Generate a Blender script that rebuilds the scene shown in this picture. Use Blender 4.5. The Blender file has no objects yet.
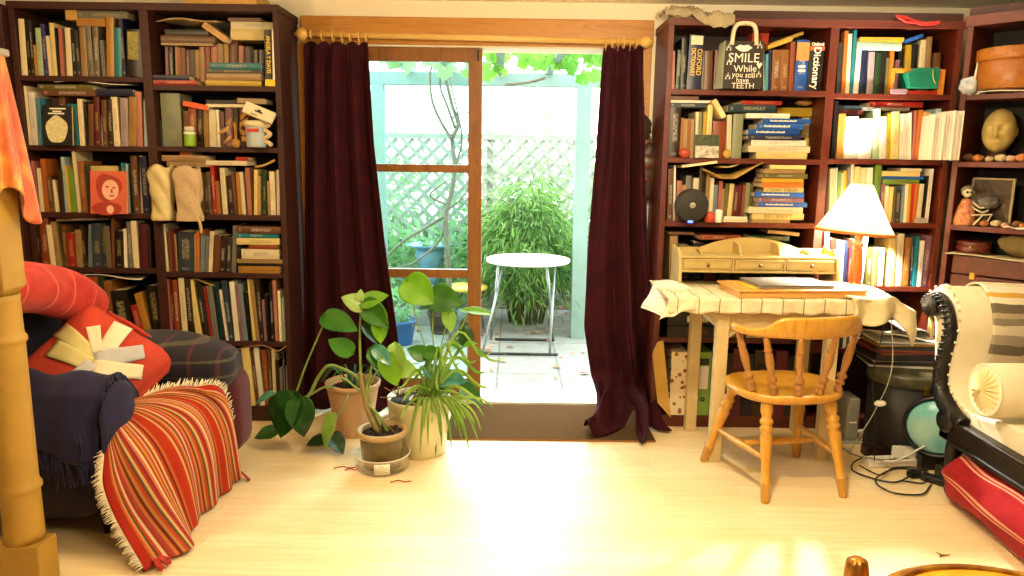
import bpy, math, random
from mathutils import Vector, Matrix, noise
RN = random.Random(11)
SC = bpy.context.scene
COL = SC.collection
PI = math.pi
V = Vector

# ------------------------------------------------------------------ camera model
F = 740.0; PIT = math.radians(10.0); ROL = math.radians(0.8); EYE = V((0, 0, 1.42))
FWD = V((0, math.cos(PIT), -math.sin(PIT)))
_u = V((0, math.sin(PIT), math.cos(PIT)))
RGT = math.cos(ROL) * V((1, 0, 0)) + math.sin(ROL) * _u
UPV = -math.sin(ROL) * V((1, 0, 0)) + math.cos(ROL) * _u
def ray(x, y): return FWD + RGT * ((x - 512) / F) - UPV * ((y - 288) / F)
def at(x, y, Y):
    d = ray(x, y); return EYE + d * (Y / d.y)
def atz(x, y, z=0.0):
    d = ray(x, y); return EYE + d * ((z - EYE.z) / d.z)
def atX(x, y, X):
    d = ray(x, y); return EYE + d * (X / d.x)
def atp(x, y, p0, n):
    d = ray(x, y); return EYE + d * ((p0 - EYE).dot(n) / d.dot(n))

# ------------------------------------------------------------------ materials
def lin(c):
    if isinstance(c, str):
        c = tuple(int(c[i:i + 2], 16) / 255 for i in (0, 2, 4))
    return tuple(((v + .055) / 1.055) ** 2.4 if v > .04045 else v / 12.92 for v in c) + (1.0,)

class NT:
    def __init__(s, name):
        s.m = bpy.data.materials.new(name); s.m.use_nodes = True
        s.t = s.m.node_tree; s.n = s.t.nodes; s.l = s.t.links
        s.b = s.n['Principled BSDF']; s.out = s.n['Material Output']
    def new(s, k, **kw):
        n = s.n.new(k)
        for a, v in kw.items(): setattr(n, a, v)
        return n
    def link(s, a, b): s.l.new(a, b)
    def math(s, op, a, b=None, clamp=False):
        n = s.new('ShaderNodeMath', operation=op, use_clamp=clamp)
        for i, v in enumerate((a, b)):
            if v is None: continue
            if isinstance(v, (int, float)): n.inputs[i].default_value = v
            else: s.link(v, n.inputs[i])
        return n.outputs[0]
    def mix(s, f, a, b, mode='MIX'):
        n = s.new('ShaderNodeMix', data_type='RGBA', blend_type=mode)
        for i, v in ((0, f), (6, a), (7, b)):
            if isinstance(v, (int, float)): n.inputs[i].default_value = v
            elif isinstance(v, tuple): n.inputs[i].default_value = v
            else: s.link(v, n.inputs[i])
        return n.outputs[2]
    def ramp(s, f, stops, interp='LINEAR'):
        n = s.new('ShaderNodeValToRGB'); cr = n.color_ramp; cr.interpolation = interp
        while len(cr.elements) < len(stops): cr.elements.new(.5)
        for e, (p, c) in zip(cr.elements, stops):
            e.position = p; e.color = c if not isinstance(c, str) else lin(c)
        s.link(f, n.inputs[0]); return n.outputs[0]
    def coord(s, kind='Object', scale=(1, 1, 1), rot=(0, 0, 0)):
        tc = s.new('ShaderNodeTexCoord'); mp = s.new('ShaderNodeMapping')
        mp.inputs['Scale'].default_value = scale; mp.inputs['Rotation'].default_value = rot
        s.link(tc.outputs[kind], mp.inputs[0]); return mp.outputs[0]
    def noise(s, vec, scale=5, detail=3, rough=.5, dist=0):
        n = s.new('ShaderNodeTexNoise'); n.inputs['Scale'].default_value = scale
        n.inputs['Detail'].default_value = detail; n.inputs['Roughness'].default_value = rough
        n.inputs['Distortion'].default_value = dist
        s.link(vec, n.inputs['Vector']); return n.outputs['Fac']
    def bump(s, h, st=.3, d=.01):
        n = s.new('ShaderNodeBump'); n.inputs['Strength'].default_value = st; n.inputs['Distance'].default_value = d
        s.link(h, n.inputs['Height']); s.link(n.outputs[0], s.b.inputs['Normal'])
    def base(s, c):
        if isinstance(c, tuple): s.b.inputs['Base Color'].default_value = c
        else: s.link(c, s.b.inputs['Base Color'])
    def set(s, **kw):
        names = dict(rough='Roughness', metal='Metallic', spec='Specular IOR Level', sheen='Sheen Weight', trans='Transmission Weight',
                     ior='IOR', coat='Coat Weight', sss='Subsurface Weight', alpha='Alpha', shr='Sheen Roughness')
        for k, v in kw.items(): s.b.inputs[names[k]].default_value = v
        return s

def mat(name, c, rough=.6, var=.18, ns=9, bump=.0, bs=60, metal=0, spec=.5, sheen=0, c2=None, coat=0, stretch=(1, 1, 1)):
    t = NT(name); v = t.coord('Object', stretch)
    f = t.noise(v, ns, 4)
    a = lin(c); b = lin(c2) if c2 else tuple(x * (1 - var) for x in a[:3]) + (1,)
    a2 = a if c2 else tuple(min(1, x * (1 + var * .6)) for x in a[:3]) + (1,)
    t.base(t.ramp(f, [(.3, b), (.7, a2)]))
    t.set(rough=rough, metal=metal, spec=spec, sheen=sheen, coat=coat)
    if bump: t.bump(t.noise(v, bs, 3), bump, .004)
    return t.m

def wood(name, c1, c2, rough=.4, scale=6, axis=(1, 1, 8), coat=0, bump=.05):
    t = NT(name); v = t.coord('Object', tuple(scale * (1.0 / a) * 4 for a in axis))
    f = t.noise(v, 1.6, 6, .6, 1.2)
    t.base(t.ramp(f, [(.3, c1), (.52, c2), (.75, c1)]))
    t.set(rough=rough, coat=coat); t.bump(f, bump, .003)
    return t.m

def glassy(name, tint, gloss=.06, rough=.02, trans=1.0):
    t = NT(name); tr = t.new('ShaderNodeBsdfTransparent'); tr.inputs[0].default_value = tint
    gl = t.new('ShaderNodeBsdfGlossy'); gl.inputs['Roughness'].default_value = rough
    lw = t.new('ShaderNodeLayerWeight'); fz = t.math('ADD', t.math('MULTIPLY', t.math('POWER', lw.outputs['Facing'], 4), .7), .035)
    mx = t.new('ShaderNodeMixShader'); t.link(fz, mx.inputs[0])
    t.link(tr.outputs[0], mx.inputs[1]); t.link(gl.outputs[0], mx.inputs[2]); t.link(mx.outputs[0], t.out.inputs[0])
    return t.m

def leafmat(name, c1, c2, tr=.35, rough=.4, ns=6):
    t = NT(name); v = t.coord('Object'); f = t.noise(v, ns, 2)
    c = t.ramp(f, [(.35, c1), (.65, c2)]); t.base(c); t.set(rough=rough)
    tl = t.new('ShaderNodeBsdfTranslucent'); t.link(c, tl.inputs[0])
    mx = t.new('ShaderNodeMixShader'); mx.inputs[0].default_value = tr
    t.link(t.b.outputs[0], mx.inputs[1]); t.link(tl.outputs[0], mx.inputs[2]); t.link(mx.outputs[0], t.out.inputs[0])
    return t.m

M = {}
M['mahog'] = wood('dark mahogany shelf wood', '260904', '3a1207', .6, 5, (8, 8, 1), 0)
M['mahog_r'] = wood('reddish mahogany shelf wood', '431408', '5c200d', .45, 5, (8, 8, 1), .05)
M['pine'] = wood('orange pine', 'a5661c', 'bf8230', .45, 4, (8, 1, 1), .2)
M['pine_d'] = wood('varnished door pine', '73420f', '8c571c', .45, 4, (1, 1, 8), .2)
M['rodw'] = wood('pale rod wood', 'd6a44e', 'e3b766', .4, 5, (8, 1, 1))
M['chairw'] = wood('honey beech chair', 'b07822', 'cc9838', .35, 7, (1, 1, 6), .35)
M['deskw'] = mat('cream painted desk', 'ccb684', .55, .12, 14, .1)
M['hutch'] = mat('cream yellow painted organiser', 'bfa768', .55, .1, 14, .05)
M['tray'] = wood('tan drawing board wood', 'c98f45', 'dba65a', .4, 5, (8, 1, 1), .1)
M['postw'] = mat('yellow painted newel post', 'b08a38', .55, .12, 10, .1)
M['white'] = mat('white paper', 'efe9d8', .7, .06)
M['paper'] = mat('aged page edges', 'd9c79a', .8, .15, 40)
M['black'] = mat('matt black', '17140f', .5, .2)
M['blackg'] = mat('black lacquered carved wood', '0e0a08', .38, .2, 8, .2, 40)
M['brass'] = mat('brass', 'c79b45', .3, .1, metal=1)
M['gilt'] = mat('worn gilding', 'c99a3c', .32, .3, 20, .3, 50, metal=.75, c2='8a4a20')
M['chrome'] = mat('galvanised metal', '9aa3a0', .35, .1, metal=.9)
M['terra'] = mat('terracotta', 'c69a74', .5, .12, 8, .1)
M['soil'] = mat('dark potting soil', '33241a', .95, .4, 60, .8, 90)
M['velvet'] = NT('burgundy velvet')
_t = M['velvet']; _t.base(_t.ramp(_t.noise(_t.coord('Object'), 12, 3), [(.3, '270611'), (.7, '3a0c19')])); _t.set(spec=.15, rough=.8, sheen=.15, shr=.4); _t.b.inputs['Sheen Tint'].default_value = lin('b4606a'); M['velvet'] = _t.m
M['navy'] = mat('navy knitted shawl', '0e0a38', .9, .3, 20, .5, 70, sheen=.06)
M['redc'] = mat('red woven cotton', 'b02a1c', .85, .15, 30, .4, 160, sheen=.1)
M['maroon'] = mat('maroon upholstery', '4a0f1a', .85, .2, 20, .3, 90, sheen=.1)
M['uphol'] = mat('cream upholstery', 'e9dfc2', .85, .06, 12, .2, 120, sheen=.1)
M['leather'] = mat('brown leather', '5a2a14', .5, .25, 20, .2, 60)
M['plaster'] = mat('painted plaster wall', 'f2e8cc', .8, .03, 3, .05)
M['ceil'] = mat('cream ceiling paint', 'f6efd8', .85, .03, 3)
M['plasticw'] = mat('white plastic', 'e8e6dc', .35, .04)
M['cable'] = mat('black cable', '100f0e', .4, .1)
M['silver'] = mat('brushed aluminium', 'b9b6ae', .3, .05, metal=.8)
M['soft'] = mat('cream plastic film', 'd8c690', .3, .15, 12, .4, 20)

def emis(name, c, st):
    t = NT(name); t.base((0, 0, 0, 1)); t.b.inputs['Emission Color'].default_value = lin(c); t.b.inputs['Emission Strength'].default_value = st
    return t.m

# ------------------------------------------------------------------ mesh builder
class MB:
    def __init__(s): s.v = []; s.f = []; s.m = []; s.uv = []; s.sm = []; s.x = None
    def add(s, p):
        p = V(p); s.v.append(s.x @ p if s.x else p); return len(s.v) - 1
    def face(s, ids, m=0, uv=None, sm=False): s.f.append(tuple(ids)); s.m.append(m); s.uv.append(uv); s.sm.append(sm)
    def box(s, x0, x1, y0, y1, z0, z1, m=0, R=None, taper=None):
        c = V(((x0 + x1) / 2, (y0 + y1) / 2, (z0 + z1) / 2)); ids = []
        for z in (z0, z1):
            for (x, y) in ((x0, y0), (x1, y0), (x1, y1), (x0, y1)):
                p = V((x, y, z))
                if taper and z == z1: p.x = c.x + (p.x - c.x) * taper; p.y = c.y + (p.y - c.y) * taper
                if R: p = c + R @ (p - c)
                ids.append(s.add(p))
        a = ids
        for q in ((3, 2, 1, 0), (4, 5, 6, 7), (0, 1, 5, 4), (1, 2, 6, 5), (2, 3, 7, 6), (3, 0, 4, 7)): s.face([a[i] for i in q], m)
        return s
    def beam(s, a, b, w, h, m=0, up=(0, 0, 1)):
        a = V(a); b = V(b); d = (b - a); L = d.length; d.normalize(); u = V(up)
        sx = d.cross(u)
        if sx.length < 1e-4: sx = d.cross(V((1, 0, 0)))
        sx.normalize(); uz = sx.cross(d).normalized(); ids = []
        for p in (a, b):
            for (i, j) in ((-1, -1), (1, -1), (1, 1), (-1, 1)): ids.append(s.add(p + sx * (i * w / 2) + uz * (j * h / 2)))
        for q in ((0, 1, 2, 3), (7, 6, 5, 4), (0, 4, 5, 1), (1, 5, 6, 2), (2, 6, 7, 3), (3, 7, 4, 0)): s.face([ids[i] for i in q], m)
        return s
    def tube(s, pts, r, n=8, m=0, cap=True, flat=1.0):
        pts = [V(p) for p in pts]; k = len(pts); rs = r if isinstance(r, (list, tuple)) else [r] * k
        rings = []; pn = None
        for i, p in enumerate(pts):
            d = (pts[min(i + 1, k - 1)] - pts[max(i - 1, 0)])
            if d.length < 1e-7: d = V((0, 0, 1))
            d.normalize()
            if pn is None:
                pn = d.cross(V((0, 0, 1)))
                if pn.length < 1e-3: pn = V((1, 0, 0))
            pn = (pn - d * pn.dot(d)); pn.normalize(); b = d.cross(pn)
            rings.append([s.add(p + (pn * math.cos(2 * PI * j / n) + b * math.sin(2 * PI * j / n) * flat) * rs[i]) for j in range(n)])
        for i in range(k - 1):
            for j in range(n): s.face((rings[i][j], rings[i][(j + 1) % n], rings[i + 1][(j + 1) % n], rings[i + 1][j]), m, None, True)
        if cap: s.face(rings[0][::-1], m); s.face(rings[-1], m)
        return s
    def lathe(s, prof, c=(0, 0, 0), n=28, m=0, T=None, fn=None, cap=True):
        c = V(c); rings = []
        for (r, z) in prof:
            ring = []
            for j in range(n):
                a = 2 * PI * j / n; rr = r * (fn(a, z) if fn else 1)
                p = V((rr * math.cos(a), rr * math.sin(a), z))
                ring.append(s.add(c + (T @ p if T else p)))
            rings.append(ring)
        for i in range(len(prof) - 1):
            for j in range(n):
                s.face((rings[i][j], rings[i][(j + 1) % n], rings[i + 1][(j + 1) % n], rings[i + 1][j]), m, None, True)
        if cap:
            if prof[0][0] > 1e-4: s.face(rings[0][::-1], m)
            if prof[-1][0] > 1e-4: s.face(rings[-1], m)
        return s
    def grid(s, fn, nu, nv, m=0, sm=True):
        ids = [[s.add(fn(i / nu, j / nv)) for j in range(nv + 1)] for i in range(nu + 1)]
        for i in range(nu):
            for j in range(nv):
                s.face((ids[i][j], ids[i + 1][j], ids[i + 1][j + 1], ids[i][j + 1]), m,
                       ((i / nu, j / nv), ((i + 1) / nu, j / nv), ((i + 1) / nu, (j + 1) / nv), (i / nu, (j + 1) / nv)), sm)
        return s
    def prism(s, pts, off, m=0):
        """closed outline pts (3D, planar) pushed along off"""
        off = V(off); n = len(pts); a = [s.add(p) for p in pts]; b = [s.add(V(p) + off) for p in pts]
        s.face(a[::-1], m); s.face(b, m)
        for i in range(n): s.face((a[i], a[(i + 1) % n], b[(i + 1) % n], b[i]), m)
        return s
    def ball(s, c, r, n=14, k=9, m=0, sc=(1, 1, 1), fn=None, T=None):
        c = V(c)
        prof = [(math.sin(PI * i / k), -math.cos(PI * i / k)) for i in range(k + 1)]
        rings = []
        for (pr, pz) in prof:
            ring = []
            for j in range(n):
                a = 2 * PI * j / n; d = V((pr * math.cos(a), pr * math.sin(a), pz)); q = fn(d) if fn else 1
                p = V((d.x * sc[0], d.y * sc[1], d.z * sc[2])) * r * q
                ring.append(s.add(c + (T @ p if T else p)))
            rings.append(ring)
        for i in range(k):
            for j in range(n): s.face((rings[i][j], rings[i][(j + 1) % n], rings[i + 1][(j + 1) % n], rings[i + 1][j]), m, None, True)
        return s
    def build(s, name, mats, parent=None, bevel=0, solid=0, sub=0, origin=None, weld=False):
        if not isinstance(mats, (list, tuple)): mats = [mats]
        if parent is not None:
            root = parent
            while root.parent: root = root.parent
            o0 = V(root.location)
        else:
            xs = [p.x for p in s.v]; ys = [p.y for p in s.v]; zs = [p.z for p in s.v]
            o0 = V(origin) if origin is not None else V(((min(xs) + max(xs)) / 2, (min(ys) + max(ys)) / 2, min(zs)))
        me = bpy.data.meshes.new(name)
        me.from_pydata([tuple(p - o0) for p in s.v], [], s.f)
        for mm in mats: me.materials.append(mm)
        uvl = me.uv_layers.new(name='UVMap') if any(u is not None for u in s.uv) else None
        for p, mi, u, sm in zip(me.polygons, s.m, s.uv, s.sm):
            p.material_index = mi; p.use_smooth = sm
            if uvl and u:
                for li, c in zip(p.loop_indices, u): uvl.data[li].uv = c
        me.validate(); me.update()
        o = bpy.data.objects.new(name, me); COL.objects.link(o)
        if parent is not None: o.parent = parent
        else: o.location = o0
        if weld:
            w = o.modifiers.new('w', 'WELD'); w.merge_threshold = 1e-5
        if bevel:
            b = o.modifiers.new('b', 'BEVEL'); b.width = bevel; b.segments = 2; b.limit_method = 'ANGLE'; b.angle_limit = .6
        if solid:
            b = o.modifiers.new('s', 'SOLIDIFY'); b.thickness = solid; b.offset = 0
        if sub:
            b = o.modifiers.new('u', 'SUBSURF'); b.levels = sub; b.render_levels = sub
        return o

def tag(o, label, cat, group=None, kind=None):
    o['label'] = label; o['category'] = cat
    if group: o['group'] = group
    if kind: o['kind'] = kind
    return o
def thing(name, loc, label, cat, group=None):
    o = bpy.data.objects.new(name, None); COL.objects.link(o); o.location = loc; o.empty_display_size = .05
    return tag(o, label, cat, group)
def struct(o): o['kind'] = 'structure'; return o
def copytree(o, parent=None):
    c = o.copy(); COL.objects.link(c)
    if parent is not None: c.parent = parent
    for ch in list(o.children): copytree(ch, c)
    return c
def text(name, body, size, mtx, material, parent, ext=.0004, spacing=1.0, bold=0, sx=1.0):
    cu = bpy.data.curves.new(name, 'FONT'); cu.body = body; cu.size = size; cu.extrude = ext; cu.align_x = 'CENTER'; cu.align_y = 'CENTER'
    cu.space_character = spacing; cu.offset = bold; cu.resolution_u = 3
    tmp = bpy.data.objects.new(name, cu); COL.objects.link(tmp)
    me = bpy.data.meshes.new_from_object(tmp.evaluated_get(bpy.context.evaluated_depsgraph_get())); bpy.data.objects.remove(tmp)
    me.materials.clear(); me.materials.append(material)
    o = bpy.data.objects.new(name, me); COL.objects.link(o)
    root = parent
    chain = Matrix.Identity(4)
    p = parent
    L = []
    while p: L.append(p); p = p.parent
    for q in reversed(L):
        chain = chain @ (Matrix.Translation(q.location) @ q.rotation_euler.to_matrix().to_4x4())
    o.parent = parent
    o.matrix_local = chain.inverted() @ mtx @ Matrix.Diagonal((sx, 1, 1, 1))
    return o
def facing(pos, right=(1, 0, 0), up=(0, 0, 1)):
    r = V(right).normalized(); u = V(up).normalized(); n = r.cross(u)
    m = Matrix((r, u, n)).transposed().to_4x4(); m.translation = V(pos); return m
def smooth_path(pts, n=6):
    """Catmull-Rom"""
    P = [V(p) for p in pts]; P = [P[0] * 2 - P[1]] + P + [P[-1] * 2 - P[-2]]; out = []
    for i in range(1, len(P) - 2):
        for k in range(n):
            t = k / n; a, b, c, d = P[i - 1:i + 3]
            out.append(.5 * ((2 * b) + (-a + c) * t + (2 * a - 5 * b + 4 * c - d) * t * t + (-a + 3 * b - 3 * c + d) * t ** 3))
    out.append(P[-2]); return out
def lerp(a, b, t): return a + (b - a) * t
def interp(tab, t):
    if t <= tab[0][0]: return tab[0][1]
    for (a, va), (b, vb) in zip(tab, tab[1:]):
        if t <= b: return lerp(va, vb, (t - a) / (b - a))
    return tab[-1][1]
SKY, SUN, CEIL, WALLL, MIDL, LAMP, EXPO = 3.8, 4.5, 46, 17, 28, 80, 0.95
# ------------------------------------------------------------------ room shell
t = NT('pale laminate floorboards')
v = t.coord('Object'); br = t.new('ShaderNodeTexBrick'); t.link(v, br.inputs['Vector'])
br.inputs['Scale'].default_value = 1; br.inputs['Brick Width'].default_value = .9; br.inputs['Row Height'].default_value = .095
br.inputs['Mortar Size'].default_value = .0008; br.offset = .37; br.inputs['Color1'].default_value = lin('ebd3a0'); br.inputs['Color2'].default_value = lin('f3e2ba'); br.inputs['Mortar'].default_value = lin('d0b07a')
g = t.noise(t.coord('Object', (1.5, 30, 1)), 2, 5, .6, .5)
t.base(t.mix(.35, br.outputs[0], t.ramp(g, [(.3, 'd8b478'), (.7, 'f8ebcc')]))); t.set(rough=.46, spec=.4)
M['floor'] = t.m
YB = 4.14
M['farwall'] = mat('dark ochre room wall', '6a4a2c', .8, .1, 3)
MB().box(-3.0, 3.2, -1.8, 4.16, -.05, 0).build('floor', M['floor']); struct(bpy.data.objects['floor'])
struct(MB().box(-3.0, 3.2, -1.8, YB + .2, 2.235, 2.3).build('ceiling', M['ceil']))
struct(MB().box(-3.0, -2.9, -1.8, YB + .2, 0, 2.235).build('wall_left', M['farwall']))
struct(MB().box(3.1, 3.2, -1.8, YB + .2, 0, 2.235).build('wall_right', M['farwall']))
struct(MB().box(-3.0, 3.2, -1.9, -1.8, 0, 2.235).build('wall_front', M['farwall']))
DX0, DX1, DZ = -1.13, .69, 2.0
struct(MB().box(-2.9, DX0, YB, YB + .2, 0, 2.235).box(DX1, 3.1, YB, YB + .2, 0, 2.235).box(DX0, DX1, YB, YB + .2, DZ, 2.235).build('wall_back', M['plaster']))
# pine lining of the opening
zt, zb = at(480, 18, 4.1).z, at(480, 39, 4.1).z
struct(MB().box(at(301, 30, 4.1).x, at(654, 30, 4.1).x, 4.09, YB, zb, zt).box(at(301, 30, 4.1).x, at(654, 30, 4.1).x, 4.105, YB, zb - .03, zb).build('trim_1', M['pine'], bevel=.006))
struct(MB().box(DX0 - .06, DX0 + .015, 4.11, YB + .19, 0, zb - .03).build('trim_2', M['pine'], bevel=.004))
struct(MB().box(DX1 - .015, DX1 + .04, 4.11, YB + .19, 0, zb - .03).build('trim_3', M['pine'], bevel=.004))
struct(MB().box(DX0, DX1, YB - .02, YB + .22, -.03, .02).build('trim_4', mat('pale worn threshold', 'd9dccf', .6, .1)))
# glazed door leaf
YD = 4.17
d = bpy.data.objects.new('door_1', None); COL.objects.link(d); d.location = (DX0 + .02, YD, .02); struct(d)
xl, xr = DX0 + .02, at(481.5, 200, YD).x
def zz(y): return at(474, y, YD).z
st = MB().box(xr - .077, xr, YD, YD + .045, .02, DZ).box(xl, xl + .08, YD, YD + .045, .02, DZ)
st.build('stile', M['pine_d'], d, bevel=.004)
rails = [(zz(62), DZ), (zz(173), zz(165)), (zz(278.5), zz(270)), (.02, zz(379))]
for i, (a, b) in enumerate(rails):
    MB().box(xl + .08, xr - .077, YD + .003, YD + .042, a, b).build('rail' if i in (0, 3) else 'glazing_bar', M['pine_d'], d, bevel=.003)
M['glass'] = glassy('window glass', (.82, .95, .95, 1))
for (a, b) in ((rails[1][1], rails[0][0]), (rails[2][1], rails[1][0]), (rails[3][1], rails[2][0])):
    MB().box(xl + .08, xr - .077, YD + .02, YD + .024, a, b).build('pane', M['glass'], d)
MB().box(xr - .028, xr - .018, YD - .012, YD, zz(61), DZ - .01).tube([(xr - .023, YD - .012, zz(60)), (xr - .023, YD - .022, zz(60))], .006).build('door_bolt', M['black'], d)

# ------------------------------------------------------------------ curtain rod and curtains
YR = 4.02
rp = thing('curtain_rod', at(480, 40, YR), 'pale wooden curtain pole with ball ends across the garden door', 'curtain rod')
ra, rb = at(306, 34, YR), at(642, 42, YR)
MB().tube([ra, rb], .014, 14).build('pole', M['rodw'], rp)
for p, s_ in ((ra, -1), (rb, 1)):
    T = Matrix.Rotation(s_ * PI / 2, 3, 'Y')
    MB().lathe([(.012, -.03), (.02, -.028), (.02, -.022), (.013, -.018), (.013, -.008), (.022, 0), (.029, .012), (.031, .024), (.027, .038), (.016, .05), (.01, .052), (.012, .058), (.0, .064)], p - V((s_ * .0, 0, 0)), 16, T=T).build('finial', M['rodw'], rp)
def ring(cx, cz, par):
    m = MB(); c = V((cx, YR, cz))
    m.tube([c + V((0, .024 * math.cos(a * PI / 8), .024 * math.sin(a * PI / 8))) for a in range(17)], .0035, 6, cap=False)
    m.tube([c + V((0, 0, -.024)), c + V((0, 0, -.04))], .002, 5)
    m.build('ring', M['rodw'], par)
for x in (322, 333, 342, 350, 359, 366, 606, 612, 618, 624, 630, 636):
    p = lerp(ra, rb, (x - 306) / 336); ring(p.x, p.z - .008, rp)
def curtain(name, left, right, ztop, label, folds, pool=False, seed=0):
    def fn(u, v):
        z = ztop * (1 - v)
        a = interp(left, v); b = interp(right, v)
        x = lerp(a, b, u + .02 * math.sin(u * 11 + v * 3) * u * (1 - u) * 4)
        amp = .026 + .03 * v
        if pool: amp = .012 + .075 * max(0, min(1, (u - .38) / .2)) * (.6 + .4 * v)
        y = 4.03 + (-.02 * (1 - u) * v if pool else 0) + amp * math.sin(u * folds * 2 * PI + .8 * math.sin(v * 3 + seed)) + .010 * math.sin(u * folds * 3.1 * PI + v * 3) * (1 - .6 * v) + (.006 * math.sin(u * folds * 9 * PI) * max(0, 1 - v * 6))
        if v < .05: z += .018 * abs(math.sin(u * folds * PI * 1.3)); y = lerp(YR, y, v / .05)
        if pool:
            k = max(0, (v - .88) / .12)
            z = max(z, .03 + .02 * math.sin(u * 19) * k) if v > .88 else z
            z += k * (.035 * math.sin(u * 17 + k * 7) + .05 * math.sin(k * PI)) + .02 * k * math.sin(u * 33)
            y -= k * (.34 + .10 * math.sin(u * 12)); x += k * .06 * math.sin(u * 9 + k * 4) - .03 * k; z = max(z, .022)
        else:
            y -= .05 * v
            z = max(z, .025 + .01 * math.sin(u * 40))
        return V((x, y, z))
    m = MB(); m.grid(fn, 170, 90)
    o = m.build(name, M['velvet'], solid=.006); tag(o, label, 'curtain', 'burgundy door curtains'); return o
lx = lambda px, py: at(px, py, 4.0).x
curtain('curtain', [(0, lx(303, 45)), (.3, lx(303, 150)), (.7, lx(302, 290)), (1, lx(300, 405))],
        [(0, lx(367, 45)), (.25, lx(374, 130)), (.5, lx(385, 215)), (.75, lx(398, 320)), (1, lx(408, 405))], 1.985,
        'burgundy velvet curtain drawn over the closed door leaf behind the potted plants', 3.6)
curtain('curtain', [(0, lx(604, 50)), (.25, lx(598, 130)), (.5, lx(590, 215)), (.75, lx(585, 310)), (.9, lx(592, 370)), (1, lx(592, 400))],
        [(0, lx(644, 50)), (.25, lx(648, 130)), (.5, lx(650, 215)), (.75, lx(655, 310)), (1, lx(662, 400))], 1.985,
        'burgundy velvet curtain gathered beside the open doorway, its hem piled on the doormat', 3.0, True, 1)
# brown leather bag and hangings on the jamb by the desk bookcase
hb = thing('hanging_bag', at(645, 190, 4.05), 'brown leather pouch bag hanging on the wall between curtain and desk bookcase', 'bag')
c = at(647, 172, 4.06)
MB().ball(at(645, 128, 4.08), .05, 14, 10, sc=(.7, .5, 1.3), fn=lambda d: 1 + .12 * math.sin(9 * d.z + 5 * d.x)).build('bundle', mat('dark fabric bundle', '2c2018', .8, .3, 20, .4), hb)
MB().ball(c, .08, 16, 10, sc=(.85, .45, 1.9), fn=lambda d: 1 + .06 * math.sin(7 * d.z + 3 * d.x)).build('pouch', mat('worn dark leather', '3a2016', .45, .3, 18, .4), hb)
MB().ball(c + V((0, -.022, .045)), .068, 14, 8, sc=(.9, .3, .75)).build('flap', mat('dark brown flap leather', '4a2a1a', .4, .3, 18, .3), hb)
MB().tube(smooth_path([c + V((-.04, 0, .1)), at(641, 118, 4.1), c + V((.04, 0, .1))]), .008, 8).build('strap', M['leather'], hb)
for k in (0, 1): MB().ball(c + V((-.01, -.047, .03 - .07 * k)), .007).build('button', mat('red bead', 'b02018', .4), hb)
MB().tube([at(644, 108, 4.13), at(644, 108, 4.06)], .006, 8).build('hook', M['black'], hb)
# doormat
a = atz(655, 442.5); b = atz(590, 402)
t = NT('coir doormat'); f = t.noise(t.coord('Object'), 260, 3); t.base(t.ramp(f, [(.35, '3c2d1d'), (.65, '654e35')])); t.set(rough=1, spec=0); t.bump(f, .7, .006)
mm = thing('doormat', (.2, 3.85, 0), 'brown coir doormat laid inside the open doorway', 'doormat')
MB().box(-.33, a.x, a.y, 4.11, 0.001, .012).build('mat_pile', t.m, mm, bevel=.004)
MB().box(-.333, a.x + .003, a.y - .003, a.y + .012, 0.001, .009).box(a.x - .01, a.x + .004, a.y, 4.11, 0.001, .009).build('binding', mat('mat edge binding', '8a5a2c', .9), mm)

# ------------------------------------------------------------------ bookcases
YF = 3.80
def bookcase(x0, x1, xd, zs_bays, ztop, name, label, m, depth=.33, backc='0c0402', ddx=.02):
    o = thing(name, ((x0 + x1) / 2, YF + depth / 2, 0), label, 'bookcase')
    th = .028
    MB().box(x0, x0 + th, YF, YF + depth, 0, ztop).build('side_panel', m, o, bevel=.002)
    MB().box(x1 - th, x1, YF, YF + depth, 0, ztop).build('side_panel', m, o, bevel=.002)
    MB().box(xd[0], xd[1], YF, YF + depth - .01, .07, ztop - .03).build('divider', m, o, bevel=.002)
    MB().box(x0 - .004, x1 + .004, YF - .006, YF + depth, ztop - .035, ztop).build('top_panel', m, o, bevel=.002)
    MB().box(x0 + th, x1 - th, YF + depth - .012, YF + depth - .002, .0, ztop).build('back_panel', mat(name + ' dark back board', backc, .6), o)
    MB().box(x0 + th, x1 - th, YF + .012, YF + .03, 0, .055).build('plinth', m, o)
    for k, zs in enumerate(zs_bays):
        a = x0 + th if k == 0 else xd[1]; b = xd[0] if k == 0 else x1 - th
        for z in zs: MB().box(a, b, YF + .002, YF + depth - .012, z - .026, z).build('shelf', m, o, bevel=.002)
    return o
LA = [at(80, 76, YF).z, at(90, 146, YF).z, at(90, 213, YF).z, at(90, 268, YF).z, .46, .081]
LB = [at(215, 85.5, YF).z, at(215, 147, YF).z, at(220, 215, YF).z, at(225, 273, YF).z, at(230, 341.5, YF).z, .081]
bookcase(-2.49, -1.165, (-1.85, -1.805), (LA, LB), 2.14, 'bookcase', 'tall dark mahogany bookcase full of books behind the red armchair', M['mahog'])
RA = [at(750, 90, YF).z, at(740, 158.5, YF).z, at(740, 222.5, YF).z, .80, .496, .069]
RB = [at(890, 94, YF).z, at(890, 159.5, YF).z, at(900, 223, YF).z, at(880, 286.5, YF).z, .45, .069]
bookcase(.752, 2.20, (1.55, 1.592), (RA, RB), 2.105, 'bookcase', 'tall red-brown bookcase full of books behind the cream desk', M['mahog_r'], .335, '240a04')
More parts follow.
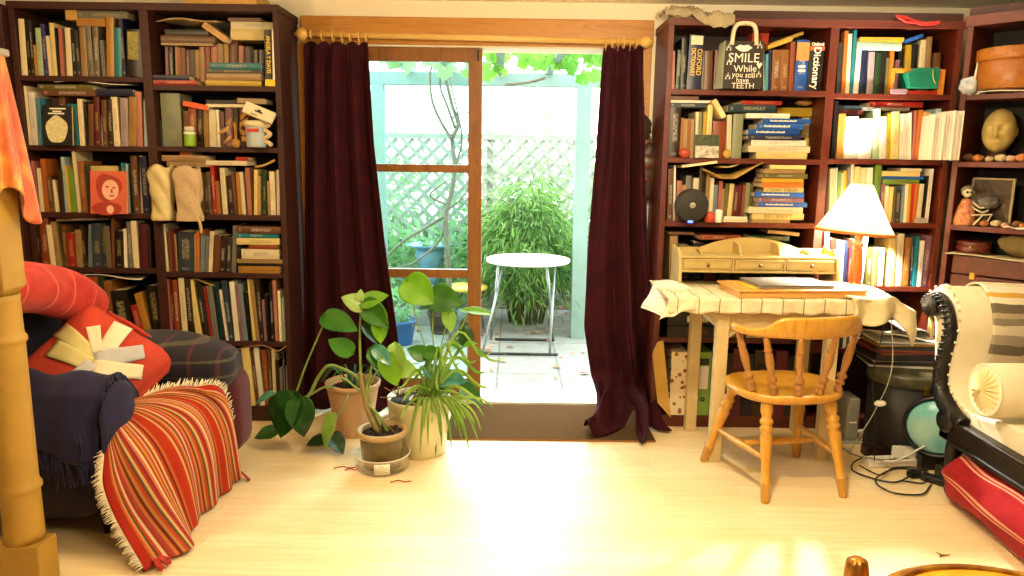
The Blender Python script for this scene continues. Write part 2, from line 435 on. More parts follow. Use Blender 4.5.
# far bookcase turned into the corner
C0 = V((2.212, 3.79, 0)); ang = math.radians(50)
CD = V((math.cos(ang), -math.sin(ang), 0)); CN = V((math.sin(ang), math.cos(ang), 0))
def cf(u, w, z): return C0 + CD * u + CN * w + V((0, 0, z))
def cbox(m, u0, u1, w0, w1, z0, z1, mi=0):
    ids = [m.add(cf(u, w, z)) for z in (z0, z1) for (u, w) in ((u0, w0), (u1, w0), (u1, w1), (u0, w1))]
    for q in ((3, 2, 1, 0), (4, 5, 6, 7), (0, 1, 5, 4), (1, 2, 6, 5), (2, 3, 7, 6), (3, 0, 4, 7)): m.face([ids[i] for i in q], mi)
    return m
def cz(x, y): return atp(x, y, C0, CN).z
def cu_(x, y): return (atp(x, y, C0, CN) - C0).dot(CD)
bc = thing('bookcase', cf(.4, .15, 0), 'red-brown corner shelf unit of curios angled beside the lamp bookcase', 'bookcase')
CW = .78
CZ = [cz(985, 94), cz(985, 162), cz(985, 227), cz(970, 300) - .03, .4, .07]
for u in (0, CW): cbox(MB(), u, u + .026, 0, .29, 0, 2.13).build('side_panel', M['mahog_r'], bc, bevel=.002)
cbox(MB(), -.01, CW + .03, -.006, .29, 2.08, 2.13).build('top_panel', M['mahog_r'], bc)
cbox(MB(), .026, CW, .28, .289, 0, 2.1).build('back_panel', mat('corner unit dark back board', '120704', .7), bc)
for z in CZ: cbox(MB(), .026, CW, .002, .28, z - .026, z).build('shelf', M['mahog_r'], bc, bevel=.002)

cb_ = thing('side_cabinet', (-2.70, 3.94, 0), 'dark wooden cabinet standing between the wall and the armchair bookcase', 'cabinet')
MB().box(-2.895, -2.497, 3.76, 4.13, 0, 2.12).build('body', M['mahog'], cb_, bevel=.003)
m = MB(); m.box(-2.875, -2.515, 3.745, 3.76, .08, 2.06).box(-2.84, -2.55, 3.738, 3.746, .14, .95).box(-2.84, -2.55, 3.738, 3.746, 1.05, 2.0); dr_ = m.build('door', M['mahog'], cb_, bevel=.003)
MB().ball((-2.535, 3.735, 1.0), .014).build('knob', M['brass'], dr_)
# ------------------------------------------------------------------ books
PAL = dict(cr=('cream', 'e3d6b0'), wh=('white', 'ece6d6'), bk=('black', '16130f'), go=('gold', 'c08a34'), pg=('pale-green', 'a9bf9c'), vi=('violet-blue', '3a3a78'),
    pk=('pink', 'c4756a'), ol=('olive', '6b6330'), dg=('dark-grey', '37342f'), tn=('tan', 'b08e5c'), gr=('grey', '7f7c74'), tp=('taupe', '7c6a55'), te=('teal', '1f8291'),
    nv=('navy', '1b2448'), sb=('sky-blue', '5fa6c4'), dr=('dark-red', '6b1c14'), pb=('pale-blue', 'a9c0c4'), br=('brown', '70482a'), db=('dark-brown', '35200f'),
    li=('lilac', 'b7a3a8'), ye=('yellow', 'dcb62c'), sa=('salmon', 'c8836a'), og=('orange', 'd2752a'), gn=('green', '7ba03c'), ob=('orange-brown', 'a3662c'), dn=('dark-green', '24401f'),
    rr=('rust', '9c4a24'), re=('red', 'b5281b'), sl=('slate', '35434c'), oc=('ochre', 'b58a3c'), mr=('maroon', '5c2028'), mv=('mauve', '8c6270'), bg=('blue-grey', '7f929c'),
    dt=('dark-teal', '1c3a40'), bl=('blue', '1f5fc0'), pt=('pale-teal', 'a2c0b4'), sg=('sage', '93997a'), cy=('cream-yellow', 'e0cc84'), em=('emerald', '17705a'))
t = NT('book cover')
oi = t.new('ShaderNodeObjectInfo'); at_ = t.new('ShaderNodeAttribute', attribute_type='OBJECT', attribute_name='title_colour')
uv = t.new('ShaderNodeUVMap'); sx = t.new('ShaderNodeSeparateXYZ'); t.link(uv.outputs[0], sx.inputs[0])
mp = t.new('ShaderNodeVectorMath', operation='ADD'); t.link(uv.outputs[0], mp.inputs[0]); t.link(oi.outputs['Random'], mp.inputs[1])
m2 = t.new('ShaderNodeMapping'); m2.inputs['Scale'].default_value = (5, 90, 1); t.link(mp.outputs[0], m2.inputs[0])
nz = t.noise(m2.outputs[0], 1, 1)
g1 = t.math('GREATER_THAN', nz, .5)
bu = t.math('MULTIPLY', t.math('GREATER_THAN', sx.outputs[0], .28), t.math('LESS_THAN', sx.outputs[0], .74))
bv = t.math('MULTIPLY', t.math('GREATER_THAN', sx.outputs[1], .32), t.math('LESS_THAN', sx.outputs[1], t.math('ADD', t.math('MULTIPLY', oi.outputs['Random'], .3), .6)))
bv2 = t.math('MULTIPLY', t.math('GREATER_THAN', sx.outputs[1], .05), t.math('LESS_THAN', sx.outputs[1], .1))
rsel = t.math('LESS_THAN', t.math('FRACT', t.math('MULTIPLY', oi.outputs['Random'], 7.31)), .6)
msk = t.math('MULTIPLY', t.math('MULTIPLY', t.math('MULTIPLY', bu, t.math('ADD', bv, bv2, True)), g1), rsel)
fl = t.noise(t.coord('Object'), 25, 3)
bc_ = t.mix(t.math('MULTIPLY', fl, .25), oi.outputs['Color'], (.35, .25, .15, 1), 'MULTIPLY')
t.base(t.mix(t.math('MULTIPLY', msk, .35), bc_, at_.outputs['Color'])); t.set(rough=.42)
M['book'] = t.m

def book_mesh(w, d, h, flat, paper=True):
    """spine on -Y. upright: x=thickness, z=height. flat: x=length, z=thickness"""
    m = MB(); t_ = min(.0025, w * .12)
    def P(a, y, b): return V((b, y, a)) if flat else V((a, y, b))
    def bx(a0, a1, y0, y1, b0, b1, mi=0, uvs=False):
        ids = [m.add(P(a, y, b)) for b in (b0, b1) for (a, y) in ((a0, y0), (a1, y0), (a1, y1), (a0, y1))]
        for k, q in enumerate(((3, 2, 1, 0), (4, 5, 6, 7), (0, 1, 5, 4), (1, 2, 6, 5), (2, 3, 7, 6), (3, 0, 4, 7))):
            u = ((0, 0), (1, 0), (1, 1), (0, 1)) if (uvs and k == 2) else ((0, 0),) * 4
            q = q if not flat else q
            m.face([ids[i] for i in q][::(-1 if flat else 1)], mi, u[::(-1 if flat else 1)])
    if w > .022:   # gently rounded spine
        n = 5; L0 = []; L1 = []
        for i in range(n + 1):
            a = w * i / n; y = -.12 * w * math.sin(PI * i / n) * .6
            L0.append(m.add(P(a, y, 0))); L1.append(m.add(P(a, y, h)))
        for i in range(n):
            q = (L0[i], L0[i + 1], L1[i + 1], L1[i]); u = ((i / n, 0), ((i + 1) / n, 0), ((i + 1) / n, 1), (i / n, 1))
            if flat: q = q[::-1]; u = u[::-1]
            m.face(q, 0, u, True)
        bx(0, w, .0001, t_, 0, h)
    else: bx(0, w, 0, t_, 0, h, 0, True)
    bx(0, t_, t_, d, 0, h); bx(w - t_, w, t_, d, 0, h)
    bx(t_, w - t_, t_, d - .003, .003, h - .003, 1)
    return m
BOOKS = []
ORD = 'first second third fourth fifth sixth seventh eighth ninth tenth eleventh twelfth thirteenth fourteenth fifteenth sixteenth seventeenth eighteenth nineteenth twentieth twenty-first twenty-second twenty-third twenty-fourth twenty-fifth twenty-sixth twenty-seventh twenty-eighth twenty-ninth thirtieth'.split()
def mkbook(m, col, loc, rot, meta, obj_name='book'):
    me_o = m.build(obj_name, [M['book'], M['paper']], origin=(0, 0, 0))
    me_o.location = loc; me_o.rotation_euler = rot
    n, hx = PAL[col]; c = lin(hx)
    k = (.62 if c[1] < .5 else .82) + .2 * RN.random(); me_o.color = (min(1, c[0] * k), min(1, c[1] * k), min(1, c[2] * k), 1)
    lum = c[0] * .3 + c[1] * .6 + c[2] * .1
    me_o['title_colour'] = RN.choice([(.75, .65, .4), (.85, .82, .75), (.6, .45, .15)]) if lum < .25 else RN.choice([(.05, .04, .04), (.3, .03, .02), (.03, .06, .2)])
    meta.update(o=me_o, col=n); BOOKS.append(meta); return me_o
def row(bay, zs, data, ins=.012, dep=.17, xmax=None):
    """data: x0 x1 xtop ytop colour (pixels of the spine at the shelf line, top edge)"""
    prev = -9; its = []
    ysh = None
    for ln in data.strip().split(';'):
        a = ln.split()
        if len(a) < 5: continue
        x0, x1, xt, yt = map(float, a[:4]); its.append((x0, x1, xt, yt, a[4], a[5:]))
    its.sort(key=lambda q: q[0])
    for k, (x0, x1, xt, yt, c, ex) in enumerate(its):
        Y = YF + ins + RN.uniform(0, .012) + (.03 if 'b' in ex else 0)
        # pixel row of the shelf at this x
        d0 = ray(x0, 200)
        def wx(px, z):
            lo, hi = 0, 576
            for _ in range(24):
                mid = (lo + hi) / 2
                if at(px, mid, Y).z > z: lo = mid
                else: hi = mid
            return at(px, lo, Y).x
        A = wx(x0, zs); B = wx(x1, zs); T = at(xt, yt, Y); T = V((T.x, Y, T.z))
        w = max(.006, (B - A) * .985); A = max(A, prev + .0006)
        if A > B - .004: B = A + .006; w = .006
        w = min(w, max(.006, B - A))
        H = T.z - zs; th = math.atan2(T.x - A, H) if H > .02 else 0
        th = max(-.28, min(.28, th))
        if abs(th) < .012: th = 0
        h = H / math.cos(th); w = w * math.cos(th)
        prev = A + w / math.cos(th)
        z = zs + (w * math.sin(th) if th > 0 else 0) + .0006
        dd = min(.28, max(.1, h * .7 if h < .22 else h * .75)) if dep is None else min(dep, .29)
        dd *= RN.uniform(.92, 1.0)
        m = book_mesh(w, dd, h - (w * math.sin(abs(th)) * .0), False)
        mkbook(m, c, (A, Y, z), (0, th, 0), dict(kind='up', bay=bay[0], shelf=bay[1], end=bay[2], i=k, n=len(its), w=w, h=h, lean=th, ar=w * h,
               left=its[k - 1][4] if k else None, right=its[k + 1][4] if k + 1 < len(its) else None, lab=next((e[2:].replace('_', ' ') for e in ex if e.startswith('L:')), None)))
    return its
def flats(bay, data, zbase, dep=.16, Yoff=.01):
    """x0 x1 y0 y1 colour [tilt] from TOP to BOTTOM ; flat books with their spine to the front, stacked on zbase"""
    out = []
    for ln in data.strip().split(';'):
        a = ln.split()
        if len(a) >= 5: out.append(a)
    out = out[::-1]; z = zbase + .0006
    for k, a in enumerate(out):
        x0, x1, y0, y1 = map(float, a[:4]); Y = YF + Yoff + RN.uniform(0, .012)
        P0 = at(x0, y1, Y); P1 = at(x1, y0, Y); th = max(.006, (at(x0, y0, Y).z - at(x0, y1, Y).z) * .97)
        tilt = float(a[5]) if len(a) > 5 and a[5][0] in '-0.' else 0
        yaw = RN.uniform(-.04, .04)
        L = P1.x - P0.x
        m = book_mesh(th, dep * RN.uniform(.85, 1.1), L, True)
        zz_ = z + (L * math.sin(tilt) if tilt > 0 else 0)
        mkbook(m, a[4], (P0.x, Y, zz_), (0, tilt, yaw), dict(kind='flat', bay=bay[0], shelf=bay[1], i=len(out) - 1 - k, n=len(out), w=th, h=L, ar=th * L, lean=0, where=bay[2],
               left=out[k + 1][4] if k + 1 < len(out) else None, right=out[k - 1][4] if k else None, lab=next((e[2:].replace('_', ' ') for e in a[5:] if e.startswith('L:')), None)))
        z += th + .0008 + (abs(L * math.sin(tilt)) * .0)
    return z
PS, CS, DS, LS = 'post-side bay', 'curtain-side bay', 'desk-side bay', 'lamp-side bay'
PE, CE, LE = 'post end', 'curtain end', 'divider'
# ---- armchair bookcase, bay beside the post
row((PS, 'top shelf', PE), LA[0], '''22 28 18 19 cr;28.3 32 24 19 bk;32 35 28 20 dg;35.5 37.8 33 45 go;38.2 44 35 28 pg;44.5 49 40 24 vi;49 53 46 36 cr;53 57.5 49 23 cy;57.5 60.5 54 28 bk;61 64.5 58 28 pk;
64.6 67 62 32 ol;67.2 73 64.5 28 cr;73 77 70 29 bk;77.2 81.5 74 30 dg;82 88 79 27 tn;88 94.5 85 26 gr;94.5 100 92 26 tp;100 102.5 97 38 bk;102.6 106 100 40 gr;107 114.5 106 17 go;115 122 114 28 te;
122.5 126.5 118 19 nv;127 143 126 30 bk L:thick_black_book_with_a_pale_lettered_panel''')
row((PS, 'second shelf', PE), LA[1], '''23 26 19 93 tn;26.2 32 22 86 cr;32 38.5 28 92 wh;39 43 35.5 98 sb;50 58 49 98 db b;59 66 58 96 br b;70 79.5 67 104 te;80 85 77 99 cr;85.5 89 83 102 bk;89 94 88 104 br;95 101 93 97 dr;101 103 98.5 106 pb;103 108 101 100 br;
108.5 114 106 99 db;114 120.5 111 97 cr;121.5 129 120 98 li;129 136.5 129 97 oc;137 143 135 92 sa;144.5 148 143.5 100 pb''')
row((PS, 'third shelf', PE), LA[2], '''37 40.5 30 161 pk;40.7 44.5 36 168 cr;45 50 40 159 og;50 54.5 46 176 br;55 60 51 180 cr;60 64.5 57 170 db;64.7 69 60 157 pb;69 71 65 166 ye;71.2 78 66 169 gn;78.2 81.5 71.5 151 cr;
82 88 77 161 ob;88.2 91 84 165 dg;92 122 90 166 cy b L:wide_yellow_book_behind_the_red_portrait_cover;124 127.5 121 163 te;127.6 131 125 164 pb;131 134 129 165 dn;134.5 140.5 130.5 156 br;141 143.4 139.5 156 li;143.5 150 140 157 nv''')
row((PS, 'fourth shelf', PE), LA[3], '''34 37 33 222 br;37.2 41 35 222 db;42.5 51 39 217.5 rr L:tall_orange-red_book_at_the_post_end_of_the_fourth_shelf,_post-side_bay;51 56 46 225 cr;56 61.5 50 222 tn;61.5 64.3 55 223 ol;64.5 69 61 225 br;69 77 66 233 re;77 83 74.5 230 tn;83 88 79 226 db;88.3 92.6 88.5 225 bg;
93 103 91 224 sl;103 107 101 224 dt;107 112 104 226 tp;112 115 111 218 br;115.5 124 114.5 231 bk;124.5 128 123 229 wh;128.5 133.5 126 222 gr;134 139.5 131 221 cr;140 148 139 224 mr;148 151.5 147 226 db''')
row((PS, 'fifth shelf', PE), LA[4], '''93 103 87 277 rr;103.3 108 98 277 dn;108.3 117 103 281 ob;117.3 134 110 291 bk;138 145 130 306 re;145.5 152.5 134 294 go;153 164 146 286 bk L:black_spiral-bound_notebook_beside_the_divider_on_fifth_shelf,_post-side_bay''')
# ---- bay beside the curtain
row((CS, 'top shelf', LE), LB[0], '''166 169 165 46 mv;169.5 174 168 47 db;176 178.3 175 45 tn;178.5 182 177 48 rr;182 186 181 48 br;186 190.5 185 50 mr;190.5 194.8 190 50 db;195 200 194 50 oc;200 205.5 199 45 tn;205.5 211.5 204 44 rr;
212 218 211 45 sa;218 224 217 44 tn;224 230 223 44 oc;230 238 229.5 40 br;239 244 238.5 46 sa;244.5 254 244 47 db;254 257.5 254 50 gr;260 264.5 259 50 tp''', .085, .15)
row((CS, 'top shelf', LE), LB[0], '265.5 275.5 264 30 bk L:black-spined_book_lettered_in_yellow_at_the_curtain_end,_top_shelf,_curtain-side_bay', .004, .07)
row((CS, 'second shelf', LE), LB[1], '''158 162.5 153.5 97 bg;163.5 183 160 93 sg L:big_sage-green_patterned_volume_turned_to_show_its_cover,_second_shelf_by_divider;184 189 183 111 br;189 197 188 108 rr;197 203 197 109 db;204.5 210 202 110 oc;210 217 208.5 110 cr;
217.5 220.5 216 110 wh;221 225 220 112 br;226 233.5 225 107 mv;234 239 233 108 db;239 246 238 107 br''', .05, .15)
row((CS, 'third shelf', LE), LB[2], '''153 171 152 168 cy b;172 176 171 178 mr;178 186 177 175 tn b;186 193 185 174 sa b;193.5 201 192 173 ob;201 205 200 173 ol;205 209 204 174 br;209 212.5 206 172 tp;213.5 217 210 166 re;217.2 221 215 181 ob;223 228 219.5 168 cr;
229 235 226 176 db;235.3 238.5 231 173 br;238.6 242 235.5 172.5 go;242.2 246 239 172 cr;248 252 245 168 sa;254 257.3 254 170 cy;257.5 261 257 176 tn;262 266.5 262 170 dn;268 270.3 267 181 tn;270.5 276 268.5 171.5 cr;277 280 276.5 170 wh''', .03, .16)
row((CS, 'fourth shelf', LE), LB[3], '''163.5 169.5 159 224 cr;170 173 167 231 br;173 176 171 230 dr;176 178.3 174 234 tn;178.5 194 178 232 sl;194.5 196.5 194 234 tn;196.7 200 196 231 og;200.3 205 201 236 bg;205.3 208 206 236 gr;208.5 212.5 210 232 cr;213 219 215 236 br;
219.3 225 221 236 db;226 231 227 238 dg;231.5 235.5 233 226 gr''')
row((CS, 'fifth shelf', LE), LB[4], '''171 173 166 279 pk;173.1 176 169 280 dr;176.2 181 171.5 280 rr;183 188.7 178 278 cr;189 195 184 279 db;197 203 187 280 cy;203.8 207.5 196 283 db;207.6 210.8 200 286 dg;211 213.6 203 287 re;213.8 219.5 206 286 gr;220 224.5 214 283 dt;
226 229 219 290 wh;229.3 234.5 221 281 sl;235 240 229 282 wh;240.2 243 235 285 mv;243.5 248.3 236.5 284 bg;249 252.3 243.5 292 bk;253 256 247 279 cy;256.2 260 249 279 tn;260.2 264 255 278 db;264.5 267.3 261.5 300 mv;268 271 264 295 bk;271.2 274.5 268 283 bk;
275.5 279 272 280 sa;279.5 282 277.5 291 cr;282.6 286 281.5 297 pt''')
row((CS, 'bottom shelf', LE), LB[5], '''226 231 221 358 oc;231.3 235.5 226 360 br;236 242 231 357 rr;243.5 247 238 347 dg;248 256 241 348 cy;256.5 259.6 250 350 br;260 265 253 347 wh;265.5 270.5 261 350 rr;270.7 273.3 267 350 br;273.7 277 271.5 350 cr;
277.3 280.4 275 360 db;281 283.5 279 368 gr;284 286.3 282 352 dg;287.2 289.2 286 366 li''')
# ---- desk bookcase, bay above the desk
row((DS, 'top shelf', CE), RA[0], '''671.5 674.5 672 51 pk;675.5 680 678 50 dn;680.5 686 682 38 bk;686.2 701 690 35 nv L:thick_navy_dictionary_with_gold_lettering_on_the_top_shelf,_desk-side_bay;701.3 703.5 702 50 gr;704 712 705 51 br;713 719.5 715 50 dr;
748 755 749 50 br b;755.5 761 756 47 gn b;762 764.6 763 44 pg;765 767.6 766 54 sb;768 770.5 769 50 nv;771 779.7 773 50 ob;780 788 781.5 50 ob;788.5 793 791 42 rr;793.5 806 797 40 bl L:thick_blue_reference_book_with_an_orange_top_band,_top_shelf,_desk-side_bay;806.5 821 810 42 bk L:thick_black_dictionary_with_white_lettering_at_divider_end_of_desk-side_bay''')
row((DS, 'second shelf', CE), RA[1], '''668 679 670 107 db;679.3 682.5 681 118 ob;682.6 686 684.5 119 tn;686.1 689.4 688 119 ob;689.5 693 691 119 tn;694.5 697.3 696 112 cr;697.4 700.6 699 112 sg;701 704.5 703.5 112 ye;705 710 708 105 cy;711 724.5 713 121 rr;726 730.5 727.5 115 cr;731 741 733.5 114 sg''', .03, .17)
row((DS, 'third shelf', CE), RA[2], '''667 672.5 668.5 169 br;673 675 674 165 wh;675.3 680 677 181 sa;680.3 684 682 185 tn;684.3 690 686 176 gr;691 697 693 178 cr;698 703 700 165 db;704 708 706.5 172 tn;708.2 711.8 711 178 cr;712 716 714 185 bg;716.3 720 719.5 181 pk;720.2 723 722 189 tn;723.2 726.2 726 184 ol;726.5 731 730 184 cy;
731.5 736 735 186 dr;736.3 739.5 739 185 mr;739.8 742.8 743 185 rr;743.2 747.2 746.5 183 sg;747.5 751 750.5 184 ol''', .05, .15)
row((DS, 'fourth shelf', CE), RA[3], '''669 677 670 236 tn;678 690 679 246 db;692 702 694 243 bk;704 716 706 247 dr;718 730 720 246 db;731 745 733 243 dn;747 760 749 245 bk;762 775 764 244 br;777 790 780 246 dg''', .02, .18)
# ---- lamp side bay
row((LS, 'top shelf', LE), RB[0], '''836 841 839 43 dg;841.3 845 845 31 og;845.3 849 848.5 34 cr;849.2 852.6 854 30 te;853 858 858 44 wh;858.5 865 862 47 nv;866.3 872.5 869 52 li;873 878.5 876.5 53 dn;878.7 884 882.5 52 bk;884.2 887 887 58 ol;887.3 891.5 890.5 49 og;
892 896 896 60 mv;897 902 899 49 bk b;903 909 906 45 ye b;910 915 913 44 bk b;916 922 921 40 cr b;922.5 928 927 37 tn b;931 938 934 53 br b''')
row((LS, 'second shelf', LE), RB[1], '''831 834.7 835 101 bk;836 843 839 114 go;843.3 857 845 117 wh;857.3 871 860 119 wh;872.3 879 874 109 pg;879.3 886 880 117 wh;886.2 890 888 114 ye;890.5 898.6 891.5 112 cy;899 903.3 900 114 wh;903.6 908 904.5 114 wh;908.3 911 909.5 113 wh;911.3 914 914.5 111 pk;914.2 919.5 918.5 110 og;
920 924 922.7 112 cy;924.2 928 927 113 cy;928.3 932.6 932 117 wh;933 938.5 936 109 pb;''')
row((LS, 'third shelf', LE), RB[2], '''829 834 830.5 169 cr;834.3 836.2 835.8 168 pb;836.5 839 838.3 172 gn;839.2 842 841.5 173 pg;842.3 845 844 171 ye;845.3 849 847.7 168 gr;849.3 852.3 851.3 162 wh;852.6 858 855 167 cy;858.3 864 861 168 cr;864.3 870.5 867 168 wh;871 877.5 876 163 gn;
879 883 881.5 184 mv;883.3 887 886 186 cr;887.2 891 890 187 cy;891.3 893.5 894 187 ol;894 899.5 896 190 dg;899.8 903 902.5 186 bg;903.2 906 906 184 cr;906.2 908.8 909 184 ye;909 912 912 184 re;912.2 915.5 915.5 184 og;915.7 920.3 920 184 cr;920.6 924 926.5 176 bk;924.3 928 930.5 169 wh''')
row((LS, 'fourth shelf', LE), RB[3], '''824 828.5 825 232 li;829 835 831 239 db;835.4 838.4 837 241 bg;838.6 842 841 241 cr;842.3 846 845 241 nv;846.4 850.5 849.5 248 mr;851 856.5 853 240 br;858 862.5 864 237 pb;866 871 868 248 ol;871.3 877 872.7 249 tn;877.4 882.5 880 248 cr;887 893.6 890.5 236 cy;894 901 897.5 234 cr;902 908 906 238 ob;
909 911.8 912 237 dt;912 916 916.5 237 te;916.3 920.8 920.5 241 wh;921 926.5 926 236 mv''')
# ---- flat stacks
z = LA[0] + .272
flats((CS, 'top shelf', 'stack in front of the row'), '210 261 62 69 te;206 261 69 72.3 bk;207 261 72.6 80 tn;206 261 80 85.5 ye', LB[0], .085, .0)
flats((CS, 'top shelf', 'pair beside divider'), '152 189 74 79 nv;152 197 79.5 84.5 re', LB[0], .085, .0)
def above(bay, data, zb, dep=.15, Y=.01): return flats(bay, data, zb, dep, Y)
ztop = lambda px, py, Y=YF + .02: at(px, py, Y).z
above((CS, 'top shelf', 'laid on the row'), '165 208 27 33 dg;161 214 34 41.5 br;161 212 41.8 44.3 tn', ztop(190, 44.5), .14, .05)
above((CS, 'top shelf', 'laid near curtain'), '228 261 15 18.6 br;231 274 18.6 26 cr;231 273 27 38.5 cy', ztop(250, 38.5), .15, .07)
above((CS, 'second shelf', 'laid on the row'), '206 236 100 104 bk;206 246 105 108 cr', ztop(230, 107), .14, .04)
above((CS, 'third shelf', 'laid on the row'), '180 191 150 154 og;162 206 154 160 tn;167 212 160.5 166 tn', ztop(190, 167), .14, .03)
above((CS, 'third shelf', 'laid mid row'), '236 248 156 160 re;206 247 160.3 165 cr', ztop(225, 165.5), .14, .02)
above((CS, 'fourth shelf', 'stack by curtain'), '237 281 228 235 br;237 278 235.2 240 te;237 279 240 246.5 cy;249 277 246.5 251 rr;242 279 251 261 cr;237 283 261 265 tn;239 280 265.5 268.3 bk;239 280 268.3 275.5 go', LB[3], .17, .0)
above((PS, 'top shelf', 'laid on the row'), '77 126 8 15.5 gr;77 105 17.5 26 go', ztop(95, 26.5), .14, .02)
above((PS, 'second shelf', 'laid on the row'), '97 133 88 95 nv;', ztop(115, 96), .15, .01)
above((PS, 'second shelf', 'laid near post'), '38 92 83 88.5 ol;42 95 89 95 br', ztop(65, 96), .15, .01)
above((PS, 'fourth shelf', 'laid on the row'), '56 108 218.5 221.5 tp -.05', ztop(85, 222), .15, .01)
above((DS, 'second shelf', 'laid near curtain'), '671 699 95 99 br;668 718 99.5 102 wh;670 706 102 106.5 sl', ztop(690, 107.5, YF + .04), .16, .03)
above((DS, 'second shelf', 'laid mid shelf'), '742 783 99 103 re;728 776 103 111 dt', ztop(750, 112.5, YF + .04), .16, .03)
above((DS, 'second shelf', 'tall stack'), '746 790 112 117 wh;763 811 117.3 122.3 bl;757 804 122.7 128.7 bl;748 801 129 134.8 bl;748 801 135 139.8 nv;751 806 140 146 wh;748 810 146.5 153 cr;756 807 153 159.5 cy', RA[1], .15, .0)
above((DS, 'second shelf', 'end stack'), '776 812 107 116 ye;', ztop(795, 116.5, YF + .16), .12, .16)
above((DS, 'third shelf', 'tall stack'), '770 806 164 168 cy;765 806 168 172.5 tn;763 807 173 178 ol;762 804 178 182 ye;762 804 182 187.3 og;764 804 187.6 192 cy;754 804 192 197 bl;756 804 197.3 202.4 mv;758 808 202.6 207.4 bl;748 803 207.6 214 cr;752 804 214.3 220.5 cy;752 790 220.7 224 tn', RA[2], .15, -.012)
above((DS, 'third shelf', 'pair under the row'), '724 747 216 218.5 wh;723 748 219 222 cr', RA[2], .03, -.002)
above((DS, 'fourth shelf', 'laid on the row'), '669 694 228.5 231 br;700 742 228 233 rr', ztop(700, 240), .16, .02)
above((DS, 'fourth shelf', 'laid beneath the tall stack'), '768 800 228.5 232 tn .08;752 790 233 238 dn', ztop(770, 241), .16, .02)
above((LS, 'top shelf', 'laid on the row'), '860 904 34 38.5 ye;857 903 38.7 47 pt', ztop(880, 50.5), .15, .0)
above((LS, 'top shelf', 'under the green box'), '909 938 89 92.5 re;', RB[0], .1, .0)
above((LS, 'second shelf', 'laid on the row'), '870 923 100 105.5 re;862 910 106 110 gr', ztop(890, 111), .15, .03)
above((LS, 'second shelf', 'laid by divider'), '838 866 104 108.3 sl;838 864 108.5 113 mr', ztop(855, 114.5), .15, .03)
above((LS, 'third shelf', 'laid on the row'), '901 922 166.5 169.5 cr;882 921 169.7 174.8 cy;882 925 175 178 bl;884 920 178.3 183.3 gn', ztop(900, 184.5), .15, .02)

def seg(z0, z1): pass
# the ~300 largest stay individuals, the thinnest hidden-looking rest becomes one 'stuff' object
BOOKS.sort(key=lambda b: -b['ar']); NKEEP = 310
rest = [b for b in BOOKS[NKEEP:] if not b['lab']]; keep = [b for b in BOOKS if b not in rest]
PRINT_N = (len(BOOKS), len(keep), len(rest))
print('books', PRINT_N)
if rest:
    vs, fs, mi, cols = [], [], [], []
    for b in rest:
        o = b['o']; mw = Matrix.Translation(o.location) @ o.rotation_euler.to_matrix().to_4x4(); n0 = len(vs)
        vs += [mw @ v.co for v in o.data.vertices]
        for p in o.data.polygons: fs.append([n0 + i for i in p.vertices]); mi.append(p.material_index); cols.append(tuple(o.color))
        bpy.data.objects.remove(o)
    me = bpy.data.meshes.new('thin_books'); me.from_pydata([tuple(v) for v in vs], [], fs)
    t = NT('thin book covers'); a_ = t.new('ShaderNodeVertexColor', layer_name='cover'); t.base(a_.outputs[0]); t.set(rough=.45)
    me.materials.append(t.m); me.materials.append(M['paper'])
    ca = me.color_attributes.new('cover', 'FLOAT_COLOR', 'CORNER')
    for p, k, c in zip(me.polygons, mi, cols):
        p.material_index = k
        for li in p.loop_indices: ca.data[li].color = c
    o = bpy.data.objects.new('thin_books', me); COL.objects.link(o); tag(o, 'the thinnest booklets squeezed between the larger books of both bookcases', 'books', kind='stuff')
# labels
CN_ = {k: v[0] for k, v in PAL.items()}
used = {}
def thick(b): return 'thin' if b['w'] < .016 else ('thick' if b['w'] > .034 else 'medium')
def tall(b): return 'tall' if b['h'] > .262 else ('short' if b['h'] < .195 else '')
for b in keep:
    o = b['o']; place = b['shelf'] + ' of ' + b['bay']
    if b['kind'] == 'up':
        a = [x for x in (tall(b), thick(b), ('leaning' if abs(b['lean']) > .07 else '')) if x and x != 'medium']
        nb = [CN_[x] for x in (b['left'], b['right']) if x]
        rel = ('between %s and %s ones' % tuple(nb)) if len(nb) == 2 and nb[0] != nb[1] else (('between two %s ones' % nb[0]) if len(nb) == 2 else ('ending the row beside a %s one' % (nb + [''])[0]))
        k = b['i'] + 1
        cands = [' '.join(a + [b['col'], 'book', rel + ',', place]), ' '.join(a[:1] + [b['col'], 'book,', ORD[b['i']], 'from the %s,' % b['end'], place])]
        o['group'] = 'books standing on the ' + place
    else:
        nb = (('under a %s one' % CN_[b['left']]) if b['left'] else 'topmost')
        cands = [' '.join([('thick ' if b['w'] > .03 else 'thin ' if b['w'] < .015 else '') + b['col'], 'flat book', nb + ',', b['where'] + ',', place]),
                 ' '.join([b['col'], 'flat book,', ORD[b['i']], 'down,', b['where'] + ',', place])]
        o['group'] = 'books lying on the ' + place
    if b['lab']: cands = [b['lab']] + cands
    for c in cands:
        if c not in used and len(c.split()) <= 16: break
    else: c = cands[-1]
    used[c] = b; o['label'] = c; o['category'] = 'book'
def findbook(s):
    for b in keep:
        if s in b['o']['label']: return b['o']
    raise KeyError(s)
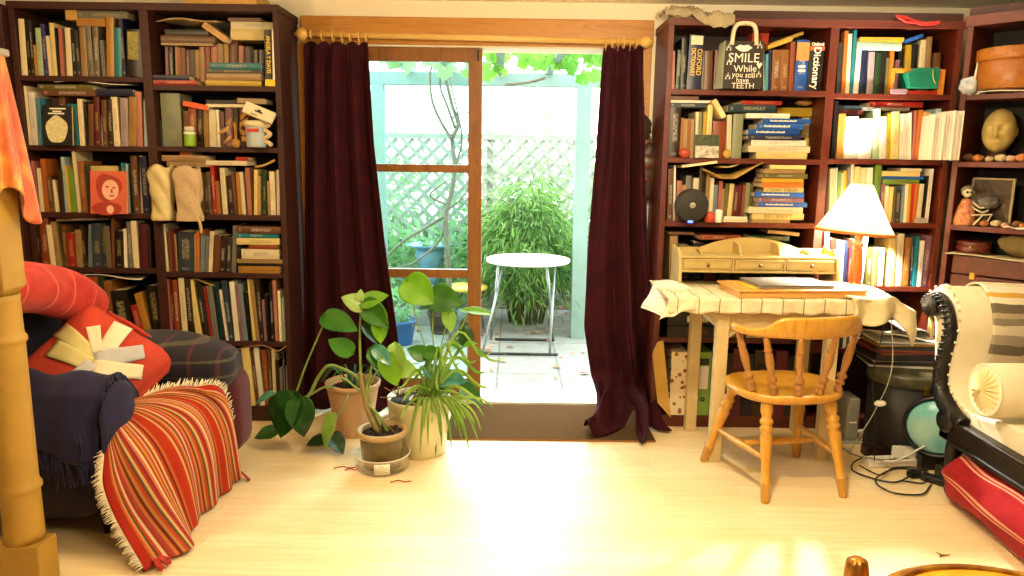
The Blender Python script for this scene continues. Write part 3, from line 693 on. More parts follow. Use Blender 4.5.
# ------------------------------------------------------------------ lettering on particular books
GOLDT = mat('gold foil lettering', 'd9b24a', .4, .05); WHT = mat('white lettering ink', 'efe8d6', .5, .03); YLT = mat('yellow lettering ink', 'e6c22e', .5, .03); DKT = mat('dark lettering ink', '1c1612', .6, .03)
def spine_text(b, body, h, m, fz=.5, sx=1.0, down=True, fx=.5, dy=.0015, name='title_lettering'):
    """lettering reading down the spine; h = letter height"""
    me = b.data; w = max(v.co.x for v in me.vertices); H = max(v.co.z for v in me.vertices); y0 = min(v.co.y for v in me.vertices)
    R_ = b.rotation_euler.to_matrix(); p = b.location + R_ @ V((w * fx, y0 - dy, H * fz))
    r = R_ @ V((0, 0, -1)) if down else R_ @ V((1, 0, 0)); u = R_ @ V((1, 0, 0)) if down else R_ @ V((0, 0, 1))
    return text(name, body, h, facing(p, r, u), m, b, sx=sx, bold=.0006)
def spine_band(b, z0, z1, m, name='spine_band', x0=0, x1=1):
    me = b.data; w = max(v.co.x for v in me.vertices); H = max(v.co.z for v in me.vertices); y0 = min(v.co.y for v in me.vertices)
    mb = MB(); mb.x = Matrix.Translation(b.location) @ b.rotation_euler.to_matrix().to_4x4()
    mb.box(w * x0, w * x1, y0 - .001, .001, H * z0, H * z1)
    # child in the book's own frame
    mb.x = None; mb.v = []; mb.f = []; mb.m = []; mb.uv = []; mb.sm = []
    mb.box(w * x0, w * x1, y0 - .001, .001, H * z0, H * z1)
    o = mb.build(name, m, origin=(0, 0, 0)); o.parent = b; o.location = (0, 0, 0); return o
b = findbook('lettered in yellow')
spine_text(b, 'ANGELA Y DAVIS', .027, YLT, .56, .86, fx=.4)
spine_band(b, 0, .12, YLT); spine_band(b, .12, 1, WHT, 'cover_edge', .8, 1)
b = findbook('black dictionary with white')
spine_text(b, 'Dictionary', .05, WHT, .47, .95); spine_band(b, .83, .91, mat('orange-red band', 'd4552c', .5)); spine_text(b, 'Oxford', .02, WHT, .95, 1, False)
b = findbook('thick navy dictionary')
spine_text(b, 'OXFORD', .034, GOLDT, .5, .9, fx=.72); spine_text(b, 'DICTIONARY', .03, GOLDT, .5, .75, fx=.3); spine_band(b, .82, .98, mat('cream label', 'e6cdb0', .6), x0=.1, x1=.9)
mb = MB(); mb.x = None
b2 = findbook('orange top band'); spine_band(b2, .60, .95, mat('orange title band', 'e08848', .5)); spine_band(b2, .46, .5, WHT, 'title_bar', .2, .8); spine_band(b2, .38, .42, WHT, 'title_bar', .2, .8)
# plain titles on the two stacks above the desk
def flat_text(b, body, h, m, fx=.5, sx=1.0):
    me = b.data; w = max(v.co.x for v in me.vertices); H = max(v.co.z for v in me.vertices); y0 = min(v.co.y for v in me.vertices)
    R_ = b.rotation_euler.to_matrix(); p = b.location + R_ @ V((w * fx, y0 - .0012, H * .5))
    text('title_lettering', body, h, facing(p, R_ @ V((1, 0, 0)), R_ @ V((0, 0, 1))), m, b, sx=sx)
for k_ in keep:
    if k_['kind'] == 'flat' and k_.get('where') == 'tall stack':
        o = k_['o']
        if k_['shelf'] == 'third shelf':
            if k_['i'] == 10: flat_text(o, 'BECKETT', .03, mat('faded gold title', '9b7a3c', .6), .5, 1.2)
            if k_['i'] == 5: flat_text(o, 'LITERARY THEORY', .02, DKT, .45)
        if k_['col'] == 'blue':
            H_ = max(v.co.z for v in o.data.vertices); W_ = max(v.co.x for v in o.data.vertices); mb = MB()
            for q in range(16): mb.box(W_ * (.15 + .035 * q), W_ * (.15 + .035 * q) + .006, -.0012 if H_ < .022 else -.0045, .001, H_ * .38, H_ * (.62 + .1 * (q % 3 == 0)))
            q = mb.build('title_bar', WHT, origin=(0, 0, 0)); q.parent = o; q.location = (0, 0, 0)
    if k_['kind'] == 'flat' and k_.get('where') == 'stack by curtain':
        if k_['i'] == 6: flat_text(k_['o'], 'PRINCIPLES OF ART', .011, WHT, .4)

# ------------------------------------------------------------------ face-out books
def faceout(px0, px1, py0, py1, Y, z, colr, label, lean=-.1, th=.02):
    A = at(px0, py1, Y); B = at(px1, py0, Y); w = B.x - A.x; h = at((px0 + px1) / 2, py0, Y).z - z
    o = thing('book', (A.x + w / 2, Y, z), label, 'book'); X = Matrix.Translation((A.x, Y, z + .0006)) @ Matrix.Rotation(lean, 4, 'X')
    m = MB(); m.x = X; m.box(0, w, 0, .002, 0, h, 0).box(0, w, th - .002, th, 0, h, 0).box(0, .002, 0, th, 0, h, 0); m.build('cover', colr, o)
    m = MB(); m.x = X; m.box(.002, w - .003, .002, th - .002, .003, h - .003); m.build('page_block', M['paper'], o)
    return o, X, w, h
def blob(X, cx, cz, rx, rz, n=24, fn=None, y=-.0008, th=.0015):
    m = MB(); m.x = X
    pts = [V((cx + rx * math.cos(2 * PI * i / n) * (fn(2 * PI * i / n) if fn else 1), y, cz + rz * math.sin(2 * PI * i / n) * (fn(2 * PI * i / n) if fn else 1))) for i in range(n)]
    return m.prism(pts, (0, th, 0))
redcov = mat('salmon red cover', 'cf6148', .5, .05); redd = mat('deep red print', 'a5382a', .5, .1); pinkp = mat('pale pink print', 'e8b49a', .5, .05)
o, X, w, h = faceout(90.5, 123.5, 171, 213, YF - .035, LA[2], redcov, 'salmon-red paperback facing out with a woman portrait, third shelf, post-side bay', -.12)
blob(X, w * .50, h * .62, w * .36, h * .32, fn=lambda a: 1 + .1 * math.sin(3 * a + 1)).build('printed_hair', redd, o)
blob(X, w * .56, h * .56, w * .22, h * .25, y=-.0016, fn=lambda a: 1 + .05 * math.cos(2 * a)).build('printed_face', pinkp, o)
m = blob(X, w * .47, h * .63, w * .05, h * .022, y=-.0022); blob_ = blob(X, w * .66, h * .61, w * .045, h * .02, y=-.0022)
for q in (m, blob_, blob(X, w * .6, h * .53, w * .025, h * .05, y=-.0022), blob(X, w * .6, h * .42, w * .07, h * .018, y=-.0022)): q.build('printed_feature', redd, o)
blob(X, w * .45, h * .12, w * .42, h * .16, y=-.001).build('printed_shoulders', redd, o); blob(X, w * .55, h * .1, w * .1, h * .1, y=-.0018).build('printed_collar', pinkp, o)
o, X, w, h = faceout(43.5, 69, 105, 145.5, YF - .03, LA[1], M['black'], 'black paperback facing out with a pale carved head, second shelf, post-side bay', -.1)
blob(X, w * .46, h * .4, w * .36, h * .34, fn=lambda a: 1 + .09 * math.cos(a * 1) * max(0, math.cos(a - .1)) + .05 * math.sin(5 * a)).build('printed_head', mat('pale ivory print', 'd8cfa0', .6, .2, 60), o)
for zf, x0_, x1_ in ((.9, .25, .8), (.83, .35, .65), (.78, .2, .75)):
    m = MB(); m.x = X; m.box(w * x0_, w * x1_, -.0012, .0005, h * zf, h * zf + .007); m.build('title_bar', WHT, o)
b = findbook('pale lettered panel'); spine_band(b, .36, .95, mat('mottled pale panel', '8f8646', .6, .5, 90), 'lettered_panel', .12, .8)

# ------------------------------------------------------------------ items among the books
def simple(name, m, mats, label, cat, group=None, **kw):
    o = m.build(name, mats, **kw); return tag(o, label, cat, group)
# jar with green label
c = at(190.5, 147, YF + .0); c.z = LB[1] + .001
j = thing('jar', c, 'small jar with lime green label on second shelf of the curtain-side bay', 'jar')
MB().lathe([(.0, 0), (.026, 0), (.028, .004), (.028, .07), (.022, .08)], c, 20).build('body', mat('lime green label', '7fae2e', .4), j)
MB().lathe([(.0291, .012), (.0291, .0)], c + V((0, 0, .06)), 20, cap=False).build('label_edge', WHT, j)
MB().lathe([(.023, .076), (.025, .078), (.025, .094), (.02, .098), (0, .098)], c, 20).build('lid', mat('cream lid', 'd9d2b8', .5), j)
# plastic tub with cord
c = at(257, 147, YF + .0); c.z = LB[1] + .001
j = thing('plastic_tub', c, 'pale blue and white plastic tub on second shelf of the curtain-side bay', 'tub')
MB().lathe([(0, 0), (.047, 0), (.05, .01), (.053, .1), (.05, .104)], c, 26).build('body', mat('pale blue tub', 'a9b4bb', .35, .05), j)
MB().lathe([(.055, .1), (.058, .104), (.058, .125), (.05, .132), (0, .134)], c, 26).build('lid', mat('cream tub lid', 'd9cba4', .4), j)
MB().box(c.x - .03, c.x + .03, c.y - .0545, c.y - .05, c.z + .075, c.z + .092).build('label_band', mat('red label', 'c03a28', .5), j)
rp_ = [c + V((.06, -.01, .0)), c + V((.085, -.02, .03)), c + V((.075, -.03, .07)), c + V((.09, -.015, .1)), c + V((.07, 0, .12))]
simple('rope_coil', MB().tube(smooth_path([c + V((.06 + .018 * math.cos(a * 1.3), -.02 + .01 * math.sin(a), .012 + .011 * a)) for a in range(10)]), .011, 8), mat('cream cotton rope', 'cdb98c', .9, .2, 40, .3), 'coil of thick cream rope beside the plastic tub in the curtain-side bay', 'rope')
# tag card leaning over the tub
A = at(245, 107, YF - .04); B = at(274, 119, YF - .04); m = MB(); m.beam(V((A.x, YF - .045, A.z)), V((B.x, YF - .045, B.z)), .022, .058, 0, (0, .35, 1))
cd = simple('hanging_card', m, mat('cream packaging card', 'ded3b4', .6), 'cream punched packaging card tilted over the plastic tub lid', 'card')
m = MB(); mid = (A + B) / 2; mid.y = YF - .0555
m.x = Matrix.Translation(mid) @ Matrix.Rotation(math.atan2(-(B.z - A.z), B.x - A.x), 4, 'Y') @ Matrix.Rotation(-.33, 4, 'X')
m.box(-.02, .02, -.003, .0, .0, .008).box(-.008, .008, -.003, 0, .006, .016).box(-.035, .0, -.003, 0, -.018, -.014); m.build('punched_slot', DKT, cd)
# ornament : little brass angel of crumpled leaves
c = at(236, 146, YF - .01); c.z = LB[1]
m = MB()
for k in range(9):
    a = k * 2.4; p = c + V((.03 * math.cos(a), .01 * math.sin(a), .03 + .013 * k)); q = p + V((.05 * math.cos(a), -.02, .035 * math.sin(a * 1.7)))
    m.prism([p, q, q + V((.01, .004, .02)), p + V((0, 0, .025))], (0, .006, 0))
m.ball(c + V((0, 0, .02)), .024, 10, 7); m.tube([c, c + V((0, 0, .12))], .008, 8)
simple('dried_flower', m, mat('dried golden petals', 'b5843a', .6, .4, 20), 'golden dried flower ornament before the curtain-side bay second shelf books', 'ornament')
# white wrapped book bag + lace pouch
c0 = at(162, 215, YF - .02); c0.z = LB[2]
def bagfn(w, h, d, cx, cy, cz_, wr):
    def fn(u, v):
        a = 2 * PI * u; r = 1 + wr * math.sin(5 * a + 9 * v) + wr * .9 * math.sin(13 * v + 2 * a) + wr * .5 * math.sin(23 * v + 7 * a)
        k = (1 - .16 * max(0, v - .9) / .1) * (.92 + .08 * min(1, v / .08)) * (1 + .08 * math.sin(3 + 6 * v))
        return V((cx + w / 2 * k * r * max(-1, min(1, 1.25 * math.cos(a))), cy + d / 2 * k * r * math.sin(a), cz_ + h * v + .01 * math.sin(3 * a) * v))
    return fn
m = MB(); m.grid(bagfn(.100, .275, .11, c0.x + .002, YF + .0, LB[2] - .03, .06), 40, 24)
simple('plastic_bag', m, M['soft'], 'cream plastic carrier bag wrapped around a book beside the divider, third shelf', 'bag', solid=.001)
c1 = at(189, 215, YF - .03)
t = NT('cream crochet lace'); vv = t.coord('Object', (1, 1, 1)); vo = t.new('ShaderNodeTexVoronoi'); vo.inputs['Scale'].default_value = 130; t.link(vv, vo.inputs['Vector'])
t.base(t.ramp(vo.outputs['Distance'], [(.1, 'a88a66'), (.4, 'c4ab88')])); t.set(rough=.9); t.bump(vo.outputs['Distance'], .5, .003)
m = MB(); m.grid(bagfn(.125, .27, .05, c1.x + .005, YF - .03, LB[2] - .03, .08), 36, 24)
m.tube(smooth_path([V((c1.x + .03, YF - .04, LB[2] - .02)), V((c1.x + .06, YF - .05, LB[2] - .03)), V((c1.x + .065, YF - .045, LB[2] - .09))]), [.012, .01, .007] * 5 + [.007] if False else .008, 7)
simple('lace_bag', m, t.m, 'cream crochet lace bag hanging from the third shelf of the curtain-side bay', 'bag')
# curled bamboo rod and paper on rows
def sheet(px, zy, Y, w, d, name, m_, label, sag=.012, cat='papers', tilt=0, n=14):
    c = at(px, zy, Y)
    def fn(u, v): return V((c.x + w * (u - .5), Y + d * v, c.z + sag * math.sin(u * 5 + v * 2) + tilt * (u - .5)))
    return simple(name, MB().grid(fn, n, 6), m_, label, cat, solid=.003)
sheet(90, 82.5, YF + .01, .36, .15, 'paper_sheaf', M['white'], 'white paper sheaf lying on the second shelf row of the post-side bay', .008)
sheet(108, 277, YF + .01, .34, .16, 'paper_sheaf', M['white'], 'white curled papers lying on the fifth shelf row above the dark cushion', .012)
sheet(196, 280, YF + .02, .20, .16, 'paper_folder', mat('khaki card folder', 'a38f50', .7), 'khaki card folder resting on the fifth row of the curtain-side bay', .008, 'folder', -.05)
sheet(186, 20, YF + .04, .30, .15, 'paper_parcel', mat('tan paper parcel', 'bfa477', .7, .15, 20, .2), 'tan wrapped paper parcel atop the top shelf flat books beside the divider', .012, 'parcel', .02)
c = at(257, 162, YF + .03)
simple('bamboo_stick', MB().tube(smooth_path([at(255, 167, YF + .03), at(265, 165, YF + .03), at(275, 160, YF + .03)]), .006, 8), mat('bamboo', 'b89652', .5), 'curved bamboo stick resting above the third shelf books near the left curtain', 'stick')
cpts = smooth_path([at(238, 349, YF - .01), at(258, 345.5, YF - .02), at(268, 347, YF - .02), at(278, 351, YF - .03), at(286, 346, YF - .01)])
simple('cord', MB().tube(cpts, .0035, 6), mat('brown hemp cord', '8f6a40', .9), 'brown hemp cord looped over the bottom shelf books near the left curtain', 'cord')
# red leaning folder on bay post-side, cardboard box pieces
m = MB(); A = at(65.5, 19, YF + .02); m.box(A.x, at(77, 19, YF + .02).x, YF + .02, YF + .12, at(70, 20, YF + .02).z, at(70, 10, YF + .02).z)
simple('cardboard_box', m, mat('tan cardboard', 'b58d45', .7), 'small tan cardboard box on top shelf books of the post-side bay', 'box', bevel=.002)
A = at(184, 5, YF + .02); B = at(257, 0, YF + .02)
m = MB(); m.box(A.x, B.x, YF + .01, YF + .2, 2.1405, 2.19).box(A.x - .004, B.x + .004, YF + .006, YF + .204, 2.175, 2.193)
simple('shallow_box', m, mat('tan card lid box', 'c89a4e', .7), 'shallow tan cardboard box on top of the bookcase behind the armchair', 'box', bevel=.002)
# diagonal tan book between the top shelf piles
def diag(x0, y0, x1, y1, wpx, Y, colr, label, name='book', d=.13, cat='book'):
    A = at(x0, y0, Y); B = at(x1, y1, Y); m = MB(); m.beam(V((A.x, Y + d / 2, A.z)), V((B.x, Y + d / 2, B.z)), d, wpx * .0051)
    o = m.build(name, colr); tag(o, label, cat)
    n = (B - A).normalized(); m = MB(); m.beam(V((A.x, Y + d / 2 + .004, A.z)) + n * .002 , V((B.x, Y + d / 2 + .004, B.z)) + n * .004, d - .003, wpx * .0035); m.build('page_block', M['paper'], o)
    return o
diag(203, 24, 226, 40, 6, YF + .03, mat('tan book cloth', 'b58a50', .5), 'tan paperback slanting between two flat piles, top shelf, curtain-side bay')
diag(183, 103, 207, 108, 5, YF + .03, mat('bright orange cover', 'd4561e', .5), 'orange paperback lying on the second shelf row beside the sage-green volume')
diag(237, 100.5, 265, 101.5, 5, YF + .05, mat('tan card cover', '9f8660', .5), 'tan paperback lying flat behind the tilted packaging card')
diag(714, 100, 724, 117, 5, YF - .01, mat('cream paper cover', 'dfc58c', .5), 'cream booklet slanting down from the flat books, second shelf, desk-side bay')
diag(770, 45, 803, 33, 3, YF + .03, mat('gold brown cloth', 'a9812c', .5), 'gold-brown thin book slanting above the brown leather volumes, upper of two')
diag(768, 47.5, 792, 39, 3.5, YF + .02, mat('gold cloth', 'c79a38', .5), 'gold thin book slanting above the brown leather volumes, lower of two')
diag(682, 166.5, 717, 162, 2.5, YF - .005, mat('cream booklet cover', 'dccba0', .5), 'cream thin booklet propped on the divider board above the round speaker')
diag(907, 41, 923, 35.5, 3.4, YF + .02, mat('blue cover', '1c4f9a', .4), 'small blue booklet slanting on the top shelf row of the lamp-side bay')
# basket wood figure on stack
simple('carved_wood_piece', MB().ball(at(804, 102.5, YF + .15) , .042, 14, 8, sc=(1.1, .5, .42), fn=lambda d: 1 + .12 * math.sin(8 * d.x) * math.sin(5 * d.z)), mat('carved wood', 'a9783c', .5, .4, 20), 'small carved wooden piece on the yellow book, second shelf, desk-side bay', 'ornament')
# yellow pot & tall cream behind stack
m = MB(); A = at(803.5, 159, YF + .17); B = at(819, 138, YF + .17); m.box(A.x, B.x - .005, YF + .17, YF + .25, RA[1] + .0005, B.z)
simple('yellow_box', m, mat('yellow card box', 'e0bb4c', .6), 'yellow card box behind the tall stack of blue and cream books', 'box', bevel=.002)
m = MB(); A = at(800, 137, YF + .2); m.box(A.x, at(817, 117, YF + .2).x, YF + .185, YF + .24, B.z + .001, at(810, 117.5, YF + .2).z)
simple('cream_box', m, mat('cream orange box', 'e6cf9a', .6), 'cream box standing on the yellow card box behind the blue books', 'box', bevel=.002)
# orange red box behind tote
m = MB(); A = at(752, 42, YF + .2); B = at(770, 25, YF + .2); m.box(A.x, B.x, YF + .2, YF + .29, at(760, 45, YF + .2).z, B.z)
m2_ = simple('red_box', m, mat('orange red box', 'c9401e', .5), 'orange-red box standing behind the lettered tote bag', 'box', bevel=.002)
m2_.location.z = m2_.location.z
# red stone, small white pot, red candle
def stone(px, py, r, Y, z, colr, name, label, cat, sc=(1, .8, .75)):
    c = at(px, py, Y); c.z = z + r * sc[2] * .98
    return simple(name, MB().ball(c, r, 18, 10, sc=sc, fn=lambda d: 1 + .04 * math.sin(3 * d.x + 2) * math.cos(4 * d.y)), colr, label, cat)
stone(684.5, 152, .032, YF - .0, RA[1], mat('red jasper stone', 'a8402c', .35, .3, 30), 'polished_stone', 'polished red stone on the second shelf at the curtain end, desk bookcase', 'stone')
stone(727, 155, .022, YF - .0, RA[1], mat('mustard shell', 'b8963c', .6, .3, 40), 'sea_shell', 'small mustard shell beside the landscape card, second shelf, desk-side bay', 'shell', (1, .8, 1))
# landscape card
m = MB(); A = at(695, 157, YF - .01); B = at(720, 134, YF - .01); Xc = Matrix.Translation((A.x, YF - .012, RA[1] + .001)) @ Matrix.Rotation(-.12, 4, 'X'); m.x = Xc
m.box(0, B.x - A.x, 0, .004, 0, .115)
t = NT('rocky landscape print'); vv = t.coord('Object'); f = t.noise(vv, 45, 5, .7); sp = t.new('ShaderNodeSeparateXYZ'); t.link(vv, sp.inputs[0])
t.base(t.mix(t.math('GREATER_THAN', t.math('ADD', sp.outputs[2], t.math('MULTIPLY', f, .03)), .075), t.ramp(f, [(.35, '6b6257'), (.6, 'cfc4b4')]), t.ramp(f, [(.4, '1f2a16'), (.65, '46512c')]))); t.set(rough=.4)
simple('postcard', m, t.m, 'landscape postcard of trees and pale rocks propped on second shelf, desk-side bay', 'card')
# round black smart speaker
c = at(691, 205.5, YF - .035); r = 16.4 * (YF - .035 - 0) / F * 1.02
sp_ = thing('speaker', (c.x, YF - .02, RA[2]), 'round black disc speaker glowing blue at its foot, third shelf, desk-side bay', 'speaker')
T = Matrix.Rotation(PI / 2, 3, 'X'); c.z = RA[2] + r + .001
MB().lathe([(0, -.03), (r * .8, -.03), (r * .97, -.02), (r, 0), (r * .97, .02), (r * .85, .028), (0, .03)], (c.x, YF - .04, c.z), 40, T=T).build('body', mat('black speaker mesh', '201d18', .7, .2, 200, .2, 400), sp_)
MB().lathe([(0, 0), (.014, 0), (.014, .003), (0, .003)], (c.x, YF - .0715, c.z + .002), 20, T=T).build('emblem_disc', mat('pale grey emblem', 'cfc9bb', .4), sp_)
MB().lathe([(.0055, .003), (.0085, .003), (.0085, .0045), (.0055, .0045), (.0055, .003)], (c.x, YF - .0715, c.z + .002), 18, T=T, cap=False).build('emblem_ring', M['black'], sp_)
MB().box(c.x - .018, c.x + .006, YF - .068, YF - .06, RA[2] + .0005, RA[2] + .012).build('status_light', emis('blue status light', '3a4cff', 6), sp_)
# red candle & white pot
c = at(709.5, 221, YF - .02); c.z = RA[2] + .0006
simple('red_candle', MB().lathe([(0, 0), (.024, 0), (.026, .005), (.026, .045), (.022, .052), (.006, .053), (0, .05)], c, 20), mat('red wax', 'b3402a', .4), 'squat red candle beside the round speaker, third shelf', 'candle')
c = at(718.3, 221, YF - .02); c.z = RA[2] + .0006
simple('white_pot', MB().lathe([(0, 0), (.016, 0), (.018, .004), (.018, .062), (.014, .065), (.013, .05), (0, .05)], c, 18), M['plasticw'], 'small white cylindrical pot beside the squat red candle', 'pot')
# sagging brown paper over the books
A = at(703, 168, YF); B = at(763, 162, YF)
def fn(u, v):
    p = A.lerp(B, u); z = at(lerp(704, 763, u), interp([(0, 170), (.3, 178), (.55, 177), (.8, 170), (1, 163)], u), YF).z
    return V((p.x, YF - .01 + .14 * v, z + .006 * math.sin(9 * u + 6 * v) + .01 * v))
simple('brown_paper', MB().grid(fn, 24, 8), mat('sagging brown paper', 'a3803e', .75, .2, 20, .2), 'sagging brown papers draped over the third shelf books above the white pot', 'papers', solid=.006)
def fn(u, v):
    p = A.lerp(B, .3 + .55 * u); z = at(lerp(715, 758, u), lerp(169, 164, u) + 2 * math.sin(u * 5), YF).z + .012
    return V((p.x, YF + .02 + .12 * v, z + .004 * math.sin(6 * v)))
simple('cream_paper', MB().grid(fn, 16, 6), mat('cream papers', 'c8b06a', .75), 'cream papers on top of the sagging brown papers', 'papers', solid=.005)

# tote bag
A = at(721, 90, YF - .03); B = at(763.5, 41, YF - .03); w = B.x - A.x; h = at(742, 41.5, YF - .03).z - RA[0]
tb = thing('tote_bag', (A.x + w / 2, YF, RA[0]), 'small black paper gift bag with white hand lettering about smiling, top shelf', 'bag')
blk = mat('black paper bag', '2a221c', .6, .15)
m = MB(); m.box(A.x, A.x + w, YF - .05, YF + .02, RA[0] + .001, RA[0] + h); m.build('bag_body', blk, tb, bevel=.002)
m = MB(); m.prism([V((A.x - .004, YF - .052, RA[0] + .001)), V((A.x - .001, YF - .052, RA[0] + h)), V((A.x - .014, YF - .0, RA[0] + h * .95)), V((A.x - .03, YF - .01, RA[0] + .001))], (.003, 0, 0)); m.build('side_gusset', mat('grey green gusset', '8f9480', .6), tb)
cx = A.x + w * .48; zt_ = RA[0] + h
m = MB(); m.tube(smooth_path([V((cx - .06, YF - .053, zt_ - .02)), V((cx - .052, YF - .053, zt_ + .05)), V((cx - .03, YF - .053, zt_ + .078)), V((cx + .03, YF - .053, zt_ + .078)), V((cx + .052, YF - .053, zt_ + .05)), V((cx + .06, YF - .053, zt_ - .02))], 5), .013, 8, flat=.8)
m.build('handle', mat('cream paper handle', 'd8ccae', .7), tb)
yb = YF - .0518
def tl(s, x, z, sz, rot=0):
    text('bag_lettering', s, sz, facing((A.x + w * x, yb, RA[0] + h * z), (math.cos(rot), 0, math.sin(rot)), (-math.sin(rot), 0, math.cos(rot))), WHT, tb)
tl('SMILE', .5, .64, .062); tl('While', .55, .42, .046, .03); tl('you still', .52, .29, .036, -.04); tl('have', .5, .18, .034, .0); tl('TEETH', .52, .06, .038)
m = MB()
lip = [V((cx - .042, yb, RA[0] + h * .86)), V((cx - .02, yb, RA[0] + h * .92)), V((cx, yb, RA[0] + h * .9)), V((cx + .02, yb, RA[0] + h * .92)), V((cx + .042, yb, RA[0] + h * .86)), V((cx + .02, yb, RA[0] + h * .79)), V((cx, yb, RA[0] + h * .775)), V((cx - .02, yb, RA[0] + h * .79))]
m.prism(lip, (0, -.0008, 0)); m.build('printed_lips', WHT, tb)
m = MB(); hx, hz = A.x + w * .9, RA[0] + h * .5
m.prism([V((hx, yb, hz - .018)), V((hx + .014, yb, hz + .004)), V((hx + .008, yb, hz + .014)), V((hx, yb, hz + .007)), V((hx - .008, yb, hz + .014)), V((hx - .014, yb, hz + .004))], (0, -.0008, 0)); m.build('printed_heart', WHT, tb)
for (sx_, sz_) in ((.1, .8), (.13, .5), (.12, .2), (.9, .25), (.88, .85)):
    m = MB()
    for q in range(3): m.prism([V((A.x + w * sx_ + q * .009 - .012, yb, RA[0] + h * sz_ + .012 * (q % 2))), V((A.x + w * sx_ + q * .009 - .006, yb, RA[0] + h * sz_ + .012 * (q % 2))), V((A.x + w * sx_ + q * .009 - .008, yb, RA[0] + h * sz_ + .022 + .012 * (q % 2)))], (0, -.0008, 0))
    m.build('printed_doodle', WHT, tb)
PLM = mat('crumpled clear packing plastic', 'b8a888', .2, .3, 14, .6, 30); PLM.node_tree.nodes['Principled BSDF'].inputs['Alpha'].default_value = .6
# crumpled plastic on top of the bookcase
def fn(u, v):
    p = at(lerp(664, 734, u), 18, YF)
    n = noise.noise(V((u * 9, v * 6, 2))) * .035 + noise.noise(V((u * 25, v * 15, 5))) * .012
    top = interp([(0, 2.14), (.2, 2.15), (.45, 2.15), (.6, 2.125), (.95, 2.12), (1, 2.11)], u)
    edge = v < .25
    z = top + n if v > .25 else lerp(interp([(0, 2.115), (.4, 2.11), (.6, 2.065), (.95, 2.06), (1, 2.08)], u), top, v / .25) + n * .5
    z = max(z, 2.108) if v > .25 else z
    return V((p.x, (YF - .022 + .01 * n if v < .25 else YF - .02 + .2 * (v - .25)), z))
simple('crumpled_plastic', MB().grid(fn, 60, 24), PLM, 'crumpled translucent packing plastic hanging over the desk bookcase top', 'plastic sheeting', solid=.002)
# cornice board and red cloth
m = MB(); m.box(at(735, 16, YF).x, 2.19, YF + .0, YF + .03, 2.106, 2.143); simple('wooden_batten', m, M['mahog'], 'dark wooden batten lying along the top of the desk bookcase', 'batten')
m = MB(); cbox(m, .0, CW, .0, .03, 2.131, 2.165); simple('wooden_batten', m, M['mahog'], 'dark wooden batten lying along the top of the corner shelf unit', 'batten')
m = MB()
for k in range(3):
    m.tube(smooth_path([at(lerp(896, 938, i / 7) + 2 * math.sin(i * 2 + k), interp([(0, 16), (.3, 17 + 4 * (k == 1)), (.5, 22), (.75, 23), (1, 21.5)], i / 7) + k * .9, YF - .014) for i in range(8)]), [.004, .006, .005][k], 7)
simple('red_ribbon', m, mat('scarlet ribbon', 'b01a12', .7, .2, 30), 'scarlet ribbon strewn along the top edge of the lamp-side bay', 'ribbon')
# wooden book rack in lamp-side bay with green box
wk = thing('book_rack', at(918, 93, YF + .03), 'small orange wooden book rack holding papers, top shelf, lamp-side bay', 'rack')
wm = wood('orange rack wood', 'b8691c', 'd08628', .4, 6, (8, 1, 1))
p0 = at(896, 80, YF + .01); p1 = at(916, 80, YF + .01)
za = at(905, 70.5, YF + .01).z; MB().box(p0.x - .02, at(940, 70, YF).x, YF + .012, YF + .024, za - .010, za + .010).build('cross_bar', wm, wk, bevel=.002)
MB().box(at(939, 80, YF).x, at(946, 80, YF).x, YF + .01, YF + .16, RB[0] + .0006, at(942, 69, YF).z).build('end_panel', wm, wk, bevel=.002)
MB().box(at(892.5, 80, YF).x, at(895.5, 80, YF).x, YF + .01, YF + .03, RB[0] + .0006, at(893, 68, YF).z).build('upright', wm, wk)
g0 = at(909, 88, YF - .02); g1 = at(938, 68, YF - .02)
m = MB(); m.prism([V((g0.x, YF - .03, g0.z)), V((g1.x + .005, YF - .03, g0.z)), V((g1.x + .01, YF - .03, g1.z)), V((g0.x + .03, YF - .03, g1.z)), V((g0.x - .02, YF - .03, g1.z - .025))], (0, .12, 0))
gb = simple('green_box', m, mat('emerald green box', '12664c', .4, .15), 'emerald green faceted box in the lamp-side bay, top shelf', 'box', bevel=.003)
m = MB(); m.tube(smooth_path([V((g1.x - .03, YF - .032, g1.z - .01)), V((g1.x - .025, YF - .033, g1.z - .05)), V((g1.x - .01, YF - .032, g0.z + .02))]), .0012, 5); m.build('gold_thread', GOLDT, gb)
m = MB(); m.box(at(891, 90, YF).x, at(908, 90, YF).x, YF + .0, YF + .1, RB[0] + .0006, RB[0] + .026); simple('mauve_tin', m, mat('mauve tin', '8a6a72', .5), 'flat mauve tin beside the emerald green box', 'tin', bevel=.003)
# grey block in lamp bay
m = MB(); m.box(at(916, 220, YF).x, at(927, 220, YF).x, YF - .0, YF + .05, RB[2] + .0006, RB[2] + .026); simple('grey_block', m, mat('grey stone', '9a958a', .6), 'small grey stone block on the third shelf beside the lamp-side bay edge', 'block', bevel=.003)

# ------------------------------------------------------------------ corner shelves
def ccp(x, y, w=.0):  # point on plane parallel to the unit front, w into the unit
    return atp(x, y, C0 + CN * w, CN)
# bentwood box (top shelf)
c = ccp(1012, 90, .12); c.z = CZ[0] + .022
bx_ = thing('bentwood_box', c, 'large round bentwood box of orange wood on top corner shelf', 'box')
ow = wood('orange bentwood', '8a4c14', 'a8661f', .4, 5, (1, 1, 1)); hh = ccp(1012, 50, .12).z - c.z
MB().lathe([(0, 0), (.16, 0), (.162, .003), (.162, hh - .03), (0, hh - .03)], c, 40).build('body', ow, bx_)
MB().lathe([(.166, hh - .055), (.168, hh - .05), (.168, hh), (.15, hh + .004), (0, hh + .006)], c, 40).build('lid', ow, bx_)
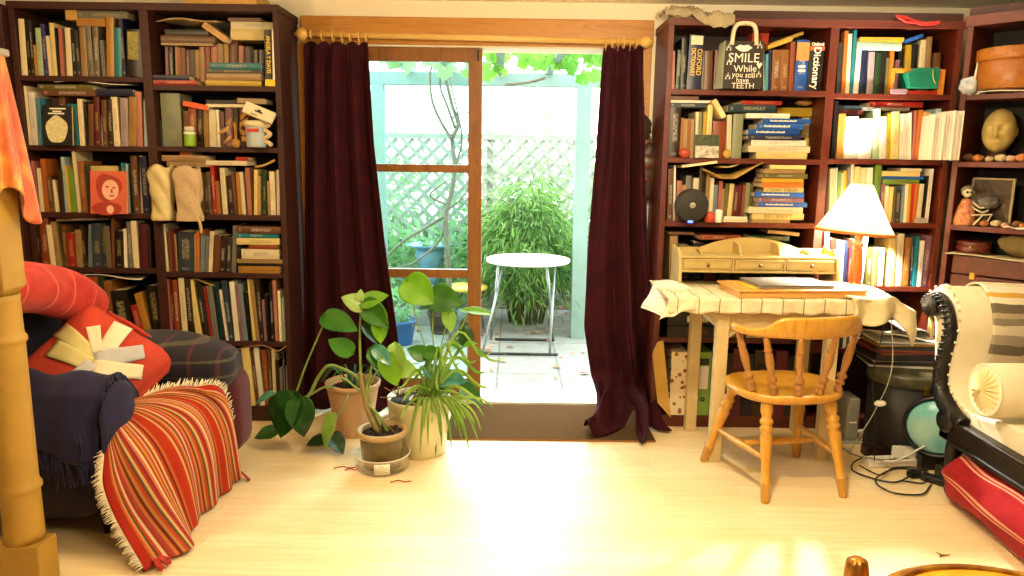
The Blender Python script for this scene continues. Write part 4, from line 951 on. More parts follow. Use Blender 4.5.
# papers underneath
def csheet(u0, u1, z, label, m_, name='papers', w0=-.01, w1=.14):
    def fn(u, v): return cf(lerp(u0, u1, u), lerp(w0, w1, v), z + .004 * math.sin(u * 7 + v * 3))
    return simple(name, MB().grid(fn, 12, 5), m_, label, 'papers', solid=.004)
csheet(.09, .42, CZ[0] + .010, 'cream papers lying beneath the large bentwood box', M['white'])
m = MB(); A = cf(.045, .03, CZ[0] + .0006)
m.x = Matrix.Translation(A) @ Matrix.Rotation(-ang, 4, 'Z') @ Matrix.Rotation(.12, 4, 'Y'); m.box(-.015, .03, 0, .15, .0, .2)
simple('white_booklet', m, M['white'], 'white booklet standing at the divider end of the top corner shelf', 'book', bevel=.001)
m = MB(); m.x = Matrix.Translation(cf(.09, .03, CZ[0] + .001)) @ Matrix.Rotation(-ang, 4, 'Z') @ Matrix.Rotation(.3, 4, 'Y'); m.box(-.01, .012, 0, .12, .0, .19)
simple('yellow_black_booklet', m, mat('yellow black cover', '3a3216', .5, .4, 12), 'dark booklet leaning beside the white booklet, top corner shelf', 'book')
def fn(d): return 1 + .12 * math.sin(6 * d.x) + .1 * math.cos(7 * d.z + d.y * 4)
simple('blue_white_cloth', MB().ball(cf(.035, -.0, CZ[0] + .042), .042, 16, 10, sc=(1, .8, .98), fn=fn), mat('blue and white cloth', '8fa3c4', .8, .1, 30, c2='e6e4dc'), 'crumpled blue and white cloth at the front of the top corner shelf', 'cloth')
# plaster head
c = ccp(999, 134, .13); hz = 1.0
def headfn(d):
    fr = max(0, -d.y) ** .5; g = lambda x, s_: math.exp(-(x / s_) ** 2)
    nose = g(d.x, .13) * interp([(-1, 0), (-.40, 0), (-.30, .9), (-.24, 1), (.05, .5), (.3, .12), (.5, 0)], d.z) * .30
    eye = -.21 * (g(abs(d.x) - .34, .17) * g(d.z - .10, .12)) + .05 * g(abs(d.x) - .34, .10) * g(d.z - .09, .055)
    brow = .13 * g(d.z - .28, .09) * g(abs(d.x) - .3, .25)
    mouth = .09 * g(d.x, .26) * g(d.z + .5, .12) - .16 * g(d.x, .24) * g(d.z + .5, .035)
    chin = .10 * g(d.x, .28) * g(d.z + .82, .14); cheek = .05 * g(abs(d.x) - .52, .2) * g(d.z + .12, .16) - .10 * g(abs(d.x) - .5, .16) * g(d.z + .42, .16)
    return 1 + (nose + eye + brow + mouth + chin + cheek) * fr - .10 * max(0, -d.z) ** 2 * abs(d.x)
Th = Matrix.Rotation(-ang * .85, 3, 'Z') @ Matrix.Rotation(-.12, 3, 'X')
hd = thing('head_sculpture', (c.x, c.y, CZ[1]), 'pale yellow plaster head with closed eyes on the second corner shelf', 'sculpture')
hr = .083
c.z = CZ[1] + hr * 1.32 + .04
MB().ball(c, hr, 80, 64, sc=(.88, 1.0, 1.34), fn=headfn, T=Th).build('head', mat('aged yellow plaster', 'c0a860', .7, .15, 12, .1), hd)
for s_ in (-1, 1): MB().ball(c + Th @ V((s_ * .071, .014, -.0)), .022, 10, 8, sc=(.35, .7, 1.1), T=Th).build('ear', mat('aged yellow plaster ear', 'a88c40', .6), hd)
MB().lathe([(.05, 0), (.052, .01), (.04, .03), (.038, .07)], (c.x, c.y, CZ[1] + .0006), 20).build('neck_base', mat('dark wood base', '3a2416', .5), hd)
# small figures on shelves
shellm = [mat('orange shell', 'c0763c', .5, .4, 50), mat('pink beige shell', 'c9a183', .5, .3, 50), mat('brown pebble', '7a5638', .5, .3, 50), mat('cream coral', 'cdb78c', .6, .4, 60)]
def pebble(u, w, z, r, mi, name, label, cat, g=None, sc=(1, .8, .7)):
    c = cf(u, w, z + r * sc[2] * .95)
    return simple(name, MB().ball(c, r, 14, 8, sc=sc, fn=lambda d: 1 + .14 * math.sin(5 * d.x + mi) * math.cos(4 * d.y + u * 40)), shellm[mi % 4], label, cat, group=g)
SHL = ['tan', 'orange', 'beige', 'brown', 'cream', 'speckled', 'ridged', 'knobbly', 'rust', 'sandy', 'dark', 'pale']
for k, (u, w_, r, mi) in enumerate([(.05, .05, .03, 2), (.10, .02, .026, 0), (.155, .0, .02, 3), (.2, .02, .028, 3), (.245, .01, .024, 1), (.29, .015, .03, 0), (.335, .0, .026, 3), (.38, .02, .03, 1)]):
    pebble(u, w_ + .02, CZ[1] + .0006, r, mi, 'sea_shell', ['small brown', 'flat orange', 'little cream', 'knobbly cream', 'round beige', 'ridged orange', 'lumpy cream', 'plump beige'][k] + ' shell, ' + ORD[k] + ' from the divider in the row below the plaster head', 'shell', 'shells in front of the plaster head')
# third corner shelf: framed picture, seated skeleton doll, trinkets, yellow box in a bag
P0_ = ccp(969, 213, .12); u0 = (P0_ - C0).dot(CD); P1_ = ccp(1012, 213, .12); u1 = (P1_ - C0).dot(CD); zt2 = ccp(990, 178, .12).z
fr = thing('framed_picture', cf((u0 + u1) / 2, .12, CZ[2]), 'dark landscape picture in a thin pale frame on the third corner shelf', 'picture')
cbox(MB(), u0, u1, .125, .135, CZ[2] + .0006, zt2).build('backing', M['black'], fr)
t = NT('dark brown landscape painting'); f = t.noise(t.coord('Object'), 9, 5, .6, 1.5); t.base(t.ramp(f, [(.3, '120e0a'), (.55, '4a3a24'), (.75, '8a7448')])); t.set(rough=.3)
cbox(MB(), u0 + .008, u1 - .012, .12, .126, CZ[2] + .01, zt2 - .008).build('painting', t.m, fr)
m = MB()
for (a, b, z0, z1) in ((u0, u0 + .008, CZ[2] + .0006, zt2), (u1 - .012, u1, CZ[2] + .0006, zt2), (u0, u1, zt2 - .008, zt2), (u0, u1, CZ[2] + .0006, CZ[2] + .011)): cbox(m, a, b, .114, .128, z0, z1)
m.build('frame', mat('pale gold frame', '9c8c62', .5), fr, bevel=.001)
# seated skeleton figurine
c = cf(.075, .03, CZ[2]); sk = thing('skeleton_figurine', c, 'little seated skeleton figurine in a red speckled dress on third corner shelf', 'figurine')
bone = mat('bone white', 'd8cba8', .5, .15, 30)
MB().ball(c + V((0, 0, .162)), .028, 16, 12, sc=(.9, .95, 1.05), fn=lambda d: 1 - .15 * (d.z < -.4) - .12 * math.exp(-(((abs(d.x) - .35) / .18) ** 2 + ((d.z) / .18) ** 2)) * (d.y < 0)).build('skull', bone, sk)
for s_ in (-1, 1): MB().ball(c + V((.010 * s_ - .006, -.024, .166)), .007, 8, 6).build('eye_socket', M['black'], sk)
MB().ball(c + V((.004, .006, .172)), .030, 14, 9, sc=(1, 1, .9), fn=lambda d: 1 + .1 * math.sin(14 * d.x + 9 * d.z)).build('hair', mat('grey doll hair', '7a7468', .9), sk)
MB().lathe([(.045, 0), (.05, .01), (.042, .06), (.03, .1), (.02, .13), (0, .135)], c + V((0, 0, .0006)), 18, fn=lambda a, z: 1 + .08 * math.sin(6 * a)).build('dress', mat('red speckled dress', 'b04a30', .7, .5, 60, c2='d0a070'), sk)
for s_ in (-1, 1):
    MB().tube(smooth_path([c + V((.02 * s_, -.01, .12)), c + V((.05, -.04, .08 + .01 * s_)), c + V((.085, -.05, .095 + .015 * s_))]), .005, 6).build('arm', bone, sk)
    MB().tube([c + V((.02 * s_ + .02, -.03, .05)), c + V((.07 + .02 * s_, -.07, .06)), c + V((.03 + .03 * s_, -.075, .006))], .005, 6).build('leg', bone, sk)
# ghost grey tulle tuft
simple('grey_tulle', MB().ball(cf(.16, .07, CZ[2] + .125), .04, 20, 14, sc=(1.3, .8, .75), fn=lambda d: 1 + .2 * math.sin(9 * d.x + 3 * d.z) * math.cos(8 * d.z)), mat('grey tulle', '6e6a66', .9, .4, 30), 'tuft of grey tulle beside the skeleton figurine', 'tulle')
bpy.data.objects['grey_tulle'].location.z = CZ[2] + .085
simple('tulle_stand', MB().tube([cf(.16, .07, CZ[2] + .0006), cf(.16, .07, CZ[2] + .10)], [.03, .006], 10), M['black'], 'small dark stand under the grey tulle tuft', 'stand')
for k, (u, w_, r, mi) in enumerate([(.13, .02, .02, 2), (.17, .0, .022, 0), (.215, .02, .026, 3), (.26, .0, .02, 1), (.3, .03, .026, 2), (.335, .01, .022, 0)]):
    pebble(u, w_ + .02, CZ[2] + .0006, r, mi, 'pebble', ['brown', 'orange', 'cream', 'beige', 'dark tan', 'ridged orange'][k] + ' trinket stone, ' + ORD[k] + ' from the skeleton figurine, third corner shelf', 'stone', 'trinket stones before the framed picture')
c = cf(.345, .06, CZ[2] + .0006); simple('red_figurine', MB().lathe([(0, 0), (.016, 0), (.02, .02), (.012, .05), (.009, .06), (.014, .07), (.012, .085), (0, .09)], c, 14), mat('red glazed clay', 'a8302c', .3), 'tiny red clay figure at the picture edge, third corner shelf', 'figurine')
m = MB(); cbox(m, .38, .52, .02, .14, CZ[2] + .0006, CZ[2] + .075); simple('orange_box', m, mat('orange plastic box', 'd68a1c', .35), 'orange plastic box under a clear bag at the end of third corner shelf', 'box', bevel=.006)
def fn(u, v): return cf(.45 + (.09 - .05 * v) * math.cos(2 * PI * u) * (1 + .15 * math.sin(7 * 2 * PI * u + 5 * v)), .08 + (.075 - .04 * v) * math.sin(2 * PI * u) * (1 + .1 * math.sin(5 * 2 * PI * u)), CZ[2] + .077 + .12 * v)
simple('clear_bag', MB().grid(fn, 40, 12), mat('grey clear plastic', 'aaa69c', .2, .2, 20), 'crinkled grey plastic bag on the orange box', 'bag', solid=.001)
csheet(.27, .36, CZ[2] + .006, 'small cream paper slip at the front of the third corner shelf', M['white'], 'paper_slip', -.02, .03)
# fourth opening: suitcases with tin box and olive bag
zb_ = .60; zs_ = CZ[3]
CZc = CZ[3]
def suitcase(u0, u1, z0, z1, label):
    o = thing('leather_suitcase', cf((u0 + u1) / 2, .12, z0), label, 'suitcase')
    zm = lerp(z0, z1, .62)
    cbox(MB(), u0, u1, .005, .25, z0 + .0006, zm - .003).build('body', M['leather'], o, bevel=.006)
    cbox(MB(), u0, u1, .003, .252, zm + .003, z1).build('lid', M['leather'], o, bevel=.006)
    for k in (.2, .8): cbox(MB(), lerp(u0, u1, k) - .012, lerp(u0, u1, k) + .012, -.002, .01, zm - .02, zm + .014).build('catch', M['brass'], o, bevel=.002)
    MB().tube(smooth_path([cf(lerp(u0, u1, .4), .0, zm - .02), cf(lerp(u0, u1, .43), -.02, zm - .03), cf(lerp(u0, u1, .57), -.02, zm - .03), cf(lerp(u0, u1, .6), .0, zm - .02)]), .006, 8).build('handle', M['leather'], o)
    return o
zl = cz(975, 257)
suitcase(.05, .55, CZ[3], zl, 'brown leather suitcase with brass catches on the corner shelves behind the chaise')
csheet(.02, .52, zl + .006, 'cream cloth laid on the brown leather suitcase', mat('cream linen', 'cfc09a', .9), 'cream_cloth', -.02, .2)
m = MB(); c = cf(.11, .09, zl + .014); m.lathe([(0, 0), (.075, 0), (.078, .004), (.078, .03), (.074, .032), (.078, .034), (.078, .052), (.07, .058), (0, .06)], c, 28)
tn_ = simple('lacquer_tin', m, mat('dark red lacquer', '5a2416', .3, .2), 'round dark red lacquer tin on the cloth over the suitcase', 'tin')
MB().ball(c + V((-.05, -.06, .032)), .009).build('clasp', M['brass'], tn_)
c = cf(.34, .1, zl + .012)
ob_ = thing('canvas_bag', c, 'folded olive canvas bag resting on the suitcase in the corner shelves', 'bag')
T = Matrix.Rotation(-ang, 3, 'Z')
MB().ball(c + V((0, 0, .058)), .1, 30, 16, sc=(1.25, .85, .6), T=T, fn=lambda d: 1 + .05 * math.sin(7 * d.x + 4 * d.z) + .03 * math.sin(14 * d.z)).build('bag_body', mat('olive canvas', '6b5a2e', .85, .3, 20, .3), ob_)
MB().tube(smooth_path([cf(.43, .05, zl + .10), cf(.47, .02, zl + .11), cf(.49, .0, zl + .07), cf(.47, .0, zl + .02)]), .014, 8, flat=.4).build('strap', mat('olive strap', '7c6a3a', .85), ob_)
m = MB()
for k in range(4): cbox(m, .57, .66, .02, .2, CZ[3] + .0006 + k * .03, CZ[3] + .026 + k * .03)
m.build('x', M['black']); bpy.data.objects.remove(bpy.data.objects['x'])
for k in range(4):
    m = MB(); cbox(m, .565 + .004 * k, .70, .02, .2, CZ[3] + .0006 + k * .03, CZ[3] + .029 + k * .03)
    simple('dark_box_file', m, mat('grey green file %d' % k, ['2c332c', '3c4238', '22261f', '4a4a3a'][k], .5), 'dark flat file beside the suitcase, ' + ['lowest of four', 'second lowest of four', 'second from top of four', 'topmost of four'][k], 'file', 'files stacked beside the suitcase', bevel=.002)

for k, (xa, xb, ya, hh) in enumerate(((2.052, 2.082, 3.70, .215), (2.086, 2.118, 3.675, .225), (2.122, 2.164, 3.655, .235))):
    z0 = RB[1] + .0006; o = thing('document_folder', (xa, ya, z0), 'white document folder jutting out past the lamp-side bay edge, ' + ['innermost', 'middle', 'outermost'][k] + ' of three', 'folder', 'white folders jutting from the second shelf')
    m = MB(); m.box(xa, xa + .003, ya, ya + .25, z0, z0 + hh).box(xb - .003, xb, ya, ya + .25, z0, z0 + hh).box(xa, xb, ya + .245, ya + .25, z0, z0 + hh); m.build('cover', M['white'], o)
    m = MB()
    for q in range(4): m.box(xa + .005 + q * (xb - xa - .012) / 4, xa + .003 + (q + 1) * (xb - xa - .012) / 4, ya + .006 + .004 * (q % 2), ya + .24, z0 + .001, z0 + hh - .008 - .004 * (q % 3))
    m.build('papers', M['white'], o)
# ------------------------------------------------------------------ desk (small cream table)
TZ = .80
L = dict(a=atz(713, 460), b=atz(690, 430), c=atz(820, 459), d=atz(797, 430))
tx0, tx1, ty0, ty1 = .72, 1.735, 3.30, 3.785
dk = thing('desk', ((tx0 + tx1) / 2, 3.54, 0), 'cream painted desk with worn square legs standing before the red-brown bookcase', 'desk')
lx0, lx1 = L['a'].x, L['c'].x
for (x, y) in ((lx0, 3.335), (lx0 - .02, 3.74), (lx1, 3.37), (lx1 + .02, 3.74)):
    MB().box(x - .028, x + .028, y - .0, y + .05, .0, TZ - .02).build('leg', M['deskw'], dk, bevel=.003)
MB().box(lx0 + .028, lx1 - .028, 3.345, 3.365, TZ - .15, TZ - .02).box(lx0 + .028, lx1 - .028, 3.76, 3.78, TZ - .15, TZ - .02).box(lx0 - .02, lx0, 3.385, 3.74, TZ - .15, TZ - .02).box(lx1, lx1 + .02, 3.42, 3.74, TZ - .15, TZ - .02).build('apron', M['deskw'], dk, bevel=.002)
MB().prism([V((lx0 - .028, 3.35, TZ - .02)), V((lx0 - .028, 3.35, TZ - .13)), V((lx0 - .14, 3.35, TZ - .03)), V((lx0 - .14, 3.35, TZ - .02))], (0, .02, 0)).build('bracket', M['deskw'], dk)
MB().prism([V((lx0 + .03, 3.36, TZ - .15)), V((lx0 + .03, 3.36, TZ - .2)), V((lx0 + .09, 3.36, TZ - .15))], (0, .012, 0)).build('bracket', M['deskw'], dk)
MB().box(tx0, tx1, ty0 + .01, ty1, TZ - .022, TZ).build('tabletop', M['deskw'], dk, bevel=.004)
# striped tea towel cloth
t = NT('cream cloth with dark stripes'); uv = t.new('ShaderNodeTexCoord'); sp = t.new('ShaderNodeSeparateXYZ'); t.link(uv.outputs['Object'], sp.inputs[0])
wv = t.math('FRACT', t.math('MULTIPLY', sp.outputs[0], 10.5)); l1 = t.math('LESS_THAN', wv, .05)
t.base(t.mix(t.math('MULTIPLY', l1, .8), t.ramp(t.noise(uv.outputs['Object'], 30, 3), [(.3, 'd8c8a0'), (.7, 'e8dcbe')]), lin('3a332c'))); t.set(rough=.9); t.bump(t.noise(uv.outputs['Object'], 300, 2), .2, .002)
CLM = t.m
def cl(u, v):   # u along x, v: 0 back edge .. 1 front hem
    x = lerp(tx0 - .01, 1.60, u)
    s = v * .60
    if s < .48: y = ty1 - s; z = TZ + .003 + .002 * math.sin(x * 23) * math.sin(s * 31)
    else:
        y = ty0 - .006 - .008 * math.sin(x * 38) * (s - .48) / .12; z = TZ + .002 - (s - .48) * .55 + .004 * math.sin(x * 50) * (v > .98)
    return V((x, y, z))
ct = thing('tablecloth', ((tx0 + tx1) / 2, 3.54, TZ), 'cream cloth with thin dark stripes draped over the desk top', 'tablecloth')
MB().grid(cl, 100, 30).build('cloth_top', CLM, ct, solid=.002)
# left end : stiff whitish flap sticking out over the curtain side
t = NT('pale cloth end with lines'); uv = t.new('ShaderNodeTexCoord'); sp = t.new('ShaderNodeSeparateXYZ'); t.link(uv.outputs['UV'], sp.inputs[0])
l1 = t.math('LESS_THAN', t.math('FRACT', t.math('MULTIPLY', sp.outputs[1], 3.2)), .045)
t.base(t.mix(t.math('MULTIPLY', l1, .75), lin('e6e0d0'), lin('4a4a50'))); t.set(rough=.9)
q = [at(655, 281, 3.62), at(690, 288, 3.45), at(677, 311, 3.29), at(657, 318, 3.28), at(641, 308, 3.42)]
def flap(u, v):
    a = at(656, 281, 3.66).lerp(at(641, 308, 3.42), v); b = at(694, 287, 3.55).lerp(at(664, 318, 3.29), v)
    p = a.lerp(b, u); p.z += .012 * math.sin(PI * u) + .006 * math.sin(9 * v + 4 * u); return p
MB().grid(flap, 20, 16).build('cloth_end', t.m, ct, solid=.004)
def tip(u, v):
    a = at(672, 293, 3.40).lerp(at(692, 293, 3.30), v); b = at(659, 320, 3.285).lerp(at(696, 308, 3.285), v)
    p = a.lerp(b, u); p.z += .006 * math.sin(12 * v); p.y -= .01 * math.sin(PI * u); return p
MB().grid(tip, 14, 14).build('cloth_corner', CLM, ct, solid=.003)
# bundle of cloth hanging at the lamp end
def hang(u, v):
    x = lerp(1.54, 1.85, u) + .012 * math.sin(9 * v); k = max(0, x - tx1)
    if v < .4: y = 3.285 - .02 * math.sin(14 * u + 2); z = TZ + .012 - (.4 - v) / .4 * (.085 + .03 * math.sin(7 * u) + .05 * u)
    else: y = 3.285 + (v - .4) / .6 * .33; z = TZ + .014 + .012 * math.sin(11 * u + 5 * v) * math.sin(6 * v)
    z -= .75 * k ** 1.1; y += k * .3
    return V((x, y, z))
simple('folded_towel', MB().grid(hang, 36, 30), mat('cream towel', 'e0d2a8', .9, .1, 30, .3, 200), 'cream towel hanging off the lamp end of the desk over the magazines', 'towel', solid=.012)
# desk organiser
YO0, YO1 = 3.585, 3.775
o_ = thing('desk_organiser', (1.27, 3.68, TZ + .004), 'cream yellow wooden desk organiser with three small drawers on the desk', 'desk organiser')
zb0 = TZ + .004
ox0, ox1 = at(680.5, 287, YO0).x - .012, at(838, 281, YO0).x + .004
hm = M['hutch']; zdk = at(755, 257, YO0).z; zdt = at(755, 258.5, YO0).z; zdb = at(755, 271, YO0).z
ztl = at(667, 244, YO1).z; 
def sidepts(x):
    return [V((x, YO1, zb0)), V((x, YO0 - .005, zb0)), V((x, YO0 - .008, zb0 + .03)), V((x, YO0, zdb)), V((x, YO0 + .02, zdk + .0)), V((x, YO0 + .06, zdk + .035)), V((x, YO0 + .11, ztl - .012)), V((x, YO1 - .03, ztl)), V((x, YO1, ztl))]
for x in (ox0, ox1 - .014): MB().prism(sidepts(x), (.014, 0, 0)).build('side_panel', hm, o_, bevel=.002)
arch = []
for i in range(31):
    u = i / 30; x = lerp(ox0 + .014, ox1 - .014, u)
    h = .0 if u < .18 or u > .82 else math.sin(PI * (u - .18) / .64) ** .8 * .052
    arch.append(V((x, YO1 - .012, ztl - .012 + h)))
MB().prism([V((ox0 + .014, YO1 - .012, zdk - .02))] + arch + [V((ox1 - .014, YO1 - .012, zdk - .02))], (0, .012, 0)).build('back_panel', hm, o_)
MB().box(ox0 + .014, ox1 - .014, YO0 + .012, YO1 - .012, zdk - .012, zdk).box(ox0 + .014, ox1 - .014, YO0 + .006, YO1 - .012, zdb - .012, zdb).build('shelf', hm, o_, bevel=.002)
xa = [lerp(ox0 + .014, ox1 - .014, t_) for t_ in (0, .333, .667, 1)]
for i in range(3):
    MB().box(xa[i] - .004 if i else xa[i], xa[i] + .006, YO0 + .01, YO1 - .012, zdb, zdk - .012).build('partition', hm, o_)
    dw = MB().box(xa[i] + .009, xa[i + 1] - .008, YO0 + .006, YO1 - .03, zdb + .002, zdk - .015)
    dr = dw.build('drawer', hm, o_, bevel=.002)
    a, b, c_, d_ = xa[i] + .018, xa[i + 1] - .017, zdb + .012, zdk - .024
    f = MB(); f.box(a, b, YO0 + .002, YO0 + .006, c_ - .003, c_).box(a, b, YO0 + .002, YO0 + .006, d_, d_ + .003).box(a - .003, a, YO0 + .002, YO0 + .006, c_, d_).box(b, b + .003, YO0 + .002, YO0 + .006, c_, d_); f.build('drawer_moulding', mat('darker cream moulding', 'b89c58', .5), dr)  # moulding strips in a slightly darker cream than the drawer
    MB().lathe([(0, 0), (.005, 0), (.005, .006), (.009, .01), (.009, .014), (0, .017)], V(((a + b) / 2, YO0 + .004, (c_ + d_) / 2)), 14, T=Matrix.Rotation(PI / 2, 3, 'X')).build('knob', mat('antique brass knob', '8a6a34', .35, .1, metal=.8), dr)
for px_, hgt in ((700, .5), (737, 1), (776, 1), (808, .5)):
    x = at(px_, 250, YO0 + .1).x; H = (ztl - .012 - zdk) * (1.0 if hgt < 1 else 1) + (.03 if hgt == 1 else -.004)
    d0 = .125 if hgt == 1 else .10
    pts = [V((x, YO1 - .012, zdk)), V((x, YO1 - .012 - d0 - .02, zdk)), V((x, YO1 - .012 - d0, zdk + H * .25)), V((x, YO1 - .012 - d0 * .92, zdk + H * .6)), V((x, YO1 - .012 - d0 * .75, zdk + H * .88)), V((x, YO1 - .012 - d0 * .5, zdk + H)), V((x, YO1 - .012, zdk + H))]
    MB().prism(pts, (.01, 0, 0)).build('divider_fin', hm, o_, bevel=.001)
# board + laptop
bz = TZ + .006
A0 = at(733, 297.5, 3.305); B0 = at(852, 300, 3.36)
c1, c2 = V((1.03, 3.30, bz)), V((1.60, 3.345, bz)); dx = (c2 - c1).normalized(); dy = V((-dx.y, dx.x, 0))
Xb = Matrix((dx, dy, V((0, 0, 1)))).transposed().to_4x4(); Xb.translation = c1
lb = thing('drawing_board', (1.3, 3.45, bz), 'light wooden lap desk board resting on the cloth covered desk', 'board')
m = MB(); m.x = Xb; m.box(0, .60, 0, .26, 0, .028); m.build('board', M['tray'], lb, bevel=.003)
m = MB(); m.x = Xb; m.box(-.008, .61, -.008, .27, .028, .038); m.build('rim', M['tray'], lb, bevel=.003)
lp = thing('laptop', (1.32, 3.45, bz + .039), 'closed silver laptop lying on the light wooden board', 'laptop')
m = MB(); m.x = Xb @ Matrix.Translation((.10, .012, .0388)) @ Matrix.Rotation(.03, 4, 'Z'); m.box(0, .36, 0, .235, 0, .009); m.build('base', M['silver'], lp, bevel=.003)
m = MB(); m.x = Xb @ Matrix.Translation((.10, .012, .0388)) @ Matrix.Rotation(.03, 4, 'Z'); m.box(0, .36, 0, .235, .010, .017); m.build('lid', mat('grey aluminium lid', '77726a', .5, .04, metal=.3), lp, bevel=.003)
m = MB(); m.x = Xb @ Matrix.Translation((.28, .13, .0388 + .0172)) @ Matrix.Rotation(.03, 4, 'Z')
ap = [V((.016 * math.cos(a) * (1 - .12 * math.exp(-((a - PI / 2) / .35) ** 2)) , .018 * math.sin(a) * (1 - .15 * math.exp(-((a - PI / 2) / .3) ** 2) - .08 * math.exp(-((a - 3 * PI / 2) / .3) ** 2)), 0)) for a in [2 * PI * i / 28 for i in range(28)]]
ap = [p if not (p.x > .01 and abs(p.y) < .007) else V((.009, p.y, 0)) for p in ap]
m.prism(ap, (0, 0, .0004)); m.prism([V((.001, .02, 0)), V((.006, .022, 0)), V((.007, .028, 0)), V((.002, .026, 0))], (0, 0, .0004)); m.build('lid_emblem', M['white'], lp)
m = MB(); m.x = Xb; m.box(.06, .098, .02, .2, .0385, .042); simple('yellow_notepad', m, mat('yellow notepad', 'd8b62a', .6), 'thin yellow notepad peeking out beside the laptop', 'notepad')
m = MB(); m.x = Xb; m.box(.47, .58, .03, .2, .0385, .041); simple('paper_sheet', m, M['white'], 'cream sheet of paper on the board between laptop and lamp', 'paper')
simple('glass_marble', MB().ball(at(751, 276.5, 3.6), .012), M['plasticw'], 'small white knob on the desk behind the laptop', 'knob')
bpy.data.objects['glass_marble'].location.z = TZ + .005

# ------------------------------------------------------------------ table lamp
lc = at(854, 288, 3.66); lc.z = TZ + .004; lc.x = at(854, 285, 3.66).x
YL = 3.66
lm = thing('table_lamp', lc, 'table lamp with glowing cream shade and turned orange wooden stem on the desk', 'lamp')
zsb = at(858, 232, YL).z; zst = at(858, 184, YL).z
cx_ = at(858, 210, YL).x; lc.x = at(855, 280, YL).x
lampw = wood('orange lacquered lamp wood', 'b8441c', 'cf6428', .25, 6, (1, 1, 6), .3)
hz_ = zsb - lc.z + .02
MB().lathe([(0, 0), (.055, 0), (.057, .008), (.04, .016), (.03, .022), (.026, .03), (.031, .045), (.029, .1), (.023, hz_ * .62), (.018, hz_ * .68), (.026, hz_ * .70), (.026, hz_ * .74), (.017, hz_ * .76), (.019, hz_ * .86), (.028, hz_ * .9), (.028, hz_ * .96), (.012, hz_), (0, hz_)], lc, 24).build('stem', lampw, lm)
t = NT('glowing cream lamp shade'); t.base(lin('f8ecd0')); t.set(rough=.9)
tl_ = t.new('ShaderNodeBsdfTranslucent'); tl_.inputs[0].default_value = lin('fff6e2'); mx = t.new('ShaderNodeMixShader'); mx.inputs[0].default_value = .8
t.link(t.b.outputs[0], mx.inputs[1]); t.link(tl_.outputs[0], mx.inputs[2]); t.link(mx.outputs[0], t.out.inputs[0])
rb_ = 36.5 * 3.72 / F; rt_ = .05
prof = [(lerp(rb_, rt_, (k / 10) ** .92) , lerp(zsb, zst, k / 10)) for k in range(11)]
Ts = Matrix.Rotation(.07, 3, 'Y'); cc = V((cx_, YL, 0)); zc = (zsb + zst) / 2
MB().lathe([(r, z - zc) for r, z in prof], cc + V((0, 0, zc)), 48, T=Ts, fn=lambda a, z: 1 + .02 * math.sin(16 * a), cap=False).build('lamp_shade', t.m, lm, solid=.0015)
MB().lathe([(rb_ + .002, -.006), (rb_ + .004, 0), (rb_ + .002, .006), (rb_ - .003, 0), (rb_ + .002, -.006)], cc + V((0, 0, zc)) + Ts @ V((0, 0, zsb - zc)), 48, T=Ts, fn=lambda a, z: 1 + .02 * math.sin(16 * a), cap=False).build('shade_trim', mat('orange shade trim', 'd0762e', .8), lm)
MB().ball(cc + V((0, 0, zsb + .06)), .026, 14, 10, sc=(1, 1, 1.25)).build('bulb', emis('warm bulb', 'ffd28a', 40), lm)
ld = bpy.data.lights.new('lamp_bulb', 'POINT'); ld.energy = LAMP; ld.color = (1, .93, .80); ld.shadow_soft_size = .03
lo = bpy.data.objects.new('lamp_bulb', ld); COL.objects.link(lo); lo.location = cc + V((0, 0, zsb + .13))
MB().tube(smooth_path([V((lc.x - .02, YL, TZ + .01)), V((lc.x - .05, 3.5, TZ + .012)), V((1.70, 3.32, TZ + .0)), V((1.69, 3.28, .70)), V((1.66, 3.27, .45)), V((1.70, 3.28, .2)), V((1.72, 3.3, .03))]), .0028, 6).build('cord', M['cable'], lm)

# ------------------------------------------------------------------ below the desk
def boxfile(px0, px1, py0, Y, z, m_, label, name='box_file', dep=.24, dot=True, lab=None):
    a = at(px0, 390, Y); b = at(px1, 390, Y); h = at((px0 + px1) / 2, py0, Y).z - z
    o = thing(name, ((a.x + b.x) / 2, Y, z), label, 'box file')
    MB().box(a.x, b.x, Y, Y + dep, z + .0006, z + h).build('casing', m_, o, bevel=.002); return o, a.x, b.x, h
t = NT('cream file with red and green flowers'); vo = t.new('ShaderNodeTexVoronoi'); vo.inputs['Scale'].default_value = 34; vo.inputs['Randomness'].default_value = .7; t.link(t.coord(), vo.inputs['Vector'])
dist = vo.outputs['Distance']; ccv = t.ramp(t.math('FRACT', t.math('MULTIPLY', t.noise(t.coord(), 14, 1), 9)), [(.0, 'a8302c'), (.6, 'b8483c'), (.7, '8a8a2c')], 'CONSTANT')
t.base(t.mix(t.math('LESS_THAN', dist, .38), lin('e6d8b4'), ccv)); t.set(rough=.5)
boxfile(670, 687, 352, YF + .0, RA[5], t.m, 'cream magazine file patterned with red flowers on the bottom shelf under desk')
o, x0_, x1_, h_ = boxfile(696, 710, 352, YF + .0, RA[5], mat('lime green binder', '7ba03a', .4, .1), 'lime green lever arch file standing beside the desk leg', 'lever_arch_file')
MB().box(x0_ + .014, x1_ - .014, YF - .002, YF + .002, RA[5] + h_ * .42, RA[5] + h_ * .78).build('label_card', M['white'], o)
MB().box(x0_ + .014, x1_ - .014, YF - .002, YF + .002, RA[5] + h_ * .80, RA[5] + h_ * .9).build('label_header', M['black'], o)
MB().lathe([(.006, 0), (.012, 0), (.012, .003), (.006, .003), (.006, 0)], V(((x0_ + x1_) / 2, YF - .001, RA[5] + h_ * .26)), 16, T=Matrix.Rotation(PI / 2, 3, 'X'), cap=False).build('finger_ring', M['black'], o)
m = MB(); pts = [at(654, 356, 3.74), at(659, 344, 3.74), at(664, 341, 3.76), at(671, 418, 3.77), at(659, 405, 3.74)]
